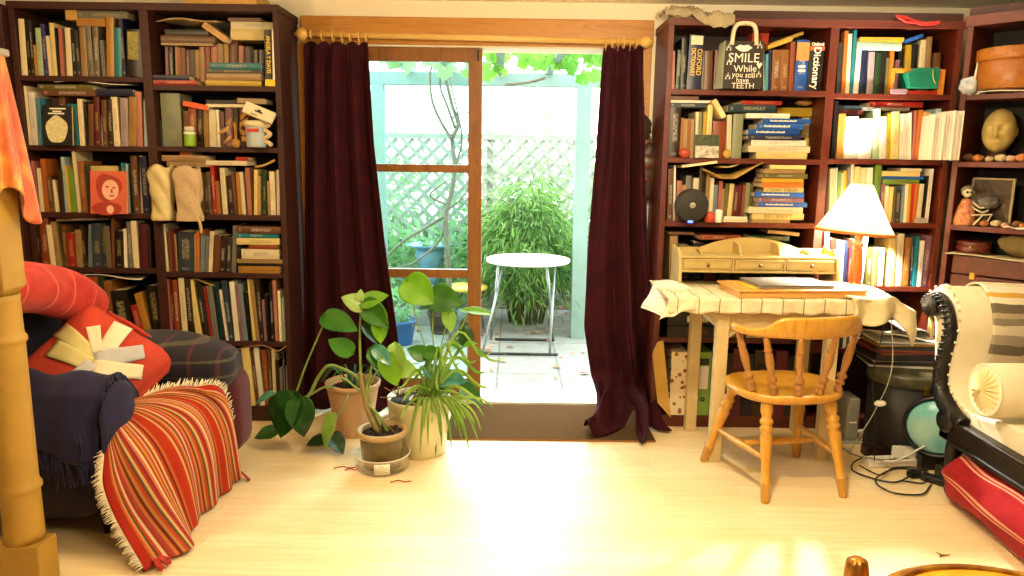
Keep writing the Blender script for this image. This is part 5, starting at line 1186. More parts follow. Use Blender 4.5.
pts = [V((p.x, 3.775 - .0 * i, max(p.z, .03))) for i, p in enumerate(pts)]
ev = simple('manila_envelope', m.prism(pts, (0, .012, 0)), mat('yellow manila envelope', 'cba04a', .6, .1), 'yellow manila envelope sticking out beside the flowered file', 'envelope')
# more dark files/boxes under the desk
fcol = ['1c1a18', '2a2320', '5a1a28', '201c24', '3a2a1c', '14181c', '6a2430', '25221c']
xs = [712, 722, 731, 742, 753, 764, 774, 786, 800]
nm = ['black', 'brown-black', 'wine-red', 'violet-black', 'dark brown', 'blue-black', 'crimson', 'grey-black']
for k in range(8):
    boxfile(xs[k], xs[k + 1] - .6, 348 + (k * 5) % 9, YF + .006, RA[5], mat('file colour %d' % k, fcol[k], .5), '%s box file behind the chair, %s from the lime green file' % (nm[k], ORD[k]))
# horizontal box files on the shelf above
zz0 = RA[4]
for k, (c_, l_) in enumerate((('1a1816', 'lower'), ('1a1816', 'middle'), ('201c18', 'upper'))):
    a = at(668, 320, YF); b = at(714, 320, YF); z0 = RA[4] + .001 + k * .068
    o = thing('archive_box', ((a.x + b.x) / 2, YF, z0), 'black flat archive box with cream label, %s of three under the desk cloth' % l_, 'box')
    MB().box(a.x, b.x, YF + .0, YF + .25, z0, z0 + .064).build('casing', mat('black archive board %d' % k, c_, .5), o, bevel=.002)
    MB().box(a.x + .10, b.x - .03, YF - .0025, YF + .002, z0 + .016, z0 + .048).build('label_card', M['white'] if k else M['leather'], o)
for k, (p0, p1, hh_, hx, nm_) in enumerate(((716, 745, .1, '9a6a3c', 'tan wooden'), (747, 772, .12, 'd8cba8', 'cream'), (774, 792, .1, '5a3a24', 'brown'), (794, 813, .13, '7a2a34', 'wine red'))):
    a = at(p0, 330, YF); b = at(p1, 330, YF); m = MB().box(a.x, b.x, YF + .01, YF + .22, RA[4] + .0006, RA[4] + hh_)
    simple('storage_box', m, mat('storage box colour %d' % k, hx, .5), nm_ + ' storage box on the shelf behind the desk apron', 'box', bevel=.003)
# loose row behind magazines in lamp bay lower shelves
for k in range(9):
    x = at(835 + 0, 330, YF + .03).x + k * .021; hx = ['d8d0b8', '2b4a3a', 'c8b890', '3a3428', 'e0d8c4', '8f8468', 'c9c0a6', '6a5a40', 'ddd2b0'][k]
    m = MB().box(x, x + .017, YF + .03, YF + .2, RB[4] + .0006, RB[4] + .2 + .01 * (k % 3)); m.build('x', M['white']); bpy.data.objects.remove(bpy.data.objects['x'])
for k in range(7):
    Y_ = YF + .02; a = at(836 + k * 3.4, 345, Y_); m = MB().box(a.x, a.x + .0155, Y_, Y_ + .2, RB[4] + .0006, at(840, 333 - k % 3, Y_).z)
    nm_ = ['cream', 'dark green', 'pale tan', 'dark grey', 'ivory', 'khaki', 'sand'][k]
    simple('magazine', m, mat('magazine %d' % k, ['e0d8c0', '2b4a3a', 'c8b890', '3a3428', 'e4dcc8', '8f8468', 'c9b68c'][k], .5), nm_ + ' magazine standing upright behind the chair back near the stool', 'magazine', group='magazines behind the chair back')

# ------------------------------------------------------------------ black drum stool with magazines
sc_ = V((1.965, 3.54, 0)); SR = .185; SH = .43
st_ = thing('drum_stool', sc_, 'round black drum stool with a worn top beside the desk', 'stool')
MB().lathe([(0, 0), (SR - .02, 0), (SR - .015, .01), (SR - .01, SH - .06)], sc_, 40).build('body', mat('dull black lacquer', '0d0a08', .6), st_)
MB().lathe([(SR - .012, SH - .07), (SR, SH - .065), (SR, SH - .02), (SR - .01, SH - .005), (SR - .03, SH), (0, SH)], sc_, 44).build('lid', mat('worn black stool top', '2b2a20', .4, .5, 14, .1, c2='4a452c'), st_)
MB().box(sc_.x - .01, sc_.x + .01, sc_.y - SR - .003, sc_.y - SR + .01, SH - .09, SH - .05).build('latch', M['brass'], st_, bevel=.002)
zm = SH + .001
mags = [('ece6d4', 'white', .012, .30, .21), ('16140f', 'black', .016, .31, .22), ('c9c2a8', 'grey cream', .008, .29, .21), ('17130f', 'black', .03, .31, .23), ('7c3020', 'rust red', .012, .31, .23), ('8a4a30', 'brown red', .010, .30, .22), ('1d1813', 'dark', .018, .28, .22), ('c98c3a', 'yellow orange', .006, .29, .21), ('6d8aa8', 'blue printed', .005, .27, .20), ('e8e2d4', 'white', .008, .29, .21)]
for k, (hx, nm_, th_, w_, d_) in enumerate(mags):
    m = MB(); m.x = Matrix.Translation((1.93 + RN.uniform(-.015, .015), 3.60 + RN.uniform(-.012, .012), zm)) @ Matrix.Rotation(RN.uniform(-.16, .12), 4, 'Z')
    m.box(-w_ / 2, w_ / 2, -d_ / 2, d_ / 2, 0, th_)
    simple('magazine', m, mat('pile magazine %d' % k, hx, .45), nm_ + ' magazine in the pile on the drum stool, ' + ('lowest' if k == 0 else ORD[k] + ' from the bottom'), 'magazine', group='magazine pile on the drum stool', bevel=.0015)
    zm += th_ + .0008
def fn(u, v): return V((1.77 + .32 * u, 3.48 + .24 * v, zm + .008 + .03 * (1 - u) * (1 - v) + .012 * math.sin(5 * u + 3 * v)))
simple('loose_paper', MB().grid(fn, 14, 10), M['white'], 'curling white papers on top of the magazine pile', 'papers', solid=.004)
def fn(u, v): return V((1.93 + .16 * u, 3.54 + .2 * v, zm + .04 + .02 * math.sin(3 * u + v) - .02 * u))
simple('open_brochure', MB().grid(fn, 14, 10), mat('grey printed brochure', '8a8a86', .4, .3, 30), 'grey printed brochure lying over the curling white papers', 'brochure', solid=.005)
# router, adapters, power strip, cables
rt = thing('modem', atz(849, 436), 'grey upright modem standing on the floor beside the desk leg', 'modem')
a = atz(849, 440); a = V((1.745, 3.60, 0))
MB().box(a.x - .03, a.x + .035, a.y, a.y + .14, .012, .24).build('body', mat('grey plastic', '8d9088', .35), rt, bevel=.012)
MB().box(a.x - .05, a.x + .055, a.y - .01, a.y + .15, 0, .014).build('foot', mat('grey plastic foot', 'a4a69c', .4), rt, bevel=.004)
MB().box(a.x - .015, a.x + .02, a.y - .002, a.y + .004, .11, .118).build('light_strip', M['white'], rt)
pw = thing('power_strip', atz(865, 452), 'white four-way power strip lying among cables on the floor', 'power strip')
p = atz(870, 455); Xp = Matrix.Translation((1.86, 3.345, 0)) @ Matrix.Rotation(.12, 4, 'Z')
m = MB(); m.x = Xp; m.box(-.17, .17, -.035, .035, .0005, .035); m.build('casing', M['plasticw'], pw, bevel=.006)
for k in range(4):
    m = MB(); m.x = Xp; cx = -.12 + .08 * k
    for (u, v_) in ((0, .016), (-.012, -.01), (.012, -.01)): m.box(cx + u - .004, cx + u + .004, v_ - .003, v_ + .003, .035, .0358)
    m.build('socket', M['black'], pw)
def adapter(x, y, w, d, h, z, m_, label, rot=0, name='power_adapter'):
    m = MB(); m.x = Matrix.Translation((x, y, z)) @ Matrix.Rotation(rot, 4, 'Z'); m.box(-w / 2, w / 2, -d / 2, d / 2, 0, h)
    return simple(name, m, m_, label, 'adapter', bevel=.005)
adapter(1.93, 3.36, .09, .055, .045, .0362, M['plasticw'], 'white plug adapter at the stool end of the power strip', .12)
adapter(1.86, 3.355, .05, .04, .05, .0362, M['plasticw'], 'smaller white plug adapter at mid power strip', .12)
adapter(1.80, 3.45, .12, .07, .05, .0006, mat('dark brown adapter', '2a1a16', .4), 'dark brown adapter block behind the white power strip', .05)
adapter(1.925, 3.14, .12, .05, .03, .0006, M['black'], 'long black adapter brick lying nearest the red blanket', -.8)
adapter(1.86, 3.2, .06, .04, .028, .0006, M['black'], 'small black adapter on the cables before the power strip', .2)
adapter(2.02, 3.22, .09, .07, .05, .0006, mat('charcoal adapter', '2b2724', .35), 'charcoal adapter beside the chaise leg', .5)
def cab(pts, r, m_, label, name='cable'):
    simple(name, MB().tube(smooth_path([V((x, y, max(z, r))) for x, y, z in pts], 8), r, 6), m_, label, 'cable', group=None)
cab([(1.70, 3.36, .03), (1.62, 3.3, .02), (1.60, 3.22, .01), (1.72, 3.12, .01), (1.85, 3.18, .03)], .004, M['cable'], 'black cable curling from the lamp cord to the small black adapter')
cab([(1.88, 3.1, .01), (1.78, 3.0, .01), (1.66, 3.02, .01), (1.64, 3.12, .02), (1.78, 3.22, .03), (1.92, 3.2, .03)], .004, M['cable'], 'black cable looping widest over the pale floor before power strip')
cab([(1.97, 3.10, .01), (2.03, 3.02, .008), (2.12, 3.0, .008), (2.2, 3.05, .01)], .004, M['cable'], 'black cable running from the long adapter brick under the red blanket')
cab([(1.72, 3.34, .04), (1.78, 3.26, .05), (1.86, 3.28, .07), (1.98, 3.3, .12), (2.05, 3.26, .07), (2.02, 3.2, .05)], .005, M['plasticw'], 'thick white cable arching over the power strip')
cab([(1.62, 3.5, .04), (1.6, 3.42, .06), (1.64, 3.33, .05), (1.74, 3.28, .05), (1.88, 3.3, .05)], .0035, mat('grey cable', '77736a', .5), 'grey cable winding along the front of the power strip')
cab([(1.64, 3.28, .02), (1.70, 3.2, .01), (1.8, 3.26, .02), (1.9, 3.22, .03), (1.86, 3.12, .01), (1.76, 3.14, .01)], .0035, M['cable'], 'black cable tangled in small loops before the power strip')
cab([(1.72, 3.3, .78), (1.735, 3.26, .5), (1.68, 3.26, .3), (1.62, 3.3, .12), (1.64, 3.38, .03)], .0022, mat('greyish white cord', 'a8a498', .5), 'white cord dangling from the desk corner beside the chair')
simple('cord_switch', MB().ball(V((1.70, 3.262, .33)), .022, 12, 8, sc=(1.3, .6, .7)), M['plasticw'], 'white inline switch on the dangling white cord', 'switch')

# ------------------------------------------------------------------ wooden chair
Kc = Matrix.Translation((1.215, 3.175, 0)) @ Matrix.Rotation(math.radians(9), 4, 'Z')
chr_ = thing('wooden_chair', (1.195, 3.175, 0), 'honey coloured low-back wooden chair with turned spindles at the desk', 'chair')
cw = M['chairw']; seatz = .45
def seat(u, v):
    a = 2 * PI * u; e = 2.6
    ca, sa = math.cos(a), math.sin(a)
    rx = .25 * (abs(ca) ** (2 / e)) * (1 if ca > 0 else -1); ry = .205 * (abs(sa) ** (2 / e)) * (1 if sa > 0 else -1)
    rx *= 1 - .06 * (ry < 0) * abs(ry) / .2
    return rx, ry
def ring_at(k, z, m):
    ids = []
    for i in range(56):
        x, y = seat(i / 56, 0); ids.append(m.add(V((x * k, y * k, z - (.010 * (1 - k) if k < .95 else 0)))))
    return ids
m = MB(); m.x = Kc; rs = [ring_at(.0001, seatz - .040, m), ring_at(.90, seatz - .040, m), ring_at(.985, seatz - .03, m), ring_at(1, seatz - .015, m), ring_at(.985, seatz - .003, m), ring_at(.94, seatz, m), ring_at(.7, seatz - .004, m), ring_at(.4, seatz - .006, m), ring_at(.0001, seatz - .007, m)]
for a_, b_ in zip(rs, rs[1:]):
    for i in range(56): m.face((a_[i], a_[(i + 1) % 56], b_[(i + 1) % 56], b_[i]), 0, None, True)
m.build('seat', cw, chr_)
def turned(a, b, prof, name, par=chr_, n=14, m_=None, K=Kc):
    a = K @ V(a); b = K @ V(b); d = b - a; Ln = d.length; q = V((0, 0, 1)).rotation_difference(d.normalized()).to_matrix()
    return MB().lathe([(r, t_ * Ln) for r, t_ in prof], a, n, T=q).build(name, m_ or cw, par)
legp = [(.0, 0), (.015, 0), (.017, .02), (.021, .18), (.024, .19), (.024, .2), (.019, .21), (.018, .3), (.023, .5), (.027, .64), (.020, .68), (.028, .70), (.028, .73), (.020, .75), (.028, .77), (.028, .80), (.018, .83), (.026, .88), (.026, .94), (.02, 1)]
ft = {'nl': ((-.185, -.215, 0), (-.145, -.13, seatz - .03)), 'nr': ((.185, -.215, 0), (.145, -.13, seatz - .03)), 'fl': ((-.235, .215, 0), (-.16, .13, seatz - .03)), 'fr': ((.22, .215, 0), (.16, .13, seatz - .03))}
Ki = Kc.inverted()
wf = {'nl': V((1.079, 2.918, 0)), 'nr': V((1.438, 2.985, 0)), 'fl': V((.927, 3.352, 0)), 'fr': Ki @ V((0, 0, 0))}
ft = {k: ((tuple(Ki @ wf[k]) if k != 'fr' else v_[0]), v_[1]) for k, v_ in ft.items()}
for k in ft: turned(ft[k][0], ft[k][1], legp, 'leg')
strp = [(.0, 0), (.009, 0), (.011, .1), (.015, .4), (.018, .5), (.015, .6), (.011, .9), (.009, 1), (0, 1)]
def on(k, t_): a, b = V(ft[k][0]), V(ft[k][1]); return a.lerp(b, t_)
s1 = (on('nl', .42), on('fl', .42)); s2 = (on('nr', .42), on('fr', .42))
turned(s1[0], s1[1], strp, 'stretcher'); turned(s2[0], s2[1], strp, 'stretcher'); turned(s1[0].lerp(s1[1], .5), s2[0].lerp(s2[1], .5), strp, 'stretcher')
# back rail
def rail_c(a):  # a from -1..1
    return V((.272 * math.sin(a * 1.62), -.235 + .30 * (1 - math.cos(a * 1.62)) * .62, .705))
m = MB(); m.x = Kc; n = 60; rr = []
for i in range(n + 1):
    a = -1 + 2 * i / n; c = rail_c(a); c2 = rail_c(a + .01); tg = (c2 - c).normalized(); nr = V((tg.y, -tg.x, 0))
    hgt = .032 + .062 * (1 / (1 + math.exp((abs(a - .06) - .50) * 24))); th_ = .034 if abs(a) > .55 else lerp(.022, .034, abs(a) / .55)
    lean = -.10
    ring_ = []
    for k in range(12):
        q = 2 * PI * k / 12; cs, sn = math.cos(q), math.sin(q)
        yy = (abs(cs) ** .6) * (1 if cs > 0 else -1) * th_ / 2; z_ = (abs(sn) ** .6) * (1 if sn > 0 else -1) * hgt / 2 + hgt / 2
        ring_.append(m.add(c + nr * (yy + z_ * .12) + V((0, 0, z_ - .0))))
    rr.append(ring_)
for i in range(n):
    for k in range(12): m.face((rr[i][k], rr[i][(k + 1) % 12], rr[i + 1][(k + 1) % 12], rr[i + 1][k]), 0, None, True)
m.face(rr[0][::-1]); m.face(rr[-1]); m.build('back_rail', cw, chr_)
spw = wood('brown worn spindle beech', '8a5a22', 'a87432', .35, 7, (1, 1, 6), .3)
sp_prof = [(0, 0), (.011, 0), (.018, .03), (.020, .08), (.012, .12), (.019, .15), (.020, .19), (.011, .22), (.020, .25), (.021, .30), (.011, .335), (.013, .38), (.018, .55), (.016, .70), (.014, .74), (.019, .76), (.014, .785), (.013, .9), (.011, 1)]
for a, bx, by in ((-.88, -.195, -.10), (-.50, -.125, -.155), (-.16, -.03, -.182), (.20, .065, -.175), (.60, .165, -.145)):
    tp = rail_c(a) + V((0, 0, .006)); turned((bx, by, seatz - .004), tuple(tp), sp_prof, 'spindle', m_=spw)
# ------------------------------------------------------------------ armchair and its textiles
ac = thing('armchair', (-1.62, 2.78, 0), 'old maroon armchair heaped with cushions and throws before the mahogany bookcase', 'armchair')
up = M['maroon']; dkm = mat('dark armchair side cloth', '1c1320', .85, .3, 20, .3)
def rbox(x0, x1, y0, y1, z0, z1, name, m_, par, r=.05, X=None, puff=0):
    m = MB(); m.x = X
    N = 10
    cx, cy, cz_ = (x0 + x1) / 2, (y0 + y1) / 2, (z0 + z1) / 2; hx, hy, hz = (x1 - x0) / 2, (y1 - y0) / 2, (z1 - z0) / 2
    def fn(d):
        return 1
    # superellipsoid
    def P(th, ph):
        e = .28
        f = lambda v, e_=e: (abs(v) ** e_) * (1 if v > 0 else -1)
        x = hx * f(math.cos(ph)) * f(math.cos(th)); y = hy * f(math.cos(ph)) * f(math.sin(th)); z = hz * f(math.sin(ph), .34)
        z *= 1 + puff * max(0, 1 - (x / hx) ** 2) * max(0, 1 - (y / hy) ** 2)
        return V((cx + x, cy + y, cz_ + z))
    m.grid(lambda u, v: P(2 * PI * u, -PI / 2 + PI * v), 48, 20)
    return m.build(name, m_, par, weld=True)
rbox(-2.05, -1.32, 2.66, 3.14, .10, .34, 'seat_base', dkm, ac)
rbox(-1.95, -1.27, 2.62, 3.04, .28, .42, 'seat_cushion', up, ac)
rbox(-2.22, -1.96, 2.45, 3.2, .12, .86, 'backrest', dkm, ac)
rbox(-2.05, -1.17, 3.05, 3.24, .10, .50, 'armrest', up, ac)
rbox(-2.05, -1.47, 2.50, 2.68, .09, .55, 'armrest', dkm, ac)
for x, y in ((-1.52, 2.6), (-1.3, 3.1), (-2.0, 2.6), (-2.0, 3.1)):
    MB().lathe([(0, .0), (.014, 0), (.022, .09), (.024, .13)], (x, y, 0), 14).build('leg', M['blackg'], ac)
# maroon skirt piece at far front
# striped throw
t = NT('striped kilim throw'); uv = t.new('ShaderNodeTexCoord'); sp = t.new('ShaderNodeSeparateXYZ'); t.link(uv.outputs['UV'], sp.inputs[0])
cs = ['b8321e', 'b8321e', 'd8b478', '8a3020', 'd0552c', 'c8a060', '3a4a30', 'c8402a', 'e6d8b4', 'a03a2a', 'b04a50', 'd88a4a', '6a2a24', 'c89a5a', 'cc4a2c', '4e5a3c', 'e0c88c', 'b03424', '7a2c3c', 'd87a5a', 'e8d8b0', 'aa3a22', 'caa04a', 'b8452e', 'd8a888', '8c3a2c', 'dcc890', 'c04428', '5c2428', 'd0703c', 'b8321e', 'b8321e']
fr_ = t.math('FRACT', t.math('MULTIPLY', sp.outputs[1], 2.9)); 
col_ = t.ramp(fr_, [(i / 32, c) for i, c in enumerate(cs)], 'CONSTANT')
edge = t.math('ADD', t.math('LESS_THAN', sp.outputs[1], .035), t.math('GREATER_THAN', sp.outputs[1], .965), True)
c_ = t.mix(edge, t.mix(.3, col_, lin('8a3a22')), lin('a02818')); wv_ = t.noise(t.coord('Object', (1, 1, 1)), 220, 2)
t.base(t.mix(.25, c_, t.mix(1.0, c_, t.ramp(wv_, [(.3, '9a9080'), (.7, 'ffffff')]), 'MULTIPLY'))); t.set(rough=.9, spec=.15); t.bump(wv_, .4, .003)
ROWS = [(0, [(108, 420, .46), (104, 458, .36), (102, 486, .27), (114, 520, .15), (143, 571, .012)]),
        (.18, [(110, 416, .47), (120, 440, .41), (136, 468, .31), (158, 505, .18), (190, 548, .014)]),
        (.34, [(112, 410, .48), (137, 418, .45), (162, 440, .38), (180, 478, .24), (193, 527, .014)]),
        (.62, [(122, 403, .50), (162, 400, .49), (196, 412, .43), (213, 445, .29), (220, 498, .014)]),
        (.85, [(135, 399, .505), (170, 391, .515), (207, 397, .46), (226, 425, .33), (236, 482, .014)]),
        (1, [(143, 398, .50), (168, 389, .52), (195, 387, .51), (226, 394, .45), (243, 474, .03)])]
RW = [(v_, [atz(*q) for q in L_]) for v_, L_ in ROWS]
def cat(P, t_):
    n = len(P) - 1; i = min(int(t_ * n), n - 1); f = t_ * n - i
    p0 = P[i - 1] if i else P[0] * 2 - P[1]; p3 = P[i + 2] if i + 2 <= n else P[n] * 2 - P[n - 1]; a, b = P[i], P[i + 1]
    return .5 * ((2 * a) + (b - p0) * f + (2 * p0 - 5 * a + 4 * b - p3) * f * f + (3 * a - p0 - 3 * b + p3) * f ** 3)
def thr(u, v):
    cols = [cat(P, u) for _, P in RW]; vs = [q[0] for q in RW]
    k = 0
    while k < len(vs) - 2 and v > vs[k + 1]: k += 1
    f = (v - vs[k]) / (vs[k + 1] - vs[k]); a, b = cols[k], cols[k + 1]
    p0 = cols[k - 1] if k else a * 2 - b; p3 = cols[k + 2] if k + 2 < len(cols) else b * 2 - a
    ma = (b - p0) / ((vs[k + 1] - (vs[k - 1] if k else 2 * vs[0] - vs[1]))) * (vs[k + 1] - vs[k]); mb_ = (p3 - a) / (((vs[k + 2] if k + 2 < len(vs) else 2 * vs[-1] - vs[-2]) - vs[k])) * (vs[k + 1] - vs[k])
    p = a * (2 * f ** 3 - 3 * f * f + 1) + ma * (f ** 3 - 2 * f * f + f) + b * (-2 * f ** 3 + 3 * f * f) + mb_ * (f ** 3 - f * f)
    p = p + V((.012, -.006, .004)) * math.sin(v * 34 + u * 2) * min(1, u * 1.5)
    p.z = max(p.z, .012); return p
th = thing('striped_throw', (-1.3, 2.75, .0), 'red and cream striped woven throw covering the armchair seat and hanging to the floor', 'throw')
MB().grid(thr, 90, 120).build('woven_cloth', t.m, th, solid=.006)
fm = mat('cream wool fringe', 'e6dcc0', .9, .1)
m = MB()
def fringe(fn_p, n, dirf, m, L=.032):
    for i in range(n):
        p, d = fn_p(i / (n - 1)), dirf(i / (n - 1)); d = V(d).normalized()
        j = V((RN.uniform(-.3, .3), RN.uniform(-.3, .3), RN.uniform(-.4, .2)))
        e = p + (d + j).normalized() * L * RN.uniform(.7, 1.2); e.z = max(e.z, .004)
        m.tube([p, (p + e) / 2 + V((0, 0, .003)), e], [.0028, .0024, .0012], 4)
fringe(lambda s: thr(.2 + s * .78, 0), 110, lambda s: (-.8, -.6, -.2), m)
m.build('fringe', fm, th); m = MB()
fringe(lambda s: thr(s * .85, 1), 90, lambda s: (.2, .6, .7), m)
m.build('fringe', fm, th)
m = MB()
p0 = thr(.99, .04)
for i in range(26): a = RN.uniform(-.5, 1.2); e = p0 + V((math.cos(a) * .06, -math.sin(a) * .05, 0)); e.z = .008 + .02 * RN.random(); m.tube([p0 + V((0, 0, .012)), (p0 + e) / 2 + V((0, 0, .02)), e], [.004, .004, .003], 5)
m.build('corner_tassel', M['redc'], th); m = MB()
p1 = thr(.99, .97)
for i in range(14): a = RN.uniform(-.2, 1); e = p1 + V((math.cos(a) * .04, math.sin(a) * .03, 0)); e.z = .006; m.tube([p1 + V((0, 0, .01)), e], [.004, .003], 5)
m.build('corner_tassel', M['redc'], th)
# red throw over the back with a tassel end
t = NT('red throw with lighter lines'); v = t.coord('Object'); sp = t.new('ShaderNodeSeparateXYZ'); t.link(t.coord('UV'), sp.inputs[0])
ln_ = t.math('LESS_THAN', t.math('FRACT', t.math('MULTIPLY', sp.outputs[1], 7)), .06)
t.base(t.mix(t.math('MULTIPLY', ln_, .6), t.ramp(t.noise(v, 20, 4), [(.3, 'a82018'), (.7, 'c23424')]), lin('e07858'))); t.set(rough=.9, sheen=.1); t.bump(t.noise(v, 140, 2), .4, .003)
RT = smooth_path([at(-30, 290, 2.5), at(0, 288, 2.62), at(35, 289, 2.82), at(62, 295, 2.95), at(82, 303, 3.04), at(98, 311, 3.09), at(106, 314, 3.1)], 6)
def rth(u, v):
    i = v * (len(RT) - 1); k = int(min(i, len(RT) - 2)); c = RT[k].lerp(RT[k + 1], i - k); d = (RT[k + 1] - RT[k]).normalized(); s_ = d.cross(V((0, 0, 1))).normalized(); w_ = s_.cross(d)
    a = 2 * PI * u; r = interp([(0, .105), (.6, .105), (.8, .085), (.93, .045), (1, .022)], v) * (1 + .05 * math.sin(3 * a + 9 * v) + .05 * math.sin(25 * v + 2 * a) * v)
    return c + s_ * r * 1.1 * math.cos(a) + w_ * r * math.sin(a) * .95
rt_o = thing('red_throw', RT[10], 'red woven throw with faint lighter lines rolled over the armchair back', 'throw')
MB().grid(rth, 40, 70).build('cloth', t.m, rt_o)
m = MB(); q0 = at(105, 312, 3.05); q1 = at(150, 352, 3.0)
for k in range(16):
    e = at(lerp(118, 158, k / 15), lerp(350, 345, k / 15) + RN.uniform(-6, 4), 2.98); m.tube(smooth_path([q0 + V((RN.uniform(-.02, .02), 0, 0)), q0.lerp(e, .5) + V((0, 0, .012)), e]), [.008] * 12 + [.003], 5)
m.build('knotted_fringe', M['redc'], rt_o)
# patchwork cushion
def pillow(name, c, w, h, t_, X, m_, label, cat='cushion', par=None):
    m = MB(); m.x = Matrix.Translation(c) @ X
    def side(s):
        def fn(u, v):
            a, b = 2 * u - 1, 2 * v - 1; k = ((1 - a ** 4) * (1 - b ** 4)) ** .5 if abs(a) < 1 and abs(b) < 1 else 0
            pin = 1 - .06 * (1 - abs(a)) * (b * b) - .0; q = 1 - .06 * (1 - abs(b)) * (a * a)
            return V((a * w / 2 * q, s * (t_ / 2 * k * (1 + .05 * math.sin(9 * a + 5 * b))), b * h / 2 * pin))
        return fn
    m.grid(side(-1), 28, 28).grid(side(1), 28, 28)
    return m.build(name, m_, par, weld=True)
Xc = Matrix.Rotation(math.radians(22), 4, 'Z') @ Matrix.Rotation(math.radians(-38), 4, 'X') @ Matrix.Rotation(math.radians(40), 4, 'Y')
cc = at(99, 366, 2.84)
pc = thing('patchwork_cushion', cc, 'red square cushion with cream patchwork star strips leaning in the armchair', 'cushion')
pillow('cover', cc, .46, .40, .14, Xc, mat('brick red cushion cotton', 'b83a24', .85, .12, 20, .3, 150), '', par=pc)
pm = [mat('cream patch', 'e6dcc0', .85, .06, 30), mat('pale yellow patch', 'd6cc8a', .85, .06, 30), mat('pale blue grey patch', 'b8bcc4', .85, .06, 30)]
for k, (x0, z0, x1, z1, w_) in enumerate(((-.02, .17, .02, -.02, .06), (-.20, .03, .0, -.0, .055), (.0, -.01, .12, .12, .065), (.02, -.04, .17, .05, .06), (-.16, -.05, .0, -.03, .06), (.0, -.02, -.02, -.19, .04), (-.10, .10, -.01, .02, .04))):
    m = MB(); m.x = Matrix.Translation(cc) @ Xc
    w_ *= 1.25; d = V((x1 - x0, 0, z1 - z0)); L_ = d.length; d.normalize(); nrm = V((-d.z, 0, d.x))
    def fn(u, v, d=d, nrm=nrm, x0=x0, z0=z0, L_=L_, w_=w_):
        p = V((x0, 0, z0)) + d * (u * L_) + nrm * ((v - .5) * w_ * (1 - .25 * u))
        a, b = max(-.99, min(.99, p.x / .22)), max(-.99, min(.99, p.z / .22)); kk = ((1 - a ** 4) * (1 - b ** 4)) ** .5
        return V((p.x, -(.075 * kk * (1 + .05 * math.sin(9 * a + 5 * b))) - .003 - .0004 * k, p.z))
    m.grid(fn, 8, 5); m.build('patch', pm[k % 3], pc, solid=.003)
# dark plaid cushion on far arm
t = NT('dark plaid cushion'); v = t.coord('Object'); sp = t.new('ShaderNodeSeparateXYZ'); t.link(v, sp.inputs[0])
p1 = t.math('LESS_THAN', t.math('FRACT', t.math('MULTIPLY', sp.outputs[0], 9)), .14); p2 = t.math('LESS_THAN', t.math('FRACT', t.math('MULTIPLY', sp.outputs[2], 15)), .16)
c_ = t.mix(t.math('MULTIPLY', p1, .5), t.ramp(t.noise(v, 18, 3), [(.3, '141019'), (.7, '201a2a')]), lin('5a2434')); t.base(t.mix(t.math('MULTIPLY', p2, .35), c_, lin('6a6a50'))); t.set(rough=.9, sheen=.05)
pcn = at(176, 358, 3.05)
m = MB(); m.x = Matrix.Translation(pcn) @ Matrix.Rotation(math.radians(4), 4, 'Z') @ Matrix.Rotation(math.radians(9), 4, 'Y')
m.ball(V((0, 0, 0)), 1, 40, 24, sc=(.275, .15, .10), fn=lambda d: (abs(d.x) ** 3 + abs(d.y) ** 3 + abs(d.z) ** 3) ** (-1 / 3) * (1 + .05 * math.sin(5 * d.x + 3 * d.y)))
simple('plaid_cushion', m, t.m, 'dark plaid bolster cushion lying on the far arm of the armchair', 'cushion')
# navy shawl over the near arm
def shw(u, v):
    y = 2.585 + .015 * math.sin(7 * v); a = lerp(-.2, PI + .35, u); x = lerp(-2.0, -1.425, v)
    r = .115 + .010 * math.sin(17 * v + 3 * u) + .010 * math.sin(9 * u + 2)
    z = .50 + r * math.sin(a); yy = y - r * math.cos(a)
    if u < .25: z -= (.25 - u) * .55 * (.8 + .2 * math.sin(v * 9))
    if u > .85: z -= (u - .85) * .8
    if v > .88: x = lerp(x, x - .03, (v - .88) / .12)
    return V((x, yy, z))
sh = thing('navy_shawl', (-1.6, 2.33, .5), 'navy blue shaggy shawl hung over the near arm of the armchair', 'shawl')
MB().grid(shw, 60, 70).build('shawl_cloth', M['navy'], sh, solid=.012)
m = MB()
for i in range(90):
    v = RN.uniform(.75, 1.0); u = RN.uniform(.1, .9); p = shw(u, v if i % 2 else 1.0); d = V((RN.uniform(.1, .5), RN.uniform(-.5, .2), -1)).normalized()
    e = p + d * RN.uniform(.05, .11); m.tube([p, p.lerp(e, .5) + V((.01, 0, .0)), e], [.005, .004, .002], 5)
for i in range(60):
    v = RN.random(); p = shw(0, v); e = p + V((RN.uniform(-.02, .03), -.01, -RN.uniform(.06, .14))); m.tube([p, e], [.005, .003], 5)
m.build('shaggy_fringe', M['navy'], sh)
MB().grid(lambda u, v: V((-1.43 + .03 * math.sin(PI * u) * math.sin(PI * v), 2.46 + .25 * u, .36 + .24 * v * (1 - .35 * (2 * u - 1) ** 2))), 14, 12).build('shawl_end', M['navy'], sh, solid=.008)

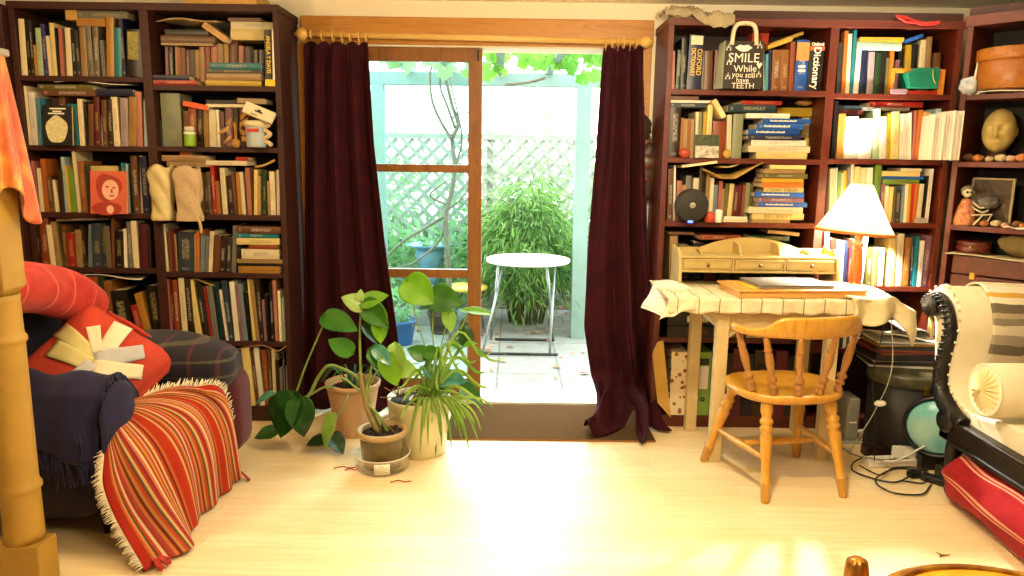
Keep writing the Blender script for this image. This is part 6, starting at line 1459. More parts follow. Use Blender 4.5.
# ------------------------------------------------------------------ newel post with orange scarf
pcx, pcy = -1.600, 2.265
nw = thing('newel_post', (pcx, pcy, 0), 'yellow painted turned newel post with a square foot beside the armchair', 'post')
Xn = Matrix.Translation((pcx, pcy, 0))
m = MB(); m.x = Xn; m.box(-.078, .078, -.06, .042, 0, .155); m.build('foot_block', M['postw'], nw, bevel=.004)
zr0 = .155
pr = [(.0, zr0), (.060, zr0), (.059, zr0 + .03)]
zc1 = at(40, 492, 2.21).z; zc2 = at(20, 342, 2.21).z; zsq = at(20, 298, 2.21).z
for z_ in (zc1, zc2): pr += [(.058, z_ - .03), (.058, z_ - .02), (.065, z_ - .012), (.065, z_ + .0), (.059, z_ + .008), (.057, z_ + .02)]
pr += [(.056, zsq - .02), (.058, zsq)]
m = MB(); m.x = Xn; m.lathe(pr, (0, 0, 0), 36); m.build('turned_shaft', M['postw'], nw)
m = MB(); m.x = Xn; m.box(-.056, .056, -.056, .052, zsq + .02, 1.69).lathe([(.05, zsq - .002), (.076, zsq + .021)], (0, 0, 0), 4, T=Matrix.Rotation(PI / 4, 3, 'Z')); m.build('square_block', M['postw'], nw, bevel=.004)
m = MB(); m.x = Xn; m.box(-.125, .062, -.08, .075, 1.70, 1.722); m.build('cap', mat('grey painted cap', 'a8a294', .5), nw, bevel=.006)
t = NT('orange silk scarf'); v = t.coord('Object', (1, 1, .5)); f = t.noise(v, 9, 4, .6, 1.2)
t.base(t.ramp(f, [(.3, 'a83c14'), (.45, 'c8581c'), (.58, 'dc842a'), (.70, 'f2c654')])); t.set(rough=.4, sheen=.5)
def scf(u, v):
    a = lerp(-2.7, 1.3, u); z = lerp(1.70, 1.235 + .09 * (1 - u) ** 1.5 + .05 * math.sin(u * 14), v)
    r = .058 + .042 * v + .012 * math.sin(u * 30 + v * 2) * (.3 + v); sq = 1 / max(abs(math.cos(a)), abs(math.sin(a))) * .3 + .7
    return V((pcx + .01 + r * sq * math.cos(a), pcy + r * sq * math.sin(a) , z))
simple('orange_scarf', MB().grid(scf, 110, 40), t.m, 'orange and gold silk scarf draped from the top of the newel post', 'scarf', solid=.004)

# ------------------------------------------------------------------ chaise longue
XS = 1.905
ch = thing('chaise_longue', (2.2, 2.4, 0), 'cream upholstered chaise longue with black carved frame and scrolled headrest', 'chaise longue')
pin_ = [(927, 306), (930, 293), (939, 286), (950, 288), (957, 299), (960, 313), (959, 331), (954, 350), (950, 368), (950, 384), (955, 397), (964, 408), (976, 416)]
prof_in = [(p.y, p.z) for p in (atX(x, y, XS + .02) for x, y in pin_)] + [(2.70, .435)]
inner = smooth_path([V((0, y, z)) for y, z in prof_in], 5)
full = [(p.y, p.z) for p in inner] + [(1.2, .435), (1.2, .30), (3.08, .30), (3.25, .45), (3.28, .62), (3.30, .72)]
m = MB(); W = .62
m.prism([V((XS + .02, y, z)) for y, z in full], (W, 0, 0)); 
for i in range(len(m.sm)): m.sm[i] = i > 1
m.build('upholstery', M['uphol'], ch, bevel=.012)
# pleated rolled side of the headrest
m = MB(); rc = atX(941, 303, XS + .03)
m.lathe([(0, 0), (.03, .004), (.07, .0), (.088, -.02)], rc, 40, T=Matrix.Rotation(-PI / 2, 3, 'Y'), fn=lambda a, z: 1 + .02 * math.sin(14 * a)); m.build('pleated_roll_end', M['uphol'], ch)
# carved S front
cs_ = smooth_path([atX(x, y, XS) for x, y in [(933, 309), (929, 302), (934, 295), (943, 298), (949, 312), (951, 330), (946, 350), (942, 368), (941, 385), (945, 400), (953, 413), (965, 425)]], 6)
MB().lathe([(0, 0), (.052, 0), (.052, .03), (.046, .036), (.02, .034), (.012, .04), (0, .041)], atX(935.5, 305, XS - .0), 26, T=Matrix.Rotation(-PI / 2, 3, 'Y')).build('scroll_disc', M['blackg'], ch)
rad = [interp([(0, .018), (.25, .022), (.45, .03), (.7, .036), (.85, .045), (1, .035)], i / (len(cs_) - 1)) for i in range(len(cs_))]
MB().tube(cs_, rad, 10, flat=.8).build('carved_scroll', M['blackg'], ch)
m = MB()
for i in range(6, len(cs_) - 6, 2): p = cs_[i]; m.tube([p + V((-.02, -.024, .010)), p + V((-.036, 0, 0)), p + V((-.02, .024, -.010))], .005, 5)
m.build('rope_carving', M['blackg'], ch)
MB().lathe([(0, .0), (.055, 0), (.055, .03), (.04, .045), (.025, .04), (.015, .052), (0, .054)], V((XS - .0, 3.05, .33)), 28, T=Matrix.Rotation(-PI / 2, 3, 'Y')).build('carved_rosette', M['blackg'], ch)
MB().box(XS - .02, XS + .03, 1.2, 3.10, .24, .345).box(XS - .032, XS - .018, 1.2, 3.0, .325, .345).box(XS - .032, XS - .018, 1.2, 3.0, .24, .258).build('side_rail', M['blackg'], ch, bevel=.005)
MB().box(XS - .02, XS + W + .03, 3.03, 3.1, .24, .33).build('end_rail', M['blackg'], ch, bevel=.005)
for (x, y) in ((XS + .02, 3.04), (XS + W, 3.04), (XS + .02, 1.3), (XS + W, 1.3)):
    MB().lathe([(0, 0), (.018, 0), (.022, .02), (.016, .05), (.03, .12), (.036, .2), (.03, .25)], (x, y, 0), 16).build('leg', M['blackg'], ch)
m = MB()
for i in range(6, 62, 3):
    p = inner[min(i, len(inner) - 1)]; m.ball(V((XS + .014, p.y - .004, p.z)), .0065, 8, 5)
for k in range(26): m.ball(V((XS + .028, 2.95 - k * .065, .352)), .006, 8, 5)
m.build('nail', mat('ivory upholstery nails', 'e8e0c8', .4), ch)
m = MB()
for k in range(12): m.tube([V((XS - .005, 3.29, .76)), V((XS - .01 + .006 * (k % 3), 3.27 + .004 * k - .02, .64 + .01 * (k % 4)))], [.006, .003], 5)
m.build('hanging_tassel', mat('cream cotton tassel', 'dccb94', .9), ch)
# bolster
bl = at(985, 388, 2.82); bl.z = .435 + .108
bo = thing('bolster_cushion', (bl.x + .2, bl.y, .435), 'cream cylindrical bolster cushion lying on the chaise seat', 'cushion')
bx0 = at(985, 388, 2.80).x
T = Matrix.Rotation(PI / 2, 3, 'Y')
MB().lathe([(.098, 0), (.103, .01), (.106, .05), (.107, .25), (.106, .44), (.1, .46)], (bx0, 2.80, .546), 40, T=T).build('roll', M['uphol'], bo)
MB().grid(lambda u, v: V((bx0 + lerp(-.022, .004, v) - .006 * math.sin(2 * PI * u * 20) * math.sin(PI * min(1, v * 1.05)), 2.80 + (.004 + .096 * v) * math.cos(2 * PI * u), .546 + (.004 + .096 * v) * math.sin(2 * PI * u))), 120, 8).build('gathered_end', mat('pleated cream end', 'd8cb98', .85, .1, 20), bo)
MB().ball((bx0 - .024, 2.80, .546), .011, 12, 8).build('button', mat('cream covered button', 'cdbf8c', .7), bo)
MB().tube([V((bx0 + .002, 2.80 + .1 * math.cos(a * PI / 16), .546 + .1 * math.sin(a * PI / 16))) for a in range(33)], .004, 6, cap=False).build('piping', M['uphol'], bo)
# folded blanket edge on seat
def fn(u, v): return V((XS + .06 + .5 * u, 2.70 - 1.2 * v, .444 + .012 * math.sin(3 * u + 2 * v) + .02 * (v < .03)))
simple('seat_blanket', MB().grid(fn, 20, 20), mat('cream seat blanket', 'efe6cc', .9, .05, 20, .2, 100), 'cream blanket laid over the chaise seat before the bolster', 'blanket', solid=.02)
# striped rag throw on headrest
t = NT('grey and ochre striped rag throw'); sp = t.new('ShaderNodeSeparateXYZ'); t.link(t.coord('UV'), sp.inputs[0])
t.base(t.ramp(t.math('ADD', sp.outputs[1], t.math('MULTIPLY', t.noise(t.coord(), 14, 3), .03)), [(0, 'efe6d0'), (.36, 'e4d8b8'), (.40, 'efe6d0'), (.48, 'd8a848'), (.52, 'efe6d0'), (.58, '6e6250'), (.65, 'b8a88c'), (.68, '8c8070'), (.72, 'e0d6c0'), (.78, 'a89c8c'), (.84, '6e6454'), (.91, 'c8bca4'), (1, 'c0b498')], 'CONSTANT')); t.set(rough=.9); t.bump(t.noise(t.coord(), 120, 2), .4, .003)
outl = [V((0, y - .012 * (k_ > 3), z + (.012 if k_ < 6 else 0))) for k_, (y, z) in enumerate(prof_in[:9])]
op = smooth_path(outl, 6)
def fn(u, v):
    i = v * (len(op) - 1); k = int(min(i, len(op) - 2)); p = op[k].lerp(op[k + 1], i - k)
    return V((XS + .155 + .46 * u + .01 * math.sin(9 * v), p.y - .004 * math.sin(11 * u), p.z + .004 * math.sin(7 * u + 3 * v)))
rg = thing('rag_throw', (XS + .4, 3.2, .7), 'grey ochre and cream striped throw folded over the chaise headrest', 'throw')
MB().grid(fn, 30, 50).build('woven_cloth', t.m, rg, solid=.008)
m = MB(); fringe(lambda s: fn(s, 1.0), 60, lambda s: (0, -.2, -1), m, .05); m.build('fringe', mat('grey fringe', 'b0a48c', .9), rg)
# red striped blanket stuffed under the chaise
t = NT('red blanket with pale lines'); sp = t.new('ShaderNodeSeparateXYZ'); t.link(t.coord('UV'), sp.inputs[0])
q = t.math('FRACT', t.math('MULTIPLY', sp.outputs[0], 7.0)); l_ = t.math('ADD', t.math('LESS_THAN', q, .08), t.math('MULTIPLY', t.math('GREATER_THAN', q, .14), t.math('LESS_THAN', q, .20)), True)
c_ = t.mix(t.math('MULTIPLY', l_, .6), t.ramp(t.noise(t.coord(), 12, 3), [(.3, '86161c'), (.7, '981f24')]), lin('e0a88c'))
t.base(c_); t.set(rough=.9, spec=.1, sheen=.05); t.bump(t.noise(t.coord(), 120, 2), .3, .003)
RP = smooth_path([V((1.98, 3.0, .0)), V((1.965, 2.75, 0)), V((1.95, 2.4, 0)), V((1.95, 1.9, 0)), V((1.97, 1.4, 0))], 6)
def fn(u, v):
    i = v * (len(RP) - 1); k = int(min(i, len(RP) - 2)); c = RP[k].lerp(RP[k + 1], i - k)
    a = 2 * PI * u - .6; e = min(1, v * 14) ** .5 if v < .07 else 1
    rx, rz = .15 * (.75 + .25 * e), .112 * e * (1 + .06 * math.sin(v * 20))
    x = c.x + rx * math.cos(a) * (1 + .07 * math.sin(5 * a + 13 * v)); z = .114 + rz * max(-.98, math.sin(a) * 1.1) * (1 if math.sin(a) < 0 else .98)
    return V((x, c.y, max(.003, min(z, .232))))
simple('red_blanket', MB().grid(fn, 48, 70), t.m, 'rolled red blanket with pale double lines stuffed beneath the chaise', 'blanket')
# turquoise drum with black rim behind the chaise head
dr_c = at(937, 420, 3.30)
dd = thing('round_drum', (dr_c.x, dr_c.y, 0), 'round turquoise disc with black rim leaning behind the chaise scroll', 'drum')
T = (Matrix.Rotation(math.radians(-35), 3, 'Z') @ Matrix.Rotation(math.radians(80), 3, 'X'))
t = NT('turquoise and cream skin'); f = t.noise(t.coord(), 5, 2); t.base(t.ramp(f, [(.35, '5cb0b8'), (.6, 'a8c8b8'), (.75, 'd8cfa0')])); t.set(rough=.3)
rr_ = .142; dr_c.z = .205
MB().lathe([(0, .03), (rr_ * .5, .024), (rr_ * .82, .008), (rr_ * .9, 0)], dr_c, 44, T=T).build('skin', t.m, dd)
MB().lathe([(rr_ * .88, -.02), (rr_, -.02), (rr_, .012), (rr_ * .95, .02), (rr_ * .88, .012), (rr_ * .88, -.02)], dr_c, 44, T=T, cap=False).build('rim', M['blackg'], dd)
MB().lathe([(0, -.02), (rr_ * .89, -.02)], dr_c, 44, T=T).build('back_board', M['black'], dd)

MB().box(dr_c.x - .06, dr_c.x + .06, dr_c.y - .02, dr_c.y + .06, .0, .068).build('foot', M['black'], dd)

# ------------------------------------------------------------------ gilded chair in the front corner
gs = thing('gilded_chair', (1.12, 1.45, 0), 'gilded chair with a yellow padded seat, only its rim showing at the bottom edge', 'chair')
g = M['gilt']; gc = V((1.085, 1.40, 0)); 
def oval(a, r): return V((gc.x + r * 1.0 * math.cos(a), gc.y + r * .9 * math.sin(a), 0))
R0 = .285
m = MB(); m.tube([oval(2 * PI * i / 64, R0) + V((0, 0, .44)) for i in range(65)], .021, 10, cap=False); m.tube([oval(2 * PI * i / 64, R0 - .018) + V((0, 0, .462)) for i in range(65)], .009, 8, cap=False); m.build('seat_rim', g, gs)
MB().lathe([(0, .45), (.15, .468), (.24, .462), (.262, .445), (.262, .41), (0, .41)], gc, 40, fn=None).build('seat_pad', mat('golden yellow satin', 'd89c20', .5, .15, 20), gs)
for a in (.6, 2.5, 3.8, 5.6):
    p = oval(a, R0); MB().lathe([(0, 0), (.014, 0), (.018, .1), (.026, .36), (.022, .4), (.03, .44)], (p.x, p.y, 0), 16).build('leg', g, gs)
pp = atz(858, 559, .50); 
m = MB(); m.lathe([(0, 0), (.016, 0), (.02, .08), (.028, .2), (.024, .3), (.03, .38), (.026, .46), (.022, .49), (.016, .5), (0, .502)], (pp.x, pp.y, 0), 20, fn=lambda a, z: 1 + .09 * math.cos(8 * a)); m.build('x', g); bpy.data.objects.remove(bpy.data.objects['x'])
po = thing('gilded_post', (pp.x, pp.y, 0), 'fluted gilded wooden post with worn top beside the gilded chair', 'post')
m = MB(); m.lathe([(0, .03), (.018, .03), (.02, .12), (.028, .24), (.024, .32), (.029, .4), (.026, .47), (.023, .492), (.017, .5), (.01, .503), (0, .503)], (pp.x, pp.y, 0), 32, fn=lambda a, z: 1 + .10 * math.cos(8 * a)); m.build('fluted_shaft', g, po)
MB().lathe([(0, 0), (.07, 0), (.072, .012), (.04, .022), (.02, .035), (0, .036)], (pp.x, pp.y, 0), 24).build('round_foot', g, po)
# small scraps on the floor
for k, (x, y, w_) in enumerate(((345, 468, .05), (401, 482, .045), (352, 470, .03))):
    p = atz(x, y); m = MB(); m.tube(smooth_path([p + V((-w_, -.01, .003)), p + V((-w_ * .3, .008, .004)), p + V((w_ * .4, -.004, .003)), p + V((w_, .006, .003))]), .0025, 5)
    simple('red_thread', m, M['redc'], 'short red wool thread on the floor, ' + ['nearest the terracotta pot', 'before the glass dish', 'smallest beside another thread'][k], 'thread')
p = atz(942, 556); m = MB()
for a in (0, 2.1, 4.0): m.tube([p + V((0, 0, .003)), p + V((.03 * math.cos(a), .02 * math.sin(a), .006))], [.004, .001], 5)
simple('dry_leaf', m, mat('dry leaf brown', '7c5a24', .8), 'tiny dry leaf scrap on the floor behind the gilded chair', 'leaf')
# ------------------------------------------------------------------ house plants
LG = leafmat('bright heart leaf', '5f9a1c', '86bd30', .4); LD = leafmat('deep green heart leaf', '2a6414', '44881e', .3); LK = leafmat('dark glossy leaf', '10300f', '24521c', .12, .3); LP = leafmat('pale new leaf', '9cbf5a', 'c0d88a', .5); LT = leafmat('blue green leaf', '2b6a58', '5aa08c', .3, .25)
STM = mat('green plant stem', '7c9448', .5, .2, 20); STB = mat('brown green stem', '8a7c48', .6, .25, 20)
def heart(c, L_, W_, tip, face, m_, par, fold=.12, name='leaf'):
    """heart-shaped blade: c = where the stalk meets it, tip = pointing direction, face = upper side normal"""
    tip = V(tip).normalized(); nf = V(face); nf = (nf - tip * nf.dot(tip)).normalized(); s_ = tip.cross(nf)
    def fn(u, v):
        a = 2 * u - 1
        # v along the length, -0.18 .. 1
        y = v
        w = (math.sin(min(1, (v + .02)) ** .62 * PI)) ** .8 if 0 < v < 1 else 0
        w = max(0, w) * .5
        back = -.17 * (1 - (1 - abs(a)) ** 2) * (1 - v) ** 3 * (1 if abs(a) > .05 else 0)
        x = a * w * W_ * 1.0
        yy = (v + back) * L_
        z = fold * W_ * (abs(a) ** 1.4) * w * 2 - .10 * L_ * (v - .3) ** 2 + .012 * W_ * math.sin(14 * v) * abs(a)
        return c + s_ * x + tip * yy + nf * z
    return MB().grid(fn, 14, 16).build(name, m_, par, solid=.0012)
def stem(pts, r0, r1, par, m_=None, n=5):
    P = smooth_path(pts, n); k = len(P); return MB().tube(P, [lerp(r0, r1, i / (k - 1)) for i in range(k)], 7).build('stem', m_ or STM, par)
# terracotta pot
pc_ = atz(352, 440); pc_ = V((at(352, 420, 3.62).x, 3.66, 0))
tp_ = thing('potted_plant', pc_, 'trailing heart-leaved plant in a terracotta pot against the closed curtain', 'potted plant')
hp = at(352, 388, 3.54).z
MB().lathe([(0, 0), (.088, 0), (.092, .006), (.118, hp * .62), (.130, hp * .86), (.132, hp * .9), (.139, hp * .91), (.141, hp * .99), (.134, hp), (.124, hp - .008), (.118, hp - .05), (.115, hp - .05), (0, hp - .05)], pc_, 44).build('pot', M['terra'], tp_)
MB().lathe([(0, hp - .03), (.118, hp - .035)], pc_, 30, fn=lambda a, z: 1).build('soil', M['soil'], tp_)
Y1 = 3.52
top = pc_ + V((0, 0, hp - .03))
def P(x, y, Y): return at(x, y, Y)
jn = P(294, 400, 3.42)
stem([top + V((.03, -.05, 0)), P(356, 377, 3.58), P(340, 368, 3.55), P(328, 366, 3.52), P(318, 378, 3.5), P(308, 396, 3.46), jn], .009, .009, tp_, STM)
stem([jn, P(306, 365, 3.44), P(325, 321, 3.46)], .006, .004, tp_)
heart(P(326, 318, 3.46), .17, .125, V((1, -.2, -.32)), V((.2, -.75, .75)), LD, tp_)
heart(P(293, 397, 3.40), .20, .20, V((-.25, -.35, -.9)), V((-.35, -.9, .35)), LK, tp_)
heart(P(276, 400, 3.38), .13, .12, V((.05, -.2, -1)), V((-.7, -.6, .3)), LK, tp_)
heart(P(298, 402, 3.36), .17, .14, V((.2, -.2, -1)), V((.4, -.9, .1)), LK, tp_)
heart(P(275, 432, 3.44), .10, .10, V((-.8, -.3, -.15)), V((0, -.4, 1)), LD, tp_)
heart(P(272, 394, 3.40), .09, .07, V((-.7, -.2, -.4)), V((-.2, -.3, 1)), LT, tp_)
stem([top + V((-.05, -.05, 0)), P(325, 387, 3.5), P(305, 398, 3.45), jn], .006, .005, tp_)
stem([top + V((.0, -.1, 0)), P(346, 400, 3.44), P(338, 415, 3.38), P(334, 420, 3.36)], .005, .004, tp_)
heart(P(334, 418, 3.34), .16, .115, V((-.35, -.1, -1)), V((-.8, -.7, .35)), LP, tp_)
heart(P(331, 436, 3.40), .11, .10, V((.3, -.2, -.3)), V((.1, -.3, 1)), LK, tp_)
heart(P(325, 440, 3.38), .09, .09, V((-.6, -.2, -.1)), V((.1, -.3, 1)), LK, tp_)
for k in range(12):
    a = 2 * PI * k / 12; e = top + V((.16 * math.cos(a), .1 * math.sin(a) - .03, .03 + .05 * RN.random())); pts = [top + V((.03 * math.cos(a), .03 * math.sin(a), 0)), top + V((.10 * math.cos(a), .06 * math.sin(a), .10)), e]
    MB().tube(smooth_path(pts), [.006, .009, .009, .008, .007, .006, .006, .005, .004, .004, .003, .002, .001][:13], 5, flat=.3).build('leaf', LT if k % 3 == 0 else LD, tp_)
# dark glazed pot in glass dish with tall stem
dc = V((at(382, 455, 3.23).x, 3.24, 0))
gp = thing('potted_plant', dc, 'tall stemmed plant in an olive glazed pot standing in a clear dish', 'potted plant')
hd_ = .185
ring_y = at(382, 425, 3.24).z
MB().lathe([(0, .008), (.082, .008), (.09, .014), (.098, hd_ * .55), (.101, hd_ - .03), (.101, hd_ - .028)], dc, 44, cap=False).build('pot', mat('olive brown glaze', '5c4a22', .25, .2, 16, .05, coat=.3), gp)
MB().lathe([(.100, hd_ - .03), (.112, hd_ - .028), (.117, hd_ - .014), (.114, hd_ - .002), (.104, hd_), (.094, hd_ - .008), (.092, hd_ - .04)], dc, 44, cap=False).build('rim', mat('sandy stoneware rim', 'b09468', .5, .15, 30), gp)
MB().lathe([(0, hd_ - .02), (.093, hd_ - .022)], dc, 30).build('soil', M['soil'], gp)
m = MB()
for k in range(60):
    a = RN.uniform(0, 2 * PI); r = .085 * RN.random() ** .5; m.ball(dc + V((r * math.cos(a), r * math.sin(a), hd_ - .016)), RN.uniform(.004, .011), 6, 4)
m.build('soil_clumps', M['soil'], gp)
ds = thing('glass_dish', dc + V((0, 0, 0)), 'clear glass dish holding the olive glazed pot', 'dish')
MB().lathe([(0, .001), (.118, .001), (.123, .006), (.127, .07), (.1275, .07), (.1255, .071), (.1215, .008), (.116, .0045), (0, .0045)], dc, 48, cap=False).build('bowl', glassy('clear dish glass', (.985, .985, .97, 1), .1), ds)
MB().tube([dc + V((.1265 * math.cos(2 * PI * i / 48), .1265 * math.sin(2 * PI * i / 48), .07)) for i in range(49)], .0025, 6, cap=False).build('lip', M['plasticw'], ds)
lbm = MB().grid(lambda u, v: dc + V((.1288 * math.sin(-.12 + .55 * u), -.1288 * math.cos(-.12 + .55 * u), .012 + .05 * v)), 8, 2)
lb_ = lbm.build('price_label', M['white'], ds, solid=.0008)
m = MB()
for r_ in range(4): m.grid(lambda u, v, r_=r_: dc + V((.1296 * math.sin(-.07 + (.42 if r_ else .2) * u + (0 if r_ else .1)), -.1296 * math.cos(-.07 + (.42 if r_ else .2) * u + (0 if r_ else .1)), .05 - r_ * .009 + .002 * v)), 6, 1)
m.build('label_print', mat('grey label print', '77746c', .6), lb_)
dt_ = dc + V((0, 0, hd_ - .02))
YS = 3.24
stem([dt_ + V((-.02, .0, 0)), P(368, 410, YS), P(362, 385, YS), P(360, 372, YS)], .014, .010, gp, STB)
stem([P(361, 385, YS), P(360, 350, YS), P(360, 325, YS), P(362, 306, YS)], .007, .004, gp, STM)
stem([dt_ + V((-.01, .02, 0)), P(370, 405, YS + .02), P(364, 375, YS + .02)], .010, .007, gp, STB)
stem([dt_ + V((.03, .0, 0)), P(378, 415, YS), P(366, 398, YS), P(372, 365, YS), P(376, 352, YS)], .009, .004, gp, STM)
stem([P(366, 400, YS), P(372, 380, YS), P(384, 362, YS), P(388, 356, YS)], .006, .003, gp)
stem([dt_ + V((.06, .0, .0)), P(383, 420, YS - .02), P(395, 415, YS - .02)], .003, .002, gp, STB)
stem([P(366, 395, YS), P(356, 388, YS), P(342, 378, YS - .02), P(328, 384, YS - .02)], .007, .003, gp)
for (x, y, L_, W_, tp2, fc, m_) in ((362, 306, .10, .09, (-.5, -.1, .25), (.2, -.8, .6), LP), (364, 303, .12, .09, (.8, -.1, .3), (-.1, -.7, .7), LG), (366, 304, .15, .11, (.75, -.2, -.75), (-.5, -.6, .6), LD), (380, 308, .11, .09, (.3, -.1, -1), (-.6, -.7, .2), LG),
        (378, 322, .10, .08, (.15, -.1, -1), (.5, -.8, .3), LG), (376, 349, .10, .07, (.6, -.2, -.6), (-.3, -.6, .8), LT), (372, 352, .14, .10, (.6, .1, -.45), (-.2, -.8, .6), LD), (350, 352, .12, .09, (-.4, .1, .2), (0, -.8, .6), LD), (364, 327, .11, .06, (.5, .2, -.7), (.4, -.6, .7), LK),
        (388, 357, .14, .12, (.3, -.1, -1), (.3, -.9, .3), LG), (396, 347, .15, .10, (.25, 0, -1), (-.5, -.8, .3), LP), (360, 300, .05, .04, (.1, 0, 1), (.2, -1, .2), LP)):
    heart(P(x, y, YS - .01), L_, W_, V(tp2), V(fc), m_, gp)
# white pot group : big heart leaves and a spider plant
wc = V((at(418, 430, 3.40).x, 3.44, 0))
wp = thing('potted_plant', wc, 'heart-leaved climbing plant and stems in a cream cylinder pot beside the door', 'potted plant')
hw = at(418, 396, 3.44).z
MB().lathe([(0, 0), (.128, 0), (.132, .004), (.150, hw - .02), (.152, hw), (.147, hw), (.143, hw - .03), (0, hw - .035)], wc, 48).build('pot', mat('cream glazed cylinder', 'd8cfa4', .3, .06, 6, coat=.3), wp)
MB().lathe([(0, hw - .02), (.142, hw - .025)], wc, 30).build('soil', M['soil'], wp)
inner = wc + V((.05, -.04, 0))
MB().lathe([(.07, hw - .06), (.085, hw + .0), (.09, hw + .002), (.092, hw - .003), (.086, hw - .01)], inner, 30, cap=False).build('inner_pot', M['terra'], wp)
wt = wc + V((0, 0, hw - .02)); YW = 3.44
base = P(432, 385, YW)
big = [(419, 290, (404, 277), .19, .19, (.1, -.1, .0), (-.1, -.9, .45), LG, (.75, -.2, -.55), (408, 283)),
       (443, 300, 0, .17, .17, 0, (-.1, -.9, .4), LD, (.8, -.1, -.2), (433, 296)), (473, 313, 0, .13, .08, 0, (0, -.4, 1), LG, (1, -.1, -.1), (470, 311)), (470, 312, 0, .05, .05, 0, (0, -.5, 1), LG, (-1, 0, .1), (469, 311)),
       (452, 322, 0, .12, .09, 0, (-.3, -.9, .2), LP, (.1, -.1, -1), (449, 312)), (425, 353, 0, .10, .09, 0, (.2, -.9, .4), LD, (.55, -.1, -.1), (426, 352)), (420, 350, 0, .11, .10, 0, (-.2, -.9, .4), LD, (-.8, -.1, .3), (425, 355)),
       (466, 345, 0, .16, .09, 0, (0, -.5, 1), LG, (.9, -.1, .15), (450, 346)), (470, 335, 0, .14, .10, 0, (.3, -.5, .8), LK, (-.1, .2, .7), (466, 343)), (455, 378, 0, .16, .13, 0, (.1, -.7, .8), LT, (.9, -.2, .0), (440, 379)),
       (445, 372, 0, .13, .10, 0, (-.2, -.6, .8), LT, (-.6, 0, .3), (440, 376)), (470, 395, 0, .17, .13, 0, (.1, -.5, .9), LD, (.7, .1, -.6), (462, 388)), (403, 365, 0, .15, .12, 0, (.1, -.9, .4), LP, (.7, -.2, -.1), (395, 367))]
for e in big:
    a = P(e[9][0], e[9][1], YW - .02); heart(a, e[3] * .84, e[4] * .84, V(e[8]), V(e[6]), e[7], wp)
    stem([wt + V((RN.uniform(-.04, .06), RN.uniform(-.04, .04), 0)), base.lerp(a, .25) + V((0, 0, .02)), a.lerp(base, .4), a], .004, .0025, wp)
# spider plant
spd = thing('spider_plant', inner + V((0, 0, hw)), 'spider plant with arching grassy leaves spilling over the cream pot rim', 'plant')
LS_ = leafmat('spider plant blade', '7fae3c', 'b2d070', .4)
cnt = inner + V((.02, 0, hw - .005))
def blade(pts, w, par):
    P_ = smooth_path(pts, 6); n = len(P_) - 1
    def fn(u, v):
        i = u * n; k = int(min(i, n - 1)); p = P_[k].lerp(P_[k + 1], i - k); d = (P_[k + 1] - P_[k]).normalized(); s_ = d.cross(V((0, 1, .3)))
        if s_.length < .05: s_ = V((1, 0, 0))
        s_.normalize(); q = w * math.sin(PI * min(1, .12 + .88 * u)) ** .6 if u < .999 else 0
        return p + s_ * ((v - .5) * q) + V((0, -.15 * q * abs(v - .5), 0))
    return MB().grid(fn, 14, 2).build('leaf', LS_, par, solid=.0008)
tips = [(492, 352, .55), (505, 358, .5), (472, 395, .3), (483, 405, .35), (482, 432, .25), (470, 452, .2), (462, 440, .2), (452, 452, .15), (442, 448, .15), (436, 460, .1), (428, 448, .1), (420, 455, .05), (424, 430, .1), (410, 440, 0), (402, 402, .1), (398, 388, .3), (400, 420, .05), (466, 420, .2), (457, 430, .15), (448, 425, .1),
        (440, 435, .1), (432, 425, .1), (444, 410, .1), (468, 375, .5), (460, 362, .6), (477, 360, .6), (446, 366, .6), (425, 372, .5), (412, 380, .4), (486, 372, .45), (478, 440, .2), (455, 415, .2), (495, 410, .3), (416, 412, .05), (488, 388, .4), (478, 398, .3), (470, 405, .3), (485, 418, .3), (462, 400, .3), (455, 395, .35), (448, 385, .4), (438, 392, .3), (476, 425, .2), (466, 432, .2), (444, 420, .2), (436, 412, .2)]
for (x, y, lift) in tips:
    Yt = RN.uniform(3.18, 3.34) if y > 400 else RN.uniform(3.25, 3.5)
    e = P(x, y, Yt); e.z = max(e.z, .004); mid = cnt.lerp(e, .42); mid.z = max(cnt.z, e.z) + .05 + .05 * lift; q = cnt.lerp(e, .8); q.z = lerp(mid.z, e.z, .45) if y > 400 else q.z + .03
    if y > 400: mid.y = min(mid.y, cnt.y - .14); q.y = min(q.y, e.y + .02)
    blade([cnt + V((RN.uniform(-.02, .02), RN.uniform(-.02, .02), 0)), mid, q, e], RN.uniform(.011, .019), spd)
m = MB()
for k in range(26):
    a = RN.uniform(0, 2 * PI); e = cnt + V((.08 * math.cos(a), .06 * math.sin(a), RN.uniform(.02, .07))); m.tube(smooth_path([cnt, cnt.lerp(e, .5) + V((0, 0, .03)), e]), .0028, 4)
m.build('leaf_tuft', LS_, spd)
# paper bag or twiggy bits left of the white pot
m = MB()
for k in range(14):
    s_ = wc + V((-.1 + .02 * RN.random(), -.02, hw)); m.tube([s_, s_ + V((RN.uniform(-.10, .1), -.03, RN.uniform(.0, .09)))], .0022, 4)
m.build('dry_twigs', mat('dry twigs', '8f6e48', .8), wp)

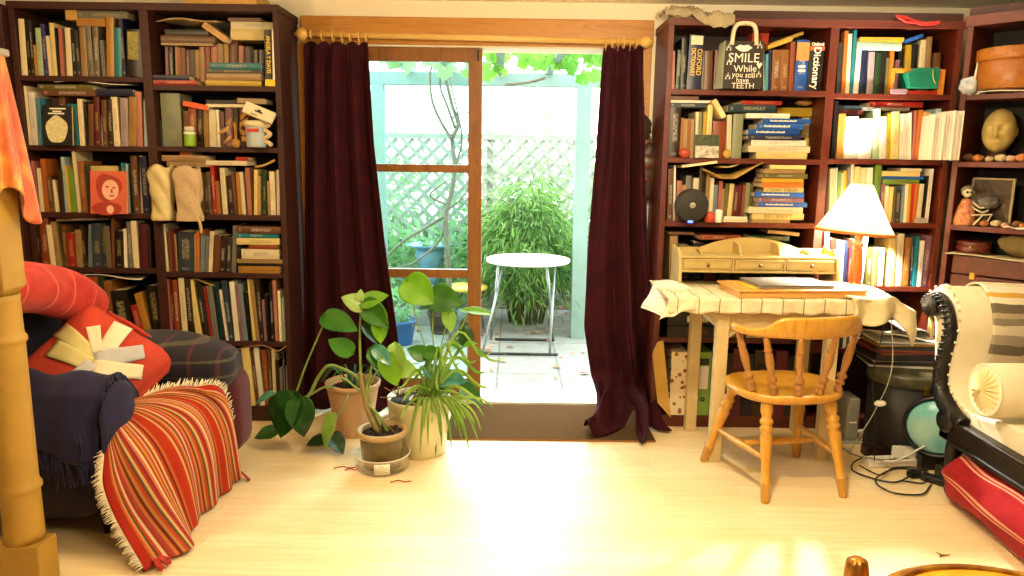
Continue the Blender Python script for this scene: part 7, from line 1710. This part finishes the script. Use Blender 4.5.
# ------------------------------------------------------------------ garden
t = NT('pale concrete paving with joints'); v = t.coord('Object'); br = t.new('ShaderNodeTexBrick'); t.link(v, br.inputs['Vector']); br.offset = .0
br.inputs['Scale'].default_value = 1; br.inputs['Brick Width'].default_value = .42; br.inputs['Row Height'].default_value = .42; br.inputs['Mortar Size'].default_value = .008; br.inputs['Mortar Smooth'].default_value = .4
br.inputs['Color1'].default_value = lin('84877f'); br.inputs['Color2'].default_value = lin('90938b'); br.inputs['Mortar'].default_value = lin('3e4238')
t.base(t.mix(.5, br.outputs[0], t.ramp(t.noise(v, 9, 5, .65), [(.3, '6a6e64'), (.7, '9a9d95')]), 'MIX')); t.set(rough=.85); t.bump(br.outputs[1], .4, .01)
g_ = MB().box(-3.5, 5, YB + .22, 7.0, -.12, -.02).build('patio_ground', t.m); struct(g_)
struct(MB().box(-6, 8, 7.0, 16, -.12, -.015).build('garden_ground', mat('dark leaf mould', '5a4c36', .95, .3, 6, .5)))
m = MB()
for k in range(420):
    x, y = RN.uniform(-1.8, 2.0), 4.6 + 3.4 * RN.random() ** .6; s = RN.uniform(.012, .04); a = RN.uniform(0, 6.28); z = -.016 + RN.uniform(0, .01)
    pts = [V((x + s * math.cos(a + q), y + s * math.sin(a + q) * (.6 if i % 2 else 1), z + .006 * (i % 2))) for i, q in enumerate((0, 1.3, 2.6, 3.9, 5.2))]
    ids = [m.add(p) for p in pts]; m.face(ids, k % 3)
o = m.build('fallen_leaves', [mat('dry brown leaf', '9a6a48', .8), mat('pale dead leaf', 'b89a70', .8), mat('reddish dead leaf', '8a4a3a', .8)]); tag(o, 'brown fallen leaves scattered over the patio slabs', 'leaves', kind='stuff')
def leafcloud(centres, n, m_, size, name, label, cat, kind=None, droop=0, long=2.2, seed=3, par=None, up=.3):
    r = random.Random(seed); m = MB()
    for k in range(n):
        c, rad = centres[r.randrange(len(centres))]; c = V(c)
        d = V((r.gauss(0, 1), r.gauss(0, 1), r.gauss(0, 1))).normalized(); q = r.random() ** .4
        p = c + V((d.x * rad[0], d.y * rad[1], d.z * rad[2])) * q
        t1 = (d + V((r.uniform(-.8, .8), r.uniform(-.8, .8), r.uniform(-.8, .8) - droop))).normalized(); s_ = t1.cross(V((r.uniform(-1, 1), r.uniform(-1, 1), r.uniform(-1, 1)))).normalized()
        L_ = size * r.uniform(.6, 1.3); w = L_ / long / 2
        ids = [m.add(p), m.add(p + t1 * L_ * .45 + s_ * w), m.add(p + t1 * L_ + V((0, 0, -.2 * L_ * droop))), m.add(p + t1 * L_ * .45 - s_ * w)]
        m.face(ids)
    o = m.build(name, m_, par)
    if par is None: tag(o, label, cat, kind=kind)
    return o
G1 = leafmat('bamboo leaf', '5c8a3c', '86b058', .45, .6, 3); G2 = leafmat('hedge leaf', '6f9a60', '9cc08a', .45, .6, 2); G3 = leafmat('vine leaf', '4f8a2c', '7fb84a', .5, .5, 3); G4 = leafmat('dark ivy leaf', '24482c', '3c6a40', .3, .6, 3)
def gx(px, Y, py=250): return at(px, py, Y)
# bamboo bush
YBm = 6.45; bc0 = at(527, 240, YBm); bb = thing('bamboo_bush', (bc0.x, YBm, -.02), 'rounded fountain bamboo bush behind the white garden table', 'bush')
ctr = []
for k in range(60):
    a = 2 * PI * k / 60 * 7.0; r = .50 * (k / 60) ** .5; ctr.append(((bc0.x + .9 * r * math.cos(a), YBm + r * math.sin(a), 1.0 - .62 * (r / .50) ** 2 + .10 * math.sin(k)), (.16, .16, .20)))
r = random.Random(5); m = MB()
for k in range(9000):
    c, rad = ctr[r.randrange(len(ctr))]; c = V(c); p = c + V((r.gauss(0, .09), r.gauss(0, .09), r.gauss(0, .12)))
    o_dir = V((p.x - bc0.x, p.y - YBm, 0)); o_dir = (o_dir.normalized() if o_dir.length > .01 else V((1, 0, 0))) * .7 + V((r.uniform(-.6, .6), r.uniform(-.6, .6), r.uniform(-.9, .25)))
    o_dir.normalize(); s_ = o_dir.cross(V((r.uniform(-1, 1), r.uniform(-1, 1), 1))).normalized(); L_ = r.uniform(.06, .13); w = L_ * .07
    ids = [m.add(p), m.add(p + o_dir * L_ * .4 + s_ * w), m.add(p + o_dir * L_ - V((0, 0, .02))), m.add(p + o_dir * L_ * .4 - s_ * w)]; m.face(ids, k % 3 == 0)
m.build('foliage', [G1, leafmat('bamboo leaf dark', '355c28', '4f7c38', .4, .6, 3)], bb)
m = MB()
for k in range(90):
    a = r.uniform(0, 6.28); q = .16 * r.random() ** .5; b0 = V((bc0.x + q * math.cos(a), YBm + q * math.sin(a), -.02)); e = V((bc0.x + 2.3 * q * math.cos(a), YBm + 2.3 * q * math.sin(a), r.uniform(.6, 1.1))); m.tube([b0, b0.lerp(e, .5) + V((0, 0, .06)), e], [.006, .005, .003], 4)
m.build('canes', mat('bamboo canes', '6a7434', .6), bb)
# lattice fence
YL_ = 7.15; zl0, zl1 = -.02, at(520, 140, YL_).z
lf = thing('lattice_fence', (.1, YL_, 0), 'weathered diagonal lattice fence panel behind the bamboo', 'fence')
m = MB(); x0, x1 = at(360, 200, YL_).x, at(640, 200, YL_).x; sp_w = .155; H_ = zl1 - zl0
wl = mat('weathered lattice wood', '858f80', .8, .2, 10)
def clipd(xa, s):
    a, b = V((xa, 0, zl0)), V((xa + s * H_, 0, zl1)); 
    def cut(a, b, X, keep_gt):
        ina, inb = (a.x > X) == keep_gt, (b.x > X) == keep_gt
        if ina and inb: return a, b
        if not ina and not inb: return None
        t_ = (X - a.x) / (b.x - a.x); c = a.lerp(b, t_); return (a, c) if ina else (c, b)
    r1 = cut(a, b, x0, True)
    r1 = cut(r1[0], r1[1], x1, False) if r1 else None
    return r1
k = -int(H_ / sp_w) - 1
while x0 + k * sp_w < x1 + H_ + .1:
    for s in (1, -1):
        q = clipd(x0 + k * sp_w, s)
        if q and (q[1] - q[0]).length > .05: m.beam(q[0] + V((0, YL_ + .006 * s, 0)), q[1] + V((0, YL_ + .006 * s, 0)), .008, .034, 0, (0, 1, 0)) if False else m.beam(q[0] + V((0, YL_ + .008 * s, 0)), q[1] + V((0, YL_ + .008 * s, 0)), .036, .01, 0, (0, -1, 0))
    k += 1
m.build('lattice_panel', wl, lf)
MB().box(x0, x1, YL_ - .02, YL_ + .02, zl1, zl1 + .05).build('top_rail', wl, lf)
for xx in (x0, (x0 + x1) / 2 - .1, x1): MB().box(xx - .035, xx + .035, YL_ - .0 + .02, YL_ + .09, -.02, zl1 + .08).build('fence_post', wl, lf)
# hedge greenery beyond
hc = [((x * .5, 8.4 + .3 * (x % 2), z), (.5, .4, .45)) for x in range(-7, 9) for z in (.35, 1.0)]
leafcloud(hc, 7000, G2, .12, 'hedge', 'pale green hedge growing beyond the lattice fence', 'hedge', long=1.8, seed=8)
leafcloud([((x * .45 + .2, 7.6, .25 + .12 * (x % 3)), (.3, .25, .3)) for x in range(-6, 8)], 2600, G4, .11, 'shrub_border', 'dark ivy and shrubs tangled along the foot of the lattice fence', 'shrubs', long=1.5, seed=9, kind='stuff')
leafcloud([((at(385, 290, 6.3).x + .3 * k, 6.5, .45), (.28, .2, .38)) for k in range(-2, 3)], 1500, G2, .09, 'bushy_shrub', 'leafy shrub behind the blue plant pot seen through the door glass', 'bush', long=1.7, seed=12)
leafcloud([((at(600, 290, 6.5).x + .35 * k, 6.6, .35 + .1 * k), (.25, .2, .32)) for k in range(0, 3)], 1200, G4, .1, 'side_shrub', 'dark green shrub growing beside the pale pergola post', 'bush', long=1.7, seed=15)
tree = thing('garden_tree', (.45, 9.3, 0), 'slender pale tree with sparse foliage far beyond the lattice fence', 'tree')
cl_ = [(tuple(at(px, py, 9.2)), (.45, .4, .35)) for px, py in ((548, 110), (530, 140), (560, 150), (545, 85), (575, 130), (512, 150), (560, 60))]
leafcloud(cl_, 700, leafmat('pale tree leaf', 'a8c898', 'c8e0b8', .5), .10, 'foliage', '', '', par=tree, seed=21)
MB().tube(smooth_path([V((at(548, 200, 9.2).x, 9.2, 0)), at(549, 180, 9.2), at(545, 120, 9.2), at(550, 70, 9.2)]), [.03] * 12 + [.018] * 7, 7).build('trunk', mat('pale tree bark', 'a09880', .9), tree)
for q in ((at(548, 140, 9.2), at(520, 105, 9.2)), (at(546, 118, 9.2), at(572, 95, 9.2)), (at(548, 150, 9.2), at(590, 135, 9.2))): MB().tube([q[0], q[1]], [.014, .006], 6).build('branch', mat('pale branch bark', 'a09880', .9), tree)
# pergola
YPg = 5.9; pm_ = mat('pale grey green painted timber', '78938c', .7, .12, 8)
pg = thing('pergola', (.2, YPg, 0), 'pale grey-green garden pergola with slanting rafters over the patio', 'pergola')
xa_, xb_ = at(379, 150, YPg).x, at(581, 150, YPg).x
zpb = at(480, 86, YPg).z; zpt = at(480, 73, YPg).z
for nm_, (a_, b_) in (('a', (374, 386)), ('b', (574, 588))):
    pa, pb_ = at(a_, 200, YPg).x, at(b_, 200, YPg).x; MB().box(pa, pb_, YPg - .05, YPg + .05, -.02, zpb).build('post', pm_, pg, bevel=.003)
MB().box(xa_ - .5, xb_ + .9, YPg - .04, YPg + .04, zpb, zpt).build('cross_beam', pm_, pg, bevel=.003)
for px_t, px_b in ((505, 500), (560, 548), (440, 452), (396, 410), (612, 598)):
    b_ = at(px_b, 76, YPg); MB().beam(V((b_.x, YPg + .2, zpt + .04)), V((b_.x + .02 + (px_t - px_b) * .002, 4.45, zpt + .04)), .055, .09).build('rafter', pm_, pg, bevel=.003)
# vine over the pergola
vn = thing('vine', (at(452, 200, 5.6).x, 5.65, 0), 'gnarled climbing vine with green leaves spreading over the pergola', 'vine')
vb = mat('grey vine bark', '6f6a5c', .9, .3, 20, .4)
YV = 5.62
for pts, r_ in (([(452, 345), (448, 260), (446, 215), (452, 190), (455, 165), (452, 140), (458, 125), (452, 105), (446, 80)], .022), ([(452, 140), (440, 120), (432, 100), (430, 75), (434, 62)], .013), ([(455, 128), (448, 108), (440, 85), (443, 62)], .012), ([(456, 165), (462, 140), (457, 110), (448, 72)], .010), ([(446, 215), (425, 228), (405, 240), (388, 255)], .014), ([(447, 205), (430, 195), (448, 180)], .010), ([(448, 210), (462, 198), (470, 185)], .010), ([(446, 215), (440, 240), (415, 262), (395, 268)], .012), ([(452, 118), (464, 112), (472, 114)], .006)):
    P_ = smooth_path([at(x, y, YV + .02 * (i % 2)) for i, (x, y) in enumerate(pts)], 5); MB().tube(P_, [lerp(r_, r_ * .55, i / (len(P_) - 1)) for i in range(len(P_))], 8).build('stem', vb, vn)
def vleaves(spots, n, size, seed, spread, par, name='foliage', m_=G3):
    r = random.Random(seed); m = MB()
    for k in range(n):
        x, y, Y = spots[r.randrange(len(spots))]; c = at(x + r.gauss(0, spread), y + r.gauss(0, spread * .5), Y + r.uniform(-.3, .3))
        nrm = V((r.uniform(-.6, .6), -.7, r.uniform(-.9, .2))).normalized(); u_ = nrm.cross(V((r.uniform(-1, 1), .2, r.uniform(-1, 1)))).normalized(); w_ = nrm.cross(u_); s = size * r.uniform(.5, 1.2)
        ids = [m.add(c + (u_ * math.cos(2 * PI * q / 10) + w_ * math.sin(2 * PI * q / 10)) * s * (1 if q % 2 else .72) * (.4 if q == 0 else 1)) for q in range(10)]; m.face(ids)
    return m.build(name, m_, par)
vleaves([(492, 52, 5.2), (488, 68, 5.3), (520, 50, 5.0), (535, 55, 5.0), (545, 60, 5.0), (528, 62, 5.1), (560, 52, 5.1), (575, 48, 5.0), (590, 52, 5.0), (600, 48, 5.0), (590, 78, 5.2), (600, 60, 5.0), (565, 62, 5.3)], 150, .05, 4, 8, vn)
vleaves([(400, 62, 5.4), (430, 66, 5.4), (450, 62, 5.4), (470, 66, 5.4)], 30, .06, 6, 9, vn, m_=G2)
MB().tube(smooth_path([at(505, 85, 5.6), at(530, 82, 5.6), at(545, 78, 5.5)]), [.012] * 13, 6).build('stem', vb, vn)
# white garden table
YT = 5.52; tcn = at(528, 262, YT); gt = thing('garden_table', (tcn.x, YT, -.02), 'round white topped folding garden table on the patio', 'table')
rT = 41.5 * 5.62 / F; zT = at(528, 258.5, YT).z
MB().lathe([(0, zT - .022), (rT - .005, zT - .022), (rT, zT - .016), (rT, zT - .002), (rT - .004, zT), (0, zT)], (tcn.x, YT, 0), 44).build('tabletop', mat('white table top', 'f2f2ee', .4, .03), gt)
wt_ = M['chrome']
for (xt, xb, dy) in ((505, 483, -.22), (556, 549, -.22)):
    a = at(xt, 262, YT); b = at(xb, 343, YT - .1); MB().tube([V((a.x, YT + .12, zT - .02)), V((b.x, YT - .22, -.008))], .010, 8).build('leg', wt_, gt)
    MB().tube([V((at(xt - 6 if xt < 520 else xt - 10, 262, YT).x, YT - .12, zT - .02)), V((b.x + .05, YT + .22, -.008))], .010, 8).build('leg', wt_, gt)
xl_, xr_ = at(482, 343, YT - .1).x, at(557, 346, YT - .1).x
MB().tube([V((xl_, YT - .22, -.008)), V((xr_, YT - .22, -.008))], .010, 8).build('foot_bar', M['black'], gt); MB().tube([V((xl_ + .09, YT + .22, -.008)), V((xr_ + .0, YT + .22, -.008))], .010, 8).build('foot_bar', M['black'], gt)
# garden chairs with yellow seats
def gchair(px, Y, py, label):
    c = at(px, py, Y); o = thing('garden_stool', (c.x, Y, -.02), label, 'stool'); 
    MB().lathe([(0, -.02), (.16, -.02), (.168, -.01), (.168, .006), (.16, .014), (0, .016)], (c.x, Y, c.z), 30).build('seat', mat('yellow seat vinyl', 'd8b64a', .5), o)
    for k in range(4):
        a = PI / 4 + k * PI / 2; MB().tube([V((c.x + .12 * math.cos(a), Y + .12 * math.sin(a), c.z - .02)), V((c.x + .19 * math.cos(a), Y + .19 * math.sin(a), -.015))], .009, 7).build('leg', M['chrome'], o)
    return o
gchair(467, 6.0, 287, 'garden stool with yellow round seat half hidden by the door stile')
gchair(598, 6.1, 287, 'garden stool with yellow round seat half hidden by the gathered curtain')
# urn and pots
uc = at(430, 262, 6.35); ur = thing('garden_urn', (uc.x, 6.35, 0), 'blue grey garden urn with a flared rim seen through the door glass', 'urn')
zu = at(428, 244, 6.35).z; zb_u = at(430, 275, 6.35).z
MB().lathe([(0, zu - .34), (.09, zu - .34), (.05, zu - .28), (.06, zu - .25), (.11, zu - .16), (.12, zu - .08), (.11, zu - .04), (.20, zu - .01), (.205, zu), (.19, zu + .0), (.11, zu - .05), (0, zu - .06)], (uc.x, 6.35, 0), 36).build('bowl', mat('blue grey glazed urn', '5f86a0', .5, .15, 6), ur)
MB().box(uc.x - .13, uc.x + .13, 6.22, 6.48, -.02, zu - .34).build('pedestal', mat('grey stone pedestal', '8a8c84', .9), ur, bevel=.005)
MB().lathe([(0, 0), (.10, .01)], (uc.x, 6.35, zu - .045), 20).build('soil', M['soil'], ur)
bp = atz(400, 341, 0); bpo = thing('plant_pot', (bp.x, bp.y, -.02), 'bright blue plastic plant pot on the patio seen through the door glass', 'pot')
MB().lathe([(0, -.019), (.09, -.019), (.095, -.01), (.125, .15), (.135, .152), (.137, .175), (.128, .176), (.118, .15), (0, .145)], (bp.x, bp.y, 0), 30).build('pot_body', mat('blue plastic pot', '2f5f9c', .4, .1), bpo)
leafcloud([((bp.x, bp.y, .27), (.14, .12, .12))], 160, G2, .07, 'foliage', '', '', par=bpo, seed=31)
gp2 = atz(437, 338, 0)
pp2 = thing('plant_pot', (gp2.x, gp2.y + .25, -.02), 'dark plant pot beside the blue pot on the patio', 'pot')
MB().lathe([(0, -.019), (.07, -.019), (.10, .14), (.108, .142), (.108, .16), (.095, .16), (0, .12)], (gp2.x, gp2.y + .25, 0), 26).build('pot_body', mat('dark terracotta pot', '4c3c34', .7, .1), pp2)
leafcloud([((gp2.x, gp2.y + .25, .24), (.13, .12, .1))], 140, G4, .07, 'foliage', '', '', par=pp2, seed=33)

# ------------------------------------------------------------------ lights and camera
w = bpy.data.worlds.new('overcast'); SC.world = w; w.use_nodes = True
bg = w.node_tree.nodes['Background']; bg.inputs[0].default_value = (.86, .97, 1.0, 1); bg.inputs[1].default_value = SKY
def area(name, loc, rot, size, en, colr, sy=None, spread=None):
    l = bpy.data.lights.new(name, 'AREA'); l.energy = en; l.color = colr; l.size = size
    if sy: l.shape = 'RECTANGLE'; l.size_y = sy
    if spread: l.spread = spread
    o = bpy.data.objects.new(name, l); COL.objects.link(o); o.location = loc; o.rotation_euler = rot; return o
def point(name, loc, en, colr, r=.06):
    l = bpy.data.lights.new(name, 'POINT'); l.energy = en; l.color = colr; l.shadow_soft_size = r
    o = bpy.data.objects.new(name, l); COL.objects.link(o); o.location = loc; return o
s_ = bpy.data.lights.new('sun', 'SUN'); s_.energy = SUN; s_.angle = .6; s_.color = (1, .98, .94); so = bpy.data.objects.new('sun', s_); COL.objects.link(so); so.rotation_euler = (math.radians(-52), 0, math.radians(-4))
# two ceiling lamps above the frame, then an added unseen fill light
point('ceiling_or_fill_light', (.6, 2.2, 1.95), CEIL, (1, .80, .50), .05)
point('ceiling_or_fill_light', (-2.0, 2.5, 2.08), WALLL, (1, .70, .36), .07)
point('ceiling_or_fill_light', (.1, 1.0, 1.66), MIDL, (1, .80, .50), .14)  # no real lamp: low fill light added to brighten the ceiling and room
cam = bpy.data.cameras.new('camera'); co = bpy.data.objects.new('camera', cam); COL.objects.link(co)
cam.sensor_width = 36; cam.lens = 36 * F / 1024; cam.clip_start = .05; cam.clip_end = 100
mtx = Matrix((RGT, UPV, -FWD)).transposed().to_4x4(); mtx.translation = EYE; co.matrix_world = mtx
SC.camera = co
SC.view_settings.view_transform = 'Standard'; SC.view_settings.look = 'None'; SC.view_settings.gamma = 1; SC.view_settings.exposure = EXPO; SC.view_settings.use_curve_mapping = False
SC.cycles.max_bounces = 8; SC.cycles.transparent_max_bounces = 12; SC.cycles.use_denoising = True; SC.cycles.sample_clamp_indirect = 4; SC.cycles.caustics_reflective = False; SC.cycles.caustics_refractive = False
